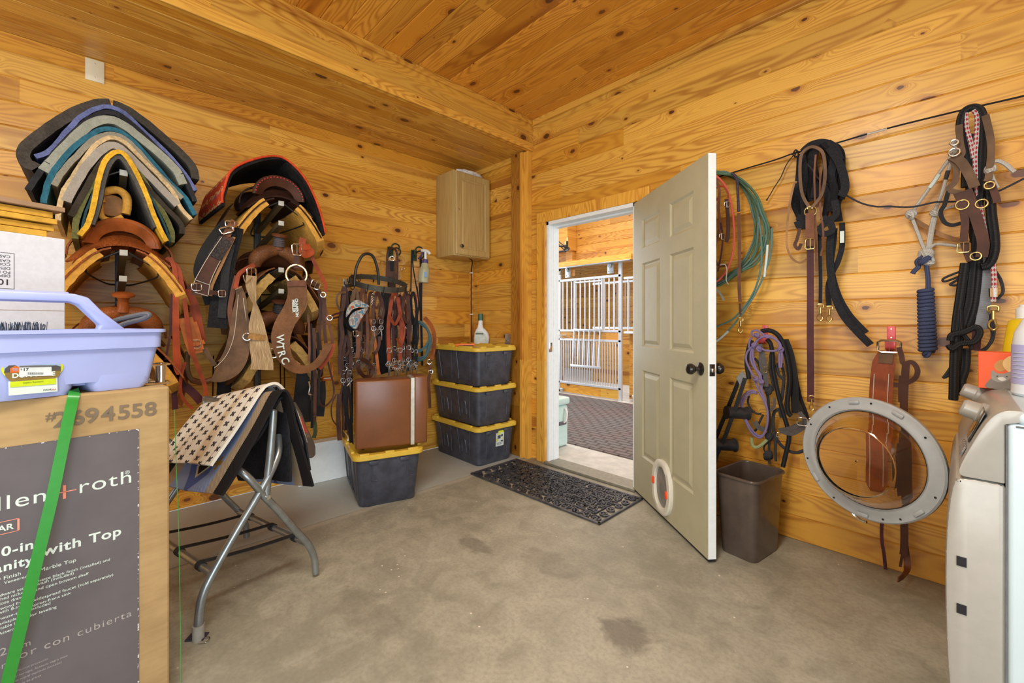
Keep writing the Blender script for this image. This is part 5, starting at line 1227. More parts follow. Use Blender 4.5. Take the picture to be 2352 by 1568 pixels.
MB().tube(P, .0065, 8, sub=1).make('red_edging', fz('red_binding', srgb(206, 74, 40)), t)

# ---- tack hanging round the second rack
X = .64
t = thing('breast_collar', 'dark brown breast collar with white stitching hanging left of the second rack', 'breast collar', tr(C2, 'x', X, [(250, 1140)])[0])
strap('collar', C2, 'x', X, [(425, 880), (390, 925), (300, 1060), (200, 1240), (140, 1380), (128, 1475)], 128, M_dkp, t, .008, wf=lambda u: .75 + .35 * u)
strap('plaque', C2, 'x', X + .008, [(392, 912), (330, 1000), (270, 1095)], 122, leather('embossed_plaque', srgb(58, 48, 44), .35, tool=.7, tscale=60), t, .004)
for pp in ([(345, 890), (215, 1080), (88, 1300), (62, 1370)], [(440, 935), (330, 1130), (235, 1330), (212, 1470)], [(85, 1320), (225, 1370)], [(75, 1440), (205, 1480)]): cord('stitching', C2, 'x', X + .012, pp, 6, M_st, t, sub=3, seg=5)
strap('edge', C2, 'x', X - .004, [(470, 890), (360, 1130), (250, 1370), (235, 1480)], 26, M_tan, t, .006)
strap('tie', C2, 'x', X + .01, [(0, 1390), (80, 1388), (120, 1385)], 42, M_dkp, t); buckle(C2, 'x', X + .014, (95, 1388), 80, 70, t)
strap('tie', C2, 'x', X + .01, [(225, 1440), (300, 1450), (375, 1456)], 42, M_dkp, t); buckle(C2, 'x', X + .016, (348, 1456), 60, 62, t)
buckle(C2, 'x', X + .016, (430, 760), 80, 60, t); buckle(C2, 'x', X + .016, (395, 820), 110, 60, t, ang=.4)
strap('buckle_strap', C2, 'x', X + .006, [(480, 730), (430, 800), (390, 880)], 70, M_md, t)
t = thing('neoprene_cinch', 'black ribbed neoprene cinch hanging beside the stitched collar', 'cinch', tr(C2, 'x', X - .04, [(380, 1200)])[0])
strap('pad', C2, 'x', X - .04, [(470, 790), (440, 930), (400, 1080), (370, 1250), (345, 1420), (325, 1568), (310, 1700), (300, 1800)], 165, plain('black_neoprene', (.010, .010, .011), .75, var=.5, scale=90, bump=.6, spec=.2), t, .014)
strap('centre_band', C2, 'x', X - .024, [(440, 960), (390, 1180), (370, 1400), (345, 1700)], 70, M_blackm, t, .004)
cord('piping', C2, 'x', X - .028, [(505, 780), (500, 900), (460, 1130), (432, 1400), (430, 1568)], 10, M_bl, t)
o = strap('black_strap', C2, 'x', .50, [(420, 760), (300, 900), (190, 1080), (150, 1250), (220, 1430), (260, 1560)], 140, M_bl); tag(o, 'broad black leather strap behind the stitched breast collar', 'strap')
o = strap('flank_cinch', C3, 'x', X + .02, [(655, 225), (680, 330), (672, 480), (668, 650), (645, 810), (590, 930), (500, 990), (445, 985)], 150, M_gb, None, .007, wf=lambda u: .32 + 1.0 * math.sin(min(1, u * 1.15) * math.pi * .62) ** 1.3); tag(o, 'broad grey-brown flank cinch curving below the second rack', 'cinch')
for pp in ([(655, 300), (640, 480), (610, 700), (540, 860), (440, 960)], [(700, 330), (735, 600), (738, 780), (690, 960), (600, 1040)]):
    cord('stitching', C3, 'x', X + .028, pp, 5, M_st, o, sub=3, seg=5)
# mohair cinch
s = NT('mohair_strands'); _, U = s.uv(); k = s.noise(s.comb(s.math('MULTIPLY', U[0], 12), s.math('MULTIPLY', U[1], 700), 0), 1, 2, .5); s.out(s.mix(s.ramp01(k, .35, .65), srgb(150, 118, 82), srgb(216, 188, 146)), .95, 0, .1); s.bump(k, .9, .004); M_moh = s.m
t = thing('mohair_cinch', 'tan mohair string cinch hanging in the middle of the second rack', 'cinch', tr(C3, 'x', X + .05, [(830, 620)])[0])
strap('strands', C3, 'x', X + .05, [(775, 130), (770, 220), (790, 330), (808, 400), (815, 480), (822, 580), (835, 670), (850, 780), (872, 900), (868, 975)], 150, M_moh, t, .012, wf=lambda u: (.55 if u < .12 else .55 - 2.2 * (u - .12) if u < .30 else .17 + 2.6 * (u - .30) if u < .55 else .82 + .9 * (u - .55)))
strap('cross_band', C3, 'x', X + .062, [(745, 668), (820, 680), (902, 690)], 56, fz('tan_felt_band', srgb(170, 128, 78)), t, .006)
ringm('ring', C3, 'x', X + .05, (735, 678), 32, 9, M_chrome, t); ringm('ring', C3, 'x', X + .05, (972, 825), 42, 10, M_chrome, t)
buckle(C3, 'x', X + .05, (775, 105), 70, 90, t, name='buckle'); cord('tongue', C3, 'x', X + .06, [(700, 125), (725, 200), (775, 140)], 10, M_chrome, t, sub=2); cord('roller_bar', C3, 'x', X + .05, [(628, 255), (688, 228)], 14, M_chrome, t, sub=1)
o = strap('latigo', C3, 'x', X + .03, [(800, 30), (720, 70), (660, 120), (640, 200), (630, 250)], 34, M_rb); tag(o, 'orange-brown latigo strap looping to the cinch buckle', 'strap')
o = strap('billet', C3, 'x', X + .0, [(640, 130), (600, 300), (580, 450), (600, 600), (640, 700)], 36, M_md); tag(o, 'narrow brown billet strap left of the flank cinch', 'strap')
# WTRC breast collar
X2 = .74
t = thing('trophy_breast_collar', 'broad brown basket-tooled breast collar lettered WTRC and CHAMPION HEELER', 'breast collar', tr(C3, 'x', X2, [(1100, 500)])[0])
M_bask2 = leather('basket_stamp', srgb(146, 100, 64), .42, tool=.55, tscale=210)
wpts = [(1178, 172), (1188, 300), (1150, 430), (1075, 560), (1040, 680), (1052, 800), (1105, 905), (1190, 965), (1290, 965), (1380, 900), (1450, 790), (1470, 740)]
strap('collar', C3, 'x', X2, wpts, 158, M_bask2, t, .007, wf=lambda u: .98 if u < .35 else .98 - .62 * (u - .35) / .4 if u < .75 else .42)
strap('edge', C3, 'x', X2 - .005, [(1262, 190), (1268, 380), (1215, 490), (1140, 600), (1110, 740), (1130, 860), (1210, 925)], 14, M_tan, t, .006)
strap('end_piece', C3, 'x', X2 - .03, [(1480, 740), (1470, 800), (1430, 870), (1360, 950)], 90, M_rb, t, .006)
strap('end_patch', C3, 'x', X2 + .008, [(1176, 172), (1180, 225)], 150, M_md, t, .004, sub=1)
ringm('dee_ring', C3, 'x', X2 + .004, (1180, 120), 88, 20, plain('antique_brass', srgb(196, 176, 140), .25, .9), t, .95)
strap('hanger', C3, 'x', X2, [(1178, -60), (1180, 60)], 44, M_dkp, t, sub=1); buckle(C3, 'x', X2 + .006, (1185, -105), 80, 100, t)
strap('side_strap', C3, 'x', X2 + .004, [(1240, 140), (1300, 180), (1390, 230)], 40, M_dkp, t); buckle(C3, 'x', X2 + .012, (1352, 210), 76, 74, t, ang=-.4)
def coltext(body, cx, cy, h, ang, sp_=1.0):
    p = tr(C3, 'x', X2 + .009, [(cx, cy)])[0]; m = mpp(p) / C3[2]; f = CAM - p; f.z = 0; f.normalize(); r = Vector((-f.y, f.x, 0)); u = Vector((0, 0, 1)); a = R(ang)
    xx = r * math.cos(a) + u * math.sin(a); yy = -r * math.sin(a) + u * math.cos(a)
    text('lettering', body, h * m / .7, M_wht, frame(p + f * .003, xx, yy), t, .0006, 'LEFT', 1.0, .0009, space=sp_)
coltext('CHAMPION', 1168, 335, 22, -88); coltext('HEELER', 1140, 345, 24, -88)
for ch, cx, cy, a in (('W', 1018, 660, -88), ('T', 1015, 748, -82), ('R', 1026, 815, -72), ('C', 1050, 882, -62)): coltext(ch, cx - 18, cy, 60, a)
# right side tangle of the second rack
def hang(name, label, crop, off, pts, w_, mat, cat='strap', th=.004, grp=None, wf=None):
    o = strap(name, crop, 'x', off, pts, w_, mat, None, th, wf=wf); tag(o, label, cat, grp); return o
hang('red_latigo', 'red-brown latigo wrapped in a knot right of the dark saddle', C2, .60, [(1160, 900), (1150, 960), (1200, 1010), (1245, 1040), (1180, 1070), (1150, 1010), (1230, 980)], 60, M_rb)
hang('latigo_strap', 'red-brown latigo strap falling along the right of the second rack', C2, .58, [(1230, 1030), (1270, 1140), (1330, 1260), (1380, 1360), (1385, 1440)], 34, M_rb)
hang('saddle_string', 'thin tan saddle string curling right of the dark saddle', C2, .55, [(1110, 640), (1170, 680), (1220, 740), (1248, 805)], 24, M_tan)
hang('off_billet', 'brown off billet strap with wavy edge right of the second rack', C3, .60, [(1385, 250), (1400, 400), (1390, 550), (1385, 650), (1395, 800)], 30, M_dkp)
for i, (xx, y0, y1, w_) in enumerate(((1318, 560, 1500, 22), (1345, 600, 1440, 24), (1378, 640, 1300, 20), (1292, 480, 900, 20))):
    hang('hanging_rein', ['dark strap hanging straight down left in the group beside the lettered collar', 'dark strap, second in the group beside the lettered collar', 'dark strap, third in the group beside the lettered collar', 'short dark strap nearest the lowest saddle horn'][i], C3, .66 + .01 * i, [(xx - 10, y0), (xx, (y0 + y1) / 2 - 100), (xx + 4, (y0 + y1) / 2 + 100), (xx, y1)], w_, [M_bl, M_dkp, M_bl, M_md][i])
hang('fender_flap', 'wide black leather fender hanging above the blanket rack', C3, .52, [(1240, 880), (1235, 1050), (1230, 1250), (1235, 1450)], 130, M_bl, 'fender', wf=lambda u: .55 + .8 * u)
hang('fender_flap', 'rounded black leather flap end right of the hanging straps', C3, .56, [(1390, 1080), (1395, 1200), (1385, 1330), (1378, 1395)], 90, M_bl, 'fender')
hang('black_billet', 'long black strap hanging beside the wooden stirrup', C3, .45, [(520, 1000), (530, 1100), (525, 1200), (520, 1300)], 110, M_bl)
hang('rein_loop', 'brown rein loop hanging right of the lettered collar', C3, .60, [(1455, 870), (1480, 980), (1515, 1130), (1505, 1230), (1440, 1300), (1395, 1280), (1372, 1180), (1385, 1050), (1420, 940)], 16, M_dkp)
hang('cheek_strap', 'narrow brown cheek strap with buckles at the far right of the second rack', C3, .62, [(1400, 290), (1440, 420), (1470, 560), (1500, 680), (1500, 740)], 26, M_md)
for c in ((1420, 300), (1478, 508)): o = ringm('ring', C3, 'x', .63, c, 22, 8, M_chrome, None); tag(o, 'small steel ring on the %s of the cheek strap right of the collar' % ('top' if c[0] < 1450 else 'middle'), 'ring')
hang('cheek_strap', 'dark brown cheek strap with keeper beside the collar end', C3, .63, [(1430, 330), (1425, 480), (1430, 600), (1440, 700), (1445, 740)], 30, M_dkp)
o = cord('steel_hook', C3, 'x', .70, [(1290, 1080), (1300, 1130), (1290, 1190), (1312, 1200)], 12, M_chrome); tag(o, 'bent steel hook on the black fender', 'hook')
hang('green_strap', 'olive green strap end hanging behind the blanket rack', C3, .50, [(1330, 1400), (1345, 1470), (1350, 1530), (1335, 1590)], 34, leather('olive_strap', srgb(72, 84, 54), .6))
for i, (c, off_) in enumerate((((655, 1080), .40), ((1450, 1000), .40))):
    p = tr(C3, 'x', off_, [c])[0]; m = mpp(p) / C3[2]; t = thing('wooden_stirrup', ['orange wood stirrup with pale rawhide band below the flank cinch', 'orange wood stirrup hanging behind the lettered collar'][i], 'stirrup', p)
    def sp3(x, y): return p + Vector((0, x * m, -y * m))
    MB().ribbon([sp3(-48, -90), sp3(-50, -20), sp3(-46, 40), sp3(-20, 62), sp3(25, 60), sp3(48, 35), sp3(50, -20), sp3(46, -90)], .055, .012, (0, 0, 1) if False else (0, 1, .01), sub=4).make('frame', M_or, t) if False else MB().tube([sp3(-48, -90), sp3(-50, -20), sp3(-46, 40), sp3(-20, 62), sp3(25, 60), sp3(48, 35), sp3(50, -20), sp3(46, -90)], 12 * m, 8).make('frame', M_or, t)
    MB().box((p.x - .035, p.y - 52 * m, p.z - 72 * m), (p.x + .035, p.y + 52 * m, p.z - 40 * m), bev=.006).make('tread', M_or, t); MB().box((p.x + .036, p.y - 40 * m, p.z - 50 * m), (p.x + .038, p.y + 35 * m, p.z - 42 * m)).make('rawhide_band', M_wht, t)
# ---- tack right of the first rack
X3 = .55
hang('tie_strap', 'broad orange-red tie strap with pointed end hanging right of the tooled saddle', E4, X3 + .04, [(40, 130), (85, 230), (95, 420), (98, 640), (100, 850), (108, 1050), (118, 1240)], 56, M_rb, wf=lambda u: .55 + .6 * u if u < .93 else 1.1 - (u - .93) * 11)
hang('long_strap', 'long red-brown strap with light edge hanging between the two racks', E4, X3 + .03, [(10, 130), (115, 225), (160, 400), (190, 600), (215, 800), (250, 1000), (320, 1200), (375, 1350), (385, 1450)], 34, M_rb)
hang('long_strap', 'narrow dark strap at the left of the tie straps', E4, X3, [(60, 470), (50, 650), (45, 850), (15, 1020), (0, 1100)], 18, M_mar)
hang('fender_edge', 'red-brown fender edge with pale stitching behind the straps', E4, X3 - .06, [(195, 430), (260, 560), (300, 720), (330, 880), (350, 930)], 78, M_rb, 'fender')
t = thing('billet_keeper', 'orange leather billet with a silver buckle between the racks', 'billet', tr(E4, 'x', X3, [(250, 900)])[0])
strap('billet', E4, 'x', X3, [(190, 700), (215, 800), (250, 920), (290, 1040)], 110, M_or, t, .010); strap('billet', E4, 'x', X3 + .01, [(275, 740), (310, 850), (345, 1000)], 34, M_or, t, .008); strap('keeper', E4, 'x', X3 + .014, [(230, 960), (300, 945), (368, 925)], 40, M_or, t, .006); buckle(E4, 'x', X3 + .022, (288, 948), 70, 74, t)
hang('grey_strap', 'grey-brown strap bending down from the orange billet', E4, X3, [(375, 980), (410, 1060), (450, 1120), (470, 1150)], 36, M_gb)
t = thing('bent_stirrup', 'worn dark wooden stirrup lying on its side between the racks', 'stirrup', tr(E4, 'x', X3 - .05, [(300, 1300)])[0])
cord('frame', E4, 'x', X3 - .05, [(215, 1020), (205, 1100), (210, 1210), (250, 1285), (340, 1305), (430, 1285), (490, 1240), (510, 1200)], 42, M_gb, t); cord('leather_cover', E4, 'x', X3 - .048, [(250, 1290), (340, 1310), (430, 1290), (490, 1250)], 54, M_md, t)
hang('brown_loop', 'tan-edged leather loop below the stirrup', E4, X3 + .02, [(185, 1120), (150, 1250), (140, 1370), (160, 1450), (210, 1520), (260, 1560)], 26, M_rb)
hang('maroon_strap', 'maroon leather strap curving behind the carton edge', E4, X3 - .02, [(120, 1290), (190, 1350), (270, 1420), (340, 1500)], 70, M_mar)
hang('maroon_strap', 'dark maroon strap hanging lowest behind the carton', E4, X3 - .03, [(100, 1300), (85, 1400), (90, 1520), (95, 1568)], 46, M_mar)
for i, pts in enumerate(([(455, 1060), (452, 1250), (448, 1440)], [(1035, 870), (1035, 1000), (1038, 1130)], [(1070, 950), (1072, 1050), (1072, 1150)])):
    o = cord('black_string', E4 if i == 0 else C3, 'x', .08, pts, 12 if i == 0 else 10, M_bl); tag(o, ['thin black cord hanging on the wall left of the second rack post', 'thin black cord hanging right of the second rack post, longer one', 'thin black cord hanging right of the second rack post, shorter one'][i], 'cord')
# ================================================================= bridle ring, bridles and hooks between racks and corner
XB_ = .36
rc = tr(E5, 'x', XB_, [(575, 470)])[0]
t = thing('bridle_ring', 'round black iron bridle ring with a tall hanging hoop', 'bridle ring', rc)
rn = Vector((.32, -.02, 1)).normalized(); RR = .215
b = MB(); u_ = rn.orthogonal().normalized(); w_ = rn.cross(u_); n = 48; vs = []
for rad, h in ((RR, -.02), (RR, .02), (RR - .004, .02), (RR - .004, -.02)):
    vs += [rc + rn * h + (u_ * math.cos(6.2832 * k / n) + w_ * math.sin(6.2832 * k / n)) * rad for k in range(n)]
b.add(vs, [[r * n + k, r * n + (k + 1) % n, ((r + 1) % 4) * n + (k + 1) % n, ((r + 1) % 4) * n + k] for r in range(4) for k in range(n)]); b.make('ring', plain('ring_iron', srgb(84, 82, 74), .45, .5, var=.2), t)
cord('hoop', E5, 'x', XB_ + .05, [(285, 500), (288, 400), (310, 270), (370, 150), (435, 118), (505, 150), (552, 270), (572, 400), (574, 490)], 34, M_blackiron, t)
for k in range(12):
    a = 6.2832 * k / 12; p = rc + (u_ * math.cos(a) + w_ * math.sin(a)) * (RR + .004); o_ = (p - rc).normalized()
    MB().tube([p + rn * .022, p - rn * .03, p - rn * .045 + o_ * .012, p - rn * .035 + o_ * .028, p - rn * .015 + o_ * .03], .0035, 6, sub=3).make('hook', M_blackiron, t)
# wall bracket carrying the ring
MB().box((.001, rc.y - .12, rc.z - .02), (XB_ - RR + .03, rc.y - .10, rc.z + .005), bev=.002).make('bracket', M_blackiron, t); MB().box((.001, rc.y - .13, rc.z - .12), (.012, rc.y - .09, rc.z + .05), bev=.002).make('bracket_plate', M_galv, t)

def bridle(label, crop, off, x, y0, y1, w_, mat, bit=1, rein=None, spread=40, seed=0, grp='bridles hanging on the ring'):
    """crop coordinates: x centre, y0 crown, y1 bit line"""
    r = random.Random(seed); j = lambda a: r.uniform(-a, a)
    p = tr(crop, 'x', off, [(x, y0)])[0]; t = thing('bridle', label, 'bridle', p, grp)
    s_ = spread
    def S(nm, pts, w2, m_, o=0.0): return strap(nm, crop, 'x', off + o, pts, w2, m_, t, .004)
    ym = (y0 + y1) / 2
    hs = S('headstall', [(x - s_ * .8, y1), (x - s_ + j(6), ym + j(20)), (x - s_ * .7 + j(6), y0 + (ym - y0) * .5), (x - s_ * .3, y0 + 14), (x, y0), (x + s_ * .3, y0 + 14), (x + s_ * .7 + j(6), y0 + (ym - y0) * .5), (x + s_ + j(6), ym + j(20)), (x + s_ * .7, y1)], w_, mat)
    S('browband', [(x - s_ * .8, y0 + (ym - y0) * .62), (x + j(8), y0 + (ym - y0) * .9), (x + s_ * .8, y0 + (ym - y0) * .55)], w_ * .8, mat, .012)
    S('throat_latch', [(x + s_ * .5, y0 + (ym - y0) * .5), (x + s_ * 1.3, ym), (x + s_ * .9, ym + (y1 - ym) * .5), (x + s_ * .2, ym + (y1 - ym) * .3)], w_ * .5, mat, .018)
    for sx in (-.8, .7): buckle(crop, 'x', off + .01, (x + s_ * sx, y1 - (y1 - ym) * .35), w_ * 1.15, w_ * 1.2, hs, M_steel)
    m = mpp(p) / crop[2]
    if bit:
        q = tr(crop, 'x', off + .012, [(x - s_ * .8, y1 + 6), (x + s_ * .7, y1 + 2)]); f = CAM - q[0]; f.z = 0
        b = MB(); b.tube([q[0], (q[0] + q[1]) / 2 + Vector((0, 0, -.01 + j(.01))), q[1]], .005, 7, sub=4)
        for e_ in q: b.torus(e_, f, .016, .0026, 18); b.tube([e_ + Vector((0, 0, .02)), e_, e_ + Vector((.01, 0, -.05)), e_ + Vector((.004, 0, -.09))], .004, 6, sub=3)
        b.tube([q[0] + Vector((0, 0, -.02)), (q[0] + q[1]) / 2 + Vector((0, 0, -.045)), q[1] + Vector((0, 0, -.02))], .004, 5, sub=4)
        b.make('bit', M_steel, t)
    if rein:
        for kx, yb in rein: S('rein', [(x + kx * .4, y1 + 20), (x + kx + j(5), (y1 + yb) / 2 + j(20)), (x + kx * 1.1 + j(5), yb)], w_ * .7, mat, -.01 - .01 * r.random())
    return t
B4 = C4
specs = [
 ('dark brown bridle hanging farthest left on the ring, next to the wooden wall', .34, 215, 370, 900, 26, M_dkp, [(-8, 1400), (10, 1350)], 30),
 ('black bridle behind the patterned noseband, steel bit at the bottom', .30, 255, 395, 830, 22, M_bl, [(10, 1300), (-30, 1200)], 36),
 ('greyish brown bridle hanging under the left side of the ring', .40, 290, 380, 880, 24, M_gb, [(-50, 1080)], 34),
 ('brown bridle with tan cheeks just left of the thin chain', .36, 345, 370, 860, 22, M_md, [(30, 940)], 34),
 ('narrow dark bridle looping below the hoop foot', .46, 445, 395, 640, 20, M_dkp, None, 34),
 ('orange-brown rolled bridle in front of the right half of the ring', .48, 565, 405, 880, 24, M_rb, [(5, 930)], 50),
 ('dark red-brown bridle crowded behind the orange-brown one', .36, 590, 420, 860, 20, M_mar, [(20, 930)], 36),
 ('dark brown bridle at the right end of the ring', .42, 640, 400, 860, 22, M_dkp, [(-10, 930)], 28),
 ('black bridle hanging between the ring and the blue rope coil', .34, 690, 400, 890, 18, M_bl, [(15, 930)], 30),
 ('dark bridle squeezed in between the two leftmost bridles', .28, 235, 400, 950, 20, M_bl, [(-14, 1250)], 26),
 ('mid-brown bridle hanging deep behind the patterned noseband', .26, 310, 400, 800, 20, M_md, [(6, 930)], 40),
 ('thin dark bridle hanging behind the steel chain', .28, 400, 400, 900, 18, M_dkp, [(-10, 980)], 34),
 ('dark bridle with low bit behind the black guard', .30, 540, 430, 890, 18, M_dkp, [(-16, 950)], 30),
 ('brown bridle deep behind the rolled orange-brown one', .30, 610, 430, 900, 20, M_md, [(12, 950)], 40),
 ('black bridle behind the red-brown headstall with the silver buckle', .30, 665, 420, 880, 20, M_bl, [(-14, 940)], 26),
]
for i, (lb, off, x, y0, y1, w2, m_, re_, sp_) in enumerate(specs): bridle(lb, B4, off, x, y0, y1, w2, m_, 1, re_, sp_, i + 1)
# patterned padded noseband
s = NT('southwest_grey_print'); _, U = s.obj(); o_, P = s.obj()
n = s.noise(o_, 30, 1.0, .5, .6); n2 = s.noise(o_, 18, 1, .5)
c_ = s.mix(s.ramp01(n, .44, .5), srgb(140, 130, 136), srgb(188, 186, 174)); c_ = s.mix(s.math('GREATER_THAN', n, .57), c_, srgb(88, 134, 158)); c_ = s.mix(s.math('GREATER_THAN', n2, .66), c_, srgb(196, 92, 40)); s.out(c_, .7); M_swg = s.m
t = thing('padded_noseband', 'grey and turquoise patterned padded noseband hanging on the bridle ring', 'noseband', tr(E5, 'x', .50, [(300, 850)])[0])
def blob(name, crop, off, pts, th, mat, parent, bev=.004):
    P = tr(crop, 'x', off, pts); P = catmull(P, 4, True); n = len(P); c_ = sum(P, Vector()) / n; f = CAM - c_; f.z = 0; f.normalize()
    vs = []; 
    for k, (sc, d) in enumerate(((.93, 0), (1, th * .3), (1, th * .7), (.93, th))): vs += [c_ + (p - c_) * sc + f * d for p in P]
    return MB().add(vs, [[r * n + k, r * n + (k + 1) % n, (r + 1) * n + (k + 1) % n, (r + 1) * n + k] for r in range(3) for k in range(n)] + [list(range(n))[::-1], [3 * n + k for k in range(n)]]).make(name, mat, parent)
blob('upper_panel', E5, .48, [(180, 880), (195, 780), (250, 700), (320, 672), (400, 705), (460, 745), (445, 765), (340, 765), (260, 790), (210, 850)], .02, M_swg, t)
blob('lower_panel', E5, .50, [(215, 900), (260, 830), (340, 790), (440, 770), (420, 820), (360, 920), (310, 1020), (270, 1015), (225, 975)], .022, M_swg, t)
blob('black_lining', E5, .455, [(165, 900), (215, 800), (320, 740), (440, 760), (330, 900), (300, 1040), (255, 1060), (180, 1000)], .024, M_bl, t)
buckle(E5, 'x', .52, (300, 1075), 60, 60, t); strap('billet', E5, 'x', .50, [(335, 1050), (325, 1130), (330, 1250), (315, 1370)], 48, M_md, t)
# broad black leather strap and its dark pendant on the green hook
o = strap('shoulder_guard', C4, 'x', .22, [(515, 400), (500, 520), (488, 700), (490, 850), (515, 950)], 92, M_bl, None, .008); tag(o, 'broad black leather guard hanging behind the bridle ring', 'guard')
def horseshoe_hook(crop, c, k, label):
    p = tr(crop, 'x', .02, [c])[0]; t = thing('horseshoe_hook', label, 'hook', p, 'green horseshoe hooks on the wall'); m = mpp(p) / crop[2]; M_gr = plain('green_iron', srgb(40, 66, 52), .5, .3, var=.2)
    MB().box((.001, p.y - 36 * m, p.z - 62 * m), (.010, p.y + 36 * m, p.z + 58 * m), bev=.003).make('plate', M_gr, t)
    for s_ in (-1, 1):
        MB().tube([(.008, p.y + s_ * 22 * m, p.z + 30 * m), (.05, p.y + s_ * 40 * m, p.z + 45 * m), (.09, p.y + s_ * 55 * m, p.z + 25 * m), (.10, p.y + s_ * 58 * m, p.z - 10 * m), (.08, p.y + s_ * 52 * m, p.z - 40 * m)], .007, 8).make('prong', M_gr, t)
    MB().tube([(.09, p.y - 50 * m, p.z + 10 * m), (.10, p.y - 40 * m, p.z + 60 * m), (.10, p.y, p.z + 78 * m), (.10, p.y + 40 * m, p.z + 60 * m), (.09, p.y + 50 * m, p.z + 10 * m)], .007, 8).make('horseshoe', M_gr, t)
    return p
horseshoe_hook(E6, (140, 90), 1, 'green horseshoe hook on the wall left, above the bridle ring')
horseshoe_hook(E6, (405, 125), 1, 'green horseshoe hook on the wall right, by the spray bottle')
o = strap('leather_loop', E6, 'x', .13, [(88, 420), (92, 250), (100, 100), (150, 48), (200, 90), (210, 250), (205, 420)], 24, M_dkp); tag(o, 'dark leather loop hanging from the left horseshoe hook', 'strap')
t = thing('sheath', 'dark leather sheath hanging inside the leather loop on the green hook', 'sheath', tr(E6, 'x', .14, [(150, 300)])[0]); strap('body', E6, 'x', .14, [(152, 190), (148, 260), (145, 420), (143, 540)], 88, M_dkp, t, .012); strap('tab', E6, 'x', .155, [(148, 190), (150, 300)], 40, M_bl, t, .005, sub=1); ringm('ring', E6, 'x', .15, (150, 165), 26, 8, M_chrome, t)
for i, (crop, pts) in enumerate(((E6, [(-50, 300), (-10, 310), (15, 270), (10, 220), (40, 195), (72, 205)]), (E6, [(215, 345), (235, 310), (270, 300), (290, 275), (262, 262), (250, 300)]), (E6, [(215, 350), (240, 370), (240, 400), (220, 405)]))):
    o = cord('wire_hook', crop, 'x', .05, pts, 12 if i == 0 else 6, M_chrome); tag(o, ['silver S-shaped hook left of the dark leather loop', 'thin coiled silver wire hook right of the leather loop', 'small silver wire ring just above the bridle ring at right'][i], 'hook')
# long thin reins on the right hook, spray bottle, rope coil, orange strap
for i, pts in enumerate(([(370, 100), (365, 300), (362, 540)], [(380, 90), (385, 250), (430, 520), (470, 780)], [(470, 140), (478, 400), (475, 700), (480, 1000), (490, 1370)], [(430, 480), (450, 700), (415, 950), (430, 1200), (440, 1370)], [(455, 440), (465, 650), (470, 900)])):
    o = strap('black_rein', E6, 'x', .12 - .01 * i, pts, 14 if i != 2 else 26, M_bl); tag(o, ['short black rein at the left of the right-hand horseshoe hook', 'black rein slanting to the right below the horseshoe hook', 'long wide black rein hanging behind the blue rope coil', 'thin black rein running down in front of the blue rope coil', 'thin black rein right under the spray bottle'][i], 'rein', 'reins on the right-hand hook')
q = tr(E6, 'x', .15, [(510, 320)])[0]; m = mpp(q) / 4.9; t = thing('spray_bottle', 'cloudy spray bottle with white and purple trigger hung on the right hook', 'spray bottle', q)
M_cloud = plain('cloudy_plastic', srgb(196, 196, 160), .3, var=.06); M_cloud.node_tree.nodes['Principled BSDF'].inputs['Transmission Weight'].default_value = .25
MB().lathe([(50 * m, -120 * m), (60 * m, -112 * m), (61 * m, 20 * m), (50 * m, 50 * m), (42 * m, 62 * m), (42 * m, 85 * m), (30 * m, 110 * m)], q, (.05, .08, 1), 24).make('bottle', M_cloud, t)
MB().lathe([(34 * m, 105 * m), (36 * m, 112 * m), (30 * m, 145 * m), (16 * m, 150 * m)], q, (.05, .08, 1), 18).make('collar', plain('purple_plastic', srgb(72, 62, 120), .4), t)
h = q + Vector((.05, .08, 1)).normalized() * (150 * m)
f = Vector((-.10, .99, 0)).normalized()
b = MB(); b.tube([h, h + Vector((0, 0, 60 * m)), h + Vector((0, 0, 88 * m))], 15 * m, 10, sub=2); b.tube([h - f * 50 * m + Vector((0, 0, 92 * m)), h + f * 25 * m + Vector((0, 0, 92 * m)), h + f * 60 * m + Vector((0, 0, 68 * m))], 18 * m, 10); b.make('sprayer_head', M_white, t)
MB().tube([h - f * 38 * m + Vector((0, 0, 80 * m)), h - f * 48 * m + Vector((0, 0, 50 * m)), h - f * 75 * m + Vector((0, 0, 10 * m)), h - f * 95 * m + Vector((0, 0, -5 * m))], 11 * m, 8).make('trigger', plain('trigger_purple', srgb(66, 58, 112), .4), t)
b = MB(); Ms_ = frame(q + FW * (-61 * m) + Vector((0, 0, -.0)), RT, (0, 0, 1)); b.box((12 * m, -60 * m, -.004), (40 * m, 0, .003), Ms_); b.make('label', plain('blue_label', srgb(120, 160, 200), .5), t, smooth=False)
M_brope = ropemat('blue_grey_rope', srgb(72, 106, 116), srgb(124, 156, 158), 130)
t = thing('rope_coil', 'blue-grey rope coil hanging right of the bridles', 'rope coil', tr(E6, 'x', .25, [(500, 1100)])[0])
for i in range(5):
    k = i * 9; b = MB()
    P = tr(E6, 'x', .25 + .008 * (i % 3), [(410, 880 + k * .6), (470, 870 + k), (530, 920 + k), (575 - k * .5, 1010), (590 - k, 1100), (570 - k, 1200), (520, 1290 - k), (450, 1315 - k), (400, 1300 - k), (395, 1100)])
    b.tube(P[:-1], 7.5 * mpp(P[0]) / 4.9, 8); b.make('turn', M_brope, t)
for i in range(3): cord('turn', E6, 'x', .27, [(400, 1180 + 10 * i), (460, 1190 + 12 * i), (520, 1150 + 10 * i), (560, 1080 + 14 * i), (590, 1020 + 20 * i)], 15, M_brope, t)
t = thing('tooled_shoulder_strap', 'orange tooled shoulder strap curving down beside the bin stack', 'strap', tr(E6, 'x', .20, [(610, 1050)])[0])
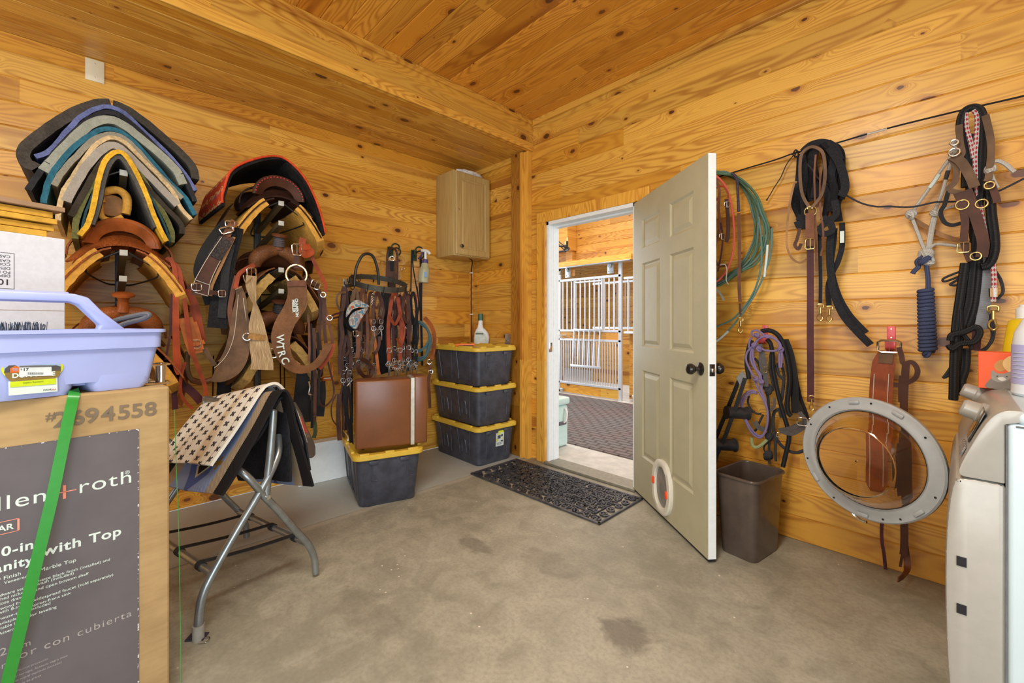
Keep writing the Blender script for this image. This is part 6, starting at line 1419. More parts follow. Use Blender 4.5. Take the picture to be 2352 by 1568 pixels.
strap('strap', E6, 'x', .20, [(515, 830), (570, 890), (615, 980), (628, 1080), (615, 1200), (590, 1300)], 44, leather('orange_tooled', srgb(190, 104, 52), .45, tool=.4, tscale=180), t, .006); ringm('ring', E6, 'x', .20, (570, 1325), 26, 9, M_chrome, t)
strap('billet', E6, 'x', .20, [(585, 1340), (580, 1400), (578, 1450), (560, 1540), (570, 1700), (575, 1850)], 34, M_md, t); buckle(E6, 'x', .21, (585, 1440), 44, 40, t)
o = cord('cord', E6, 'x', .10, [(415, 560), (425, 610), (430, 680)], 12, plain('red_cord_m', srgb(214, 50, 36), .6)); tag(o, 'short bright red cord end behind the reins', 'cord')
t = thing('leather_headstall', 'red-brown headstall with a big silver buckle right of the ring', 'headstall', tr(E6, 'x', .38, [(330, 900)])[0])
strap('cheek', E6, 'x', .38, [(285, 620), (325, 580), (330, 700), (332, 900), (335, 1130)], 36, M_rb, t); buckle(E6, 'x', .39, (338, 950), 62, 66, t); strap('wide_end', E6, 'x', .385, [(332, 1140), (335, 1200), (342, 1300)], 54, M_rb, t)
# curb bit standing on the suitcase top
t = thing('curb_bit', 'silver curb bit with chain lying over the top edge of the suitcase', 'bit', tr(E6, 'x', .60, [(200, 1350)])[0])
cord('mouthpiece', E6, 'x', .60, [(85, 1362), (165, 1362), (178, 1325), (205, 1318), (235, 1330), (245, 1366), (295, 1366)], 15, M_chrome, t, sub=3)
b = MB()
for i in range(11):
    p = tr(E6, 'x', .61, [(150 + i * 12, 1395 + 16 * math.sin(i * .32))])[0]; b.torus(p, (1, .2 if i % 2 else 2, 0), .009, .0022, 10)
b.make('curb_chain', M_chrome, t)
# two steel-buckled halter straps in front of the gap and the thin chain
bridle('grey-brown halter with brass snap hanging near the hoop foot', E5, .44, 550, 590, 960, 22, M_gb, 0, None, 50, 31)
t = thing('chain_lead', 'thin steel chain hanging from the ring left of the halter', 'chain', tr(E5, 'x', .45, [(500, 650)])[0]); b = MB()
for i in range(16): p = tr(E5, 'x', .45, [(520 - 25 * math.sin(i * .2), 560 + i * 16)])[0]; b.torus(p, (1, -.4 if i % 2 else 1.6, 0), .007, .0017, 8)
b.make('links', M_chrome, t)
for i, (pts, w2, m_) in enumerate((([(560, 1020), (510, 1130), (470, 1250), (430, 1370), (370, 1480), (310, 1560)], 46, M_gb), ([(585, 1110), (575, 1220), (540, 1300), (500, 1320)], 34, M_dkp), ([(365, 1380), (430, 1410), (500, 1500), (480, 1580), (400, 1590), (330, 1500), (310, 1430)], 44, M_dkp), ([(430, 830), (440, 1000), (440, 1200), (430, 1330)], 30, M_md), ([(480, 900), (520, 1100), (550, 1350), (575, 1568)], 36, M_or), ([(160, 510), (155, 700), (120, 900), (140, 1100), (105, 1300), (110, 1568)], 44, M_dkp), ([(180, 580), (90, 600), (70, 700), (110, 790), (160, 790)], 26, M_gb), ([(0, 870), (60, 840), (130, 830)], 22, M_mar), ([(0, 900), (60, 885), (120, 870)], 20, M_mar), ([(350, 1280), (365, 1350), (355, 1420), (340, 1470)], 14, M_dkp), ([(390, 1090), (420, 1180), (400, 1260), (370, 1320)], 18, M_dkp))):
    o = strap('halter_strap', E5, 'x', .44 + .012 * (i % 4), pts, w2, m_); tag(o, ['grey-brown strap slanting down left from the brass snap', 'dark strap curling right of the slanting grey-brown strap', 'flat dark strap coiled in an oval at the suitcase top', 'brown strap hanging straight below the patterned noseband tip', 'orange-brown strap running down right of the coiled strap', 'long dark strap at the far left edge of the bridles', 'grey-brown side loop at the far left of the ring', 'upper maroon strap reaching left from the bridles', 'lower maroon strap reaching left from the bridles', 'thin dark strap end near the middle bits', 'thin dark strap bending beside the middle bits'][i], 'strap', 'loose straps among the bridles')
o = bridle('brown reins and bit bundle hanging low at the left of the suitcase', C4, .42, 230, 700, 1000, 20, M_dkp, 1, [(-50, 1330), (-20, 1400), (10, 1380)], 30, 44)
for i, (pts, w2) in enumerate((([(160, 1100), (125, 1180), (130, 1270), (165, 1320)], 8), ([(215, 1040), (225, 1200), (250, 1330), (262, 1440)], 22), ([(240, 1050), (255, 1150), (262, 1300), (268, 1480)], 18), ([(180, 1100), (172, 1250), (182, 1420)], 30), ([(205, 1350), (240, 1400), (235, 1450), (262, 1480), (278, 1460)], 7))):
    o = strap('low_rein', C4, 'x', .50 - .01 * i, pts, w2, [M_dkp, M_bl, M_bl, M_dkp, M_chrome][i]); tag(o, ['thin brown rein loop left of the suitcase', 'black rein just left of the suitcase edge', 'second black rein against the suitcase edge', 'broad dark strap end hanging to the yellow lid', 'bent wire resting on the yellow lid left of the suitcase'][i], 'rein' if i < 4 else 'wire', 'reins hanging low left of the suitcase' if i < 4 else None)
# white panel leaning behind the single bin
p0, p1 = AZ(686, 1119, 0), AZ(756, 1103, 0)
b = MB(); b.box((.02, 3.12, .001), (.09, 3.42, .30), bev=.003); t = thing('white_box', 'white flat box standing on the floor behind the black bin', 'box', (.05, 3.27, 0)); M_ = frame(p0, p1 - p0, (0, 0, 1)); MB().box((0, .001, -.10), ((p1 - p0).length + .15, .30, 0), M_, bev=.002).make('box', M_white, t, smooth=False)
# ================================================================= right wall tack
def rs(name, crop, off, pts, w_, mat, parent=None, **k): return strap(name, crop, 'y', off, pts, w_, mat, parent, **k)
def rcd(name, crop, off, pts, w_, mat, parent=None, **k): return cord(name, crop, 'y', off, pts, w_, mat, parent, **k)
M_bro = ropemat('black_braid', (.008, .008, .009), (.045, .045, .045), 110); M_bflat = plain('black_flat_web', (.012, .012, .015), .75, var=.4, scale=120, bump=.4, spec=.25)
M_grn = ropemat('green_lariat', srgb(76, 110, 82), srgb(120, 148, 118), 160); M_tealr = ropemat('teal_lariat', srgb(84, 122, 118), srgb(140, 166, 156), 160); M_pink = ropemat('coral_rope', srgb(226, 92, 82), srgb(236, 130, 112), 160)
M_pur = ropemat('lavender_rope', srgb(126, 108, 150), srgb(164, 146, 184), 220); M_gryr = ropemat('charcoal_rope', srgb(50, 50, 54), srgb(76, 76, 80), 180)
M_speck = ropemat('speckled_white_rope', srgb(186, 182, 172), srgb(120, 70, 74), 90, .86, sharp=True); M_navy = ropemat('navy_rope', srgb(58, 66, 96), srgb(92, 100, 128), 200)
M_redw = ropemat('red_white_rope', srgb(190, 188, 180), srgb(170, 40, 56), 26, .1, sharp=True); M_gryw = ropemat('grey_weave_rope', srgb(104, 106, 112), srgb(156, 158, 162), 130)
# line strung along the wall
t = thing('hanging_line', 'black elastic line strung along the upper right board wall', 'line', AY(1776, 368, 4.97))
b = MB(); b.tube([AY(x, y, 4.955) for x, y in ((1560, 436), (1690, 394), (1776, 368.5), (1830, 350), (1905, 333), (2030, 297), (2200, 255), (2352, 220), (2480, 186))], .0042, 8); b.make('cord', M_bro, t)
MB().tube([AY(x, y, 4.950) for x, y in ((1992, 308), (2015, 302), (2037, 296))], .0050, 8).make('taped_section', plain('silver_tape', srgb(190, 186, 176), .4, .3), t)
b = MB(); b.tube([AY(1820 + dx, 352 + dy, 4.945) for dx, dy in ((0, 4), (8, -8), (14, 4), (5, 8), (10, -4), (18, -2))], .004, 7); b.make('knot', M_bro, t)
o = rcd('loose_cord', D5, .035, [(640, 110), (605, 150), (575, 200), (545, 270), (500, 340), (465, 400), (440, 440)], 7, M_gryr, taper=lambda u: 1 if u < .94 else 1.6); tag(o, 'thin loose cord end hanging from the knot on the line', 'cord')
o = MB().tube([AY(x, y, 4.90) for x, y in ((1838, 365), (1862, 385), (1880, 410), (1910, 428), (1940, 446), (1975, 465), (2010, 474), (2040, 474), (2095, 475), (2150, 464), (2200, 462), (2245, 450), (2290, 440), (2352, 410), (2400, 388))], .0040, 8).make('sagging_cord', M_gryr); tag(o, 'thin dark cord sagging between the two rope bundles', 'cord')
# lariat coil
t = thing('lariat_coil', 'green and teal lariat coil hanging behind the open door edge', 'rope coil', tr(D5, 'y', .05, [(200, 500)])[0])
rr2 = random.Random(5)
for i in range(8):
    k = i / 7; m_ = M_grn if i % 3 else M_tealr
    pts = [(-60, 260 + 20 * k), (40, 240 + 12 * k), (140 + 10 * k, 245), (230 + 20 * k, 290), (300 + 60 * k, 400), (345 + 70 * k, 520), (360 + 80 * k + rr2.uniform(-25, 25), 650), (330 + 100 * k, 780), (270 + 90 * k, 890), (180 + 60 * k, 960 + 10 * k), (80, 1000 + 8 * i), (-40, 980 + 20 * k), (-160, 850), (-200, 600), (-150, 380)]
    rcd('turn', D5, .03 + .009 * i, [(x + rr2.uniform(-10, 10), y + rr2.uniform(-12, 12)) for x, y in pts], 13, m_, t, closed=True)
rcd('tail', D5, .10, [(385, 560), (405, 750), (400, 920), (365, 1060), (300, 1180), (200, 1290), (100, 1340), (20, 1370), (-40, 1380)], 13, M_tealr, t)
rcd('tail', D5, .11, [(480, 640), (470, 820), (420, 980), (370, 1090), (310, 1190), (230, 1300), (150, 1390), (50, 1470), (0, 1500)], 13, M_tealr, t); rcd('whipping', D5, .112, [(448, 760), (440, 860), (425, 990)], 17, M_wht, t); rcd('whipping', D5, .113, [(165, 1380), (110, 1430), (50, 1472)], 17, M_wht, t)
o = rcd('coral_rope', D5, .12, [(30, 240), (80, 265), (140, 330), (175, 420), (200, 560), (208, 720), (190, 850), (160, 930), (110, 1000), (70, 1030)], 15, M_pink); tag(o, 'coral pink rope hanging inside the green lariat coil', 'rope')
t = thing('braided_tie_down', 'brown strap with blue braided top and brass snap by the lariat coil', 'strap', tr(D5, 'y', .13, [(245, 700)])[0])
rcd('braid', D5, .13, [(190, 245), (225, 280), (235, 400), (240, 520)], 20, ropemat('blue_brown_braid', srgb(70, 50, 42), srgb(70, 96, 140), 60), t); rs('strap', D5, .13, [(240, 530), (245, 700), (245, 900), (243, 1050), (250, 1170)], 22, M_md, t)
rs('keeper', D5, .132, [(248, 1180), (250, 1260)], 14, M_dkp, t, sub=1); snap(D5, 'y', .13, (252, 1290), 110, t)
for i, (pts, w2, m_) in enumerate((([(70, 280), (100, 360), (95, 500), (105, 620), (75, 760), (70, 860), (100, 910), (160, 905)], 18, M_md), ([(45, 390), (80, 350), (130, 340), (158, 380), (165, 420)], 12, M_rb), ([(152, 430), (160, 520), (165, 620), (160, 700), (150, 740)], 26, M_dkp), ([(50, 470), (85, 430), (100, 440)], 16, M_rb), ([(110, 600), (125, 700), (115, 820), (90, 950)], 12, M_mar))):
    o = rs('headstall_strap', D5, .14, pts, w2, m_); tag(o, ['brown headstall strap hanging in front of the lariat by the door edge', 'red-brown strap arching beside the door edge', 'dark strap with buckle inside the coral rope loop', 'short red-brown strap end showing past the door edge', 'thin maroon strap crossing the lariat turns'][i], 'strap', 'headstall straps in front of the lariat')
    if i in (2, 4): buckle(D5, 'y', .15, (155, 470) if i == 2 else (118, 700), 30, 40, o)
o = rcd('white_strings', D5, .15, [(105, 905), (140, 900), (155, 940), (150, 1010), (165, 1045)], 8, M_st); tag(o, 'short cream tie strings at the foot of the coral rope', 'string'); o = rs('grey_tag', D5, .15, [(45, 1075), (90, 1090), (120, 1130), (132, 1160)], 14, plain('pale_tag', srgb(150, 156, 150), .5)); tag(o, 'pale grey rope tail curling out past the door edge', 'rope')
# black bundle with headstall and long strap
t = thing('black_lead_bundle', 'bundle of folded black flat lead ropes hanging on the line', 'rope bundle', tr(D5, 'y', .08, [(830, 300)])[0])
B_ = [[(700, 100), (720, 200), (715, 330), (735, 450)], [(735, 80), (760, 200), (745, 340), (775, 440)], [(790, 60), (770, 180), (800, 300), (790, 420)], [(830, 40), (870, 160), (860, 300), (880, 420), (860, 560)], [(850, 25), (920, 120), (905, 260), (930, 380), (900, 520)], [(870, 25), (950, 110), (950, 250), (975, 380), (940, 470), (950, 560)], [(880, 20), (975, 90), (985, 220), (1000, 340), (980, 430)], [(900, 40), (960, 80), (930, 200), (915, 330), (940, 450), (960, 590)], [(690, 110), (680, 300), (650, 400), (650, 480), (690, 560), (690, 620)], [(700, 120), (715, 280), (700, 420), (720, 560), (740, 640)]]
for i, p_ in enumerate(B_): rs('loop', D5, .06 + .012 * (i % 5), p_, 42 + 8 * (i % 3), M_bflat, t, th=.008, twist=lambda u, i=i: .7 * math.sin(u * 5 + i))
rs('loop', D5, .10, [(700, 90), (760, 40), (850, 22), (930, 60), (970, 150)], 46, M_bflat, t, th=.01); rs('loop', D5, .12, [(890, 60), (960, 160), (1000, 280), (1005, 360), (975, 410)], 50, M_bflat, t, th=.01)
rs('knot', D5, .15, [(845, 560), (900, 600), (910, 660), (850, 680), (830, 640), (880, 590), (940, 540), (930, 440)], 42, M_bflat, t, th=.01); rs('knot', D5, .15, [(660, 560), (700, 570), (715, 610), (680, 630), (660, 590)], 40, M_bflat, t, th=.01)
rs('lead', D5, .10, [(925, 640), (915, 760), (900, 880), (915, 1000), (960, 1140), (1030, 1260), (1100, 1340), (1155, 1395)], 46, M_bflat, t, th=.006); rs('lead', D5, .12, [(905, 660), (895, 800), (905, 980), (930, 1120), (990, 1260), (1080, 1370), (1190, 1480)], 46, M_bflat, t, th=.006); rs('lead', D5, .09, [(985, 600), (985, 760), (955, 880), (915, 960), (885, 1060), (890, 1195)], 34, M_bflat, t, th=.006)
rs('lead', D5, .11, [(820, 620), (825, 800), (830, 1000), (828, 1180)], 22, M_bflat, t, th=.006); rs('white_band', D5, .125, [(985, 660), (985, 745)], 24, M_wht, t, sub=1)
snap(D5, 'y', .11, (828, 1190), 125, t); snap(D5, 'y', .12, (893, 1205), 115, t, M_brass)
t = thing('headstall', 'brown teardrop headstall with a long burgundy strap, buckle and brass snap', 'headstall', tr(D5, 'y', .17, [(770, 300)])[0])
rs('crown', D5, .17, [(752, 495), (700, 400), (682, 260), (690, 120), (740, 62), (800, 60), (850, 110), (862, 260), (840, 390), (785, 470), (752, 500)], 20, M_gb, t, th=.006); ringm('ring', D5, 'y', .17, (757, 518), 36, 9, M_brass, t)
for c in ((735, 498), (768, 496)): MB().lathe([(.006, 0), (.004, .004), (0, .005)], tr(D5, 'y', .176, [c])[0], -RT + FW * -1, 10).make('stud', M_brass, t)
rs('long_strap', D5, .165, [(753, 530), (755, 800), (757, 1100), (756, 1400), (757, 1560), (758, 1720), (758, 1890)], 42, M_mar, t, th=.005); rs('strap_end', D5, .175, [(753, 530), (752, 770)], 52, M_md, t, sub=1); buckle(D5, 'y', .185, (754, 752), 56, 76, t, M_brass)
b = MB()
for i in range(9): p = tr(D5, 'y', .163, [(757, 570 + i * 90)])[0]; b.lathe([(.0022, 0), (.0022, .009), (0, .0092)], p, (0, -1, 0), 8)
o_ = b.make('punched_holes', M_blk, t); o_['kind'] = 'stuff'
snap(D6, 'y', .165, (672, 495), 95, t, M_brass)
o = rs('thin_brown_strap', D5, .15, [(660, 310), (640, 320), (610, 450), (590, 620), (588, 760), (620, 850), (680, 888), (730, 860)], 14, M_tan); tag(o, 'thin tan strap looping left of the black lead bundle', 'strap')
o = rs('small_strap', D5, .16, [(680, 640), (660, 720), (645, 760), (670, 790), (690, 750)], 22, M_dkp); tag(o, 'short dark strap with a ring end under the bundle', 'strap')
for i, pts in enumerate(([(795, 110), (785, 250), (790, 450), (795, 700), (800, 950)], [(830, 200), (825, 450), (845, 620), (850, 740), (830, 840)])):
    o = rs('inner_strap', D5, .155, pts, 12, M_md); tag(o, ['narrow brown strap hanging through the teardrop headstall', 'narrow brown strap right of the long burgundy strap'][i], 'strap')
# pink hooks
M_red = plain('coral_plastic', srgb(226, 92, 98), .4)
def jhook(crop, c, L_, label):
    p = tr(crop, 'y', .0, [c])[0]; m = mpp(p) / crop[2]; t = thing('wall_hook', label, 'hook', (p.x, 5, p.z), 'coral wall hooks'); L = L_ * m; W_ = L * .14
    MB().box((p.x - W_, 4.993, p.z - L * .72), (p.x + W_, 4.9995, p.z), bev=.002).make('plate', M_red, t)
    MB().ribbon([(p.x, 4.992, p.z - L * .6), (p.x, 4.985, p.z - L * .85), (p.x, 4.95, p.z - L), (p.x, 4.91, p.z - L * .9), (p.x, 4.90, p.z - L * .62)], W_ * 2, .004, (1, 0, 0) if False else (0, -1, .05)).make('hook', M_red, t)
    for dz in (.12, .5): MB().lathe([(.004, 0), (.003, .003), (0, .0032)], (p.x, 4.993, p.z - L * dz), (0, -1, 0), 10).make('screw', M_chrome, t)
jhook(E7, (545, 30), 190, 'coral plastic wall hook behind the lavender rope halter'); jhook(D8, (533, 22), 130, 'coral plastic wall hook holding the brown leather strap')
# lavender rope halter and black ropes on the first hook
t = thing('rope_halter', 'lavender rope halter with tied knots hanging on the coral hook', 'halter', tr(E7, 'y', .14, [(480, 250)])[0])
for pts in ([(430, 150), (400, 130), (405, 95), (450, 85), (500, 110), (560, 160), (600, 150)], [(440, 240), (455, 190), (530, 150), (620, 165), (680, 210), (690, 265), (650, 300), (560, 300), (500, 280)], [(430, 230), (480, 170), (560, 140), (650, 175), (705, 240), (700, 300)], [(700, 290), (690, 380), (695, 480)], [(715, 290), (718, 380), (710, 480)], [(410, 250), (350, 320), (340, 400), (380, 500), (430, 590)], [(420, 260), (410, 350), (440, 480), (490, 550), (500, 620)], [(430, 250), (390, 320), (400, 430), (470, 540), (495, 620)], [(370, 270), (375, 200), (400, 160)], [(435, 600), (470, 720), (530, 830), (570, 960), (560, 1100), (520, 1200), (470, 1220), (400, 1170), (340, 1060), (300, 960), (285, 860), (320, 770), (390, 725), (450, 740)], [(500, 640), (510, 740), (550, 860), (570, 1000), (545, 1150), (490, 1205), (420, 1160), (360, 1070), (315, 960), (300, 870), (340, 790), (400, 745), (455, 755)], [(490, 640), (500, 720), (525, 765)]):
    rcd('cord', E7, .14, pts, 22, M_pur, t)
def knot(crop, plane, off, c, r, mat, parent, n=3, seed=0):
    p = tr(crop, plane, off, [c])[0]; m = mpp(p) / crop[2]; q = random.Random(seed + int(c[0])); b = MB()
    for i in range(n):
        ax = Vector((q.uniform(-1, 1), q.uniform(-1, 1), q.uniform(-1, 1))).normalized(); b.torus(p + Vector((0, 0, q.uniform(-.3, .3) * r * m)), ax, r * m * .62, r * m * .36, 14)
    return b.make('knot', mat, parent)
for c in ((425, 245), (475, 285), (440, 600), (500, 625), (705, 290), (455, 140)): knot(E7, 'y', .15, c, 32, M_pur, t)
t = thing('black_lead_ropes', 'thick black braided lead ropes hanging with the lavender halter', 'rope', tr(E7, 'y', .10, [(650, 300)])[0])
for pts, w2 in (([(500, 95), (580, 85), (660, 120), (720, 200), (760, 330), (790, 480), (800, 620), (785, 760), (775, 880), (790, 960), (820, 990)], 48), ([(560, 180), (600, 230), (620, 350), (625, 480), (650, 620), (680, 760), (710, 880), (745, 1000), (780, 1120), (795, 1220), (780, 1310), (755, 1420), (730, 1530)], 46)): rcd('rope', E7, .11, pts, w2, M_bro, t)
t = thing('charcoal_rope_halter', 'charcoal rope halter with big knots hanging below the lavender one', 'halter', tr(E7, 'y', .09, [(580, 700)])[0])
for pts, w2 in (([(660, 450), (690, 560), (735, 610), (730, 700), (710, 850), (700, 960), (715, 1010)], 28), ([(700, 440), (735, 520), (740, 650), (720, 820)], 26), ([(600, 330), (590, 480), (610, 600), (630, 700)], 22), ([(430, 380), (470, 430), (500, 520), (540, 640), (570, 760), (580, 900), (590, 1050), (590, 1200), (580, 1400), (590, 1500)], 26), ([(560, 760), (575, 880), (575, 1100), (570, 1210)], 20), ([(690, 920), (640, 950), (625, 1050), (640, 1180), (700, 1290), (790, 1360), (880, 1380), (965, 1350)], 32), ([(650, 1190), (600, 1250), (540, 1300), (530, 1350), (570, 1400)], 18), ([(650, 1220), (650, 1350), (655, 1470)], 28), ([(520, 980), (480, 1060), (450, 1130), (430, 1150)], 22), ([(370, 780), (360, 850), (400, 930), (450, 965), (500, 970)], 20)): rcd('cord', E7, .09, pts, w2, M_gryr, t)
for c, r in (((580, 720), 50), ((560, 680), 40), ((580, 1210), 44), ((575, 1420), 50), ((580, 1400), 42), ((700, 450), 34)): knot(E7, 'y', .10, c, r, M_gryr, t, 4)
o = rcd('green_braid', E7, .12, [(400, 1220), (405, 1290), (440, 1325), (500, 1300), (560, 1245)], 34, ropemat('pale_green_rope', srgb(150, 160, 110), srgb(190, 196, 150), 150)); tag(o, 'short pale green rope loop below the lavender halter', 'rope')
t = thing('nylon_halter', 'grey nylon halter with silver buckles hanging low by the washer door', 'halter', tr(E7, 'y', .12, [(900, 1080)])[0]); M_nyl = plain('grey_nylon', srgb(78, 72, 70), .7, var=.2, scale=100, bump=.3)
for pts, w2 in (([(690, 1150), (800, 1130), (900, 1090), (960, 1060)], 54), ([(700, 1150), (820, 1180), (940, 1120), (1020, 1040)], 40), ([(480, 230), (520, 380), (545, 540), (550, 680)], 48), ([(500, 250), (490, 400), (510, 560)], 26), ([(640, 800), (640, 880), (600, 940)], 24), ([(430, 1050), (470, 1110), (540, 1140)], 50), ([(905, 950), (940, 1000), (1000, 1060), (1040, 1040)], 46)): rs('webbing', E7, .125, pts, w2, M_nyl, t, th=.006)
for c, w2, h2 in (((935, 1050), 90, 80), ((1020, 1050), 40, 60), ((540, 500), 36, 60), ((680, 1190), 34, 44)): buckle(E7, 'y', .14, c, w2, h2, t, M_chrome if c[0] > 600 else M_brass)
for i in range(6):
    o = rs('fringe_strap', E7, .07 + .008 * i, [(740 + 8 * i, 180), (790 + 10 * i, 350), (820 + 12 * i, 600), (825 + 14 * i, 800 + 10 * i), (835 + (17 + (9 if i > 3 else 0)) * i, 960 + (30 if i > 3 else 0))], 20, M_bl); tag(o, ['innermost black leather string, nearest the thick black ropes', 'second black leather string right of the thick ropes', 'third black leather string right of the thick ropes', 'fourth black leather string right of the thick ropes', 'fifth black leather string right of the thick ropes, a longer one', 'outermost black leather string, nearest the silver halter buckle'][i], 'string', 'black leather strings fanning out right of the ropes')
o = rs('black_strap', E7, .06, [(860, 540), (910, 780), (970, 950), (1005, 1080), (1000, 1150)], 34, M_bl); tag(o, 'long black strap running to the silver buckle of the nylon halter', 'strap')
o = rcd('black_crop', E7, .08, [(400, 190), (370, 260), (345, 420), (370, 600)], 46, M_gryr); tag(o, 'short dark grey rope end at the left of the lavender halter', 'rope')
# folding saddle rack arm with two rolls leaning by the door
M_roll = plain('black_roller', (.03, .032, .036), .35, var=.3)
t = thing('roller_stand', 'black steel frame with two round rollers leaning behind the door', 'stand', tr(E7, 'y', .12, [(150, 1000)])[0])
for pts in ([(270, 600), (150, 900), (0, 1270), (-60, 1420)], [(330, 590), (230, 900), (110, 1230), (30, 1400), (-10, 1560)]): rs('bar', E7, .12 if pts[0][0] < 300 else .20, pts, 38, M_black, t, th=.012, sub=1)
for c in ((255, 960), (120, 1295)):
    p = tr(E7, 'y', .16, [c])[0]; m = mpp(p) / E7[2]; a = RT; MB().lathe([(70 * m, -125 * m), (62 * m, -118 * m), (62 * m, 85 * m), (72 * m, 92 * m), (72 * m, 105 * m), (60 * m, 106 * m), (0, 100 * m)], p, RT * .98 + Vector((0, 0, -.05)), 24).make('roller', M_roll, t)
b = MB(); b.grid([[tr(E7, 'y', .2, [q_])[0] for q_ in r_] for r_ in (((235, 590), (300, 510)), ((262, 640), (340, 580)), ((290, 700), (310, 640)))], .002); o = b.make('plastic_wrap', plain('shiny_wrap', srgb(180, 186, 190), .15, .5)); tag(o, 'scrap of shiny plastic wrap on top of the roller stand', 'plastic wrap')
# white rope halter with coiled navy lead
t = thing('speckled_halter', 'white speckled rope halter hanging in a long triangle', 'halter', tr(D7, 'y', .07, [(220, 600)])[0])
for pts, w2 in (([(345, 225), (335, 250), (355, 270), (330, 290), (310, 330), (260, 400), (200, 490), (150, 560), (125, 600)], 16), ([(330, 300), (320, 350), (300, 420), (270, 520), (240, 590), (235, 610)], 16), ([(120, 620), (150, 700), (185, 790)], 16), ([(235, 610), (215, 700), (200, 800)], 15), ([(248, 610), (228, 700), (212, 800)], 15), ([(210, 790), (240, 765), (290, 765), (370, 775)], 14), ([(330, 240), (365, 235), (345, 265)], 12), ([(270, 590), (330, 570), (400, 560)], 12)): rcd('cord', D7, .07, pts, w2, M_speck, t)
for c, r in (((118, 608), 26), ((240, 600), 24), ((195, 815), 34), ((205, 850), 30), ((335, 290), 20)): knot(D7, 'y', .075, c, r, M_speck, t, 4)
rcd('whipping', D7, .075, [(262, 405), (235, 445), (212, 475)], 19, M_wht, t); rcd('whipping', D7, .075, [(308, 385), (296, 430)], 18, M_blk, t)
t = thing('coiled_lead', 'navy blue lead rope wound into a tight upright coil', 'rope', tr(D7, 'y', .08, [(200, 1150)])[0])
rcd('cord', D7, .08, [(220, 840), (185, 830), (150, 850), (155, 880), (135, 900), (125, 915)], 22, M_navy, t); rcd('cord', D7, .08, [(195, 860), (205, 940), (205, 1010)], 20, M_navy, t); knot(D7, 'y', .09, (185, 840), 30, M_navy, t, 2)
b = MB(); P = []
for k in range(17 * 14 + 1):
    a = 6.2832 * k / 14; f_ = k / (17 * 14); c = tr(D7, 'y', .08, [(192 + 12 * f_, 995 + 320 * f_)])[0]; m = mpp(c) / 2.2404; P.append(c + RT * (math.cos(a) * (27 + 7 * f_) * m) - FW * (math.sin(a) * 24 * m))
b.tube(P, 9.8 * mpp(P[0]) / 2.2404, 8, sub=1); b.make('coil', M_navy, t); knot(D7, 'y', .08, (200, 1322), 24, M_navy, t, 2)
o = rs('tan_strap', D7, .05, [(110, 625), (170, 660), (250, 705), (330, 735), (400, 750)], 22, M_tan); tag(o, 'tan leather strap passing behind the speckled halter', 'strap')
# big black rope loop with halter
t = thing('black_rope_loop', 'long black braided rope folded over the line at far right', 'rope', tr(D7, 'y', .10, [(430, 300)])[0])
for pts, w2, o_ in (([(400, 470), (400, 350), (385, 250), (372, 160), (390, 85), (435, 60), (475, 80), (490, 160), (485, 300), (475, 450), (460, 600), (445, 750), (430, 900), (415, 1050), (395, 1130), (365, 1250), (345, 1400), (335, 1560)], 38, .12), ([(425, 200), (415, 300), (425, 500), (440, 700), (460, 850), (450, 1000), (430, 1120), (395, 1200)], 36, .11), ([(525, 480), (530, 600), (545, 720), (545, 800), (520, 865), (480, 880)], 40, .13), ([(395, 860), (375, 1000), (350, 1180), (340, 1350), (335, 1565)], 36, .14), ([(400, 1300), (395, 1400), (375, 1470), (385, 1540)], 38, .10)): rcd('rope', D7, o_, pts, w2, M_bro, t)
rcd('knot', D7, .16, [(320, 1260), (330, 1230), (390, 1215), (450, 1190), (470, 1220), (440, 1265), (370, 1275), (330, 1300), (310, 1280)], 30, M_bro, t); rcd('knot', D7, .15, [(370, 1100), (375, 1200), (420, 1270), (430, 1300)], 20, M_bro, t)
for i, (pts, w2) in enumerate((([(400, 895), (340, 915), (285, 940), (290, 955), (350, 935), (400, 910)], 11), ([(400, 915), (350, 950), (320, 970), (345, 975), (385, 965)], 12), ([(370, 1290), (345, 1360), (300, 1430), (285, 1450), (320, 1430), (360, 1370)], 13), ([(550, 900), (580, 950), (590, 1010), (560, 1045)], 13), ([(510, 1120), (530, 1180), (535, 1250), (490, 1310), (440, 1290)], 14), ([(520, 1120), (545, 1200), (530, 1270), (480, 1310)], 12))):
    o = rcd('looped_cord', D7, .08, pts, w2, M_gryr); tag(o, ['upper thin black cord loop left of the black rope', 'lower thin black cord loop left of the black rope', 'thin black cord end left of the rope knot', 'thin black cord arc right of the red and white rope', 'thin black cord looping low right of the knot, outer one', 'thin black cord looping low right of the knot, inner one'][i], 'cord', 'thin black cords among the right-hand ropes')
t = thing('leather_halter', 'dark brown leather halter with brass buckles hanging over the black rope', 'halter', tr(D7, 'y', .17, [(450, 600)])[0])
for pts, w2, mm, o_ in (([(330, 310), (375, 340), (420, 410), (445, 470)], 40, M_gb, .17), ([(365, 150), (370, 240), (380, 300), (350, 320)], 26, M_gb, .16), ([(500, 100), (530, 250), (520, 400), (510, 440)], 28, M_gb, .15), ([(400, 485), (430, 560), (470, 680), (490, 760), (480, 830)], 44, M_dkp, .18), ([(355, 500), (380, 560), (395, 650), (390, 740), (405, 800), (425, 850)], 30, M_dkp, .18), ([(310, 490), (290, 560), (270, 600), (290, 650), (330, 665), (375, 655)], 18, M_bl, .16), ([(320, 320), (350, 370), (345, 440), (310, 480), (370, 500)], 24, M_gb, .16), ([(525, 440), (555, 520), (560, 550)], 28, M_dkp, .17), ([(490, 750), (500, 830), (480, 950), (465, 1100), (450, 1310)], 34, M_mar, .09)): rs('strap', D7, o_, pts, w2, mm, t, th=.006)
buckle(D7, 'y', .19, (388, 780), 46, 52, t, M_brass)
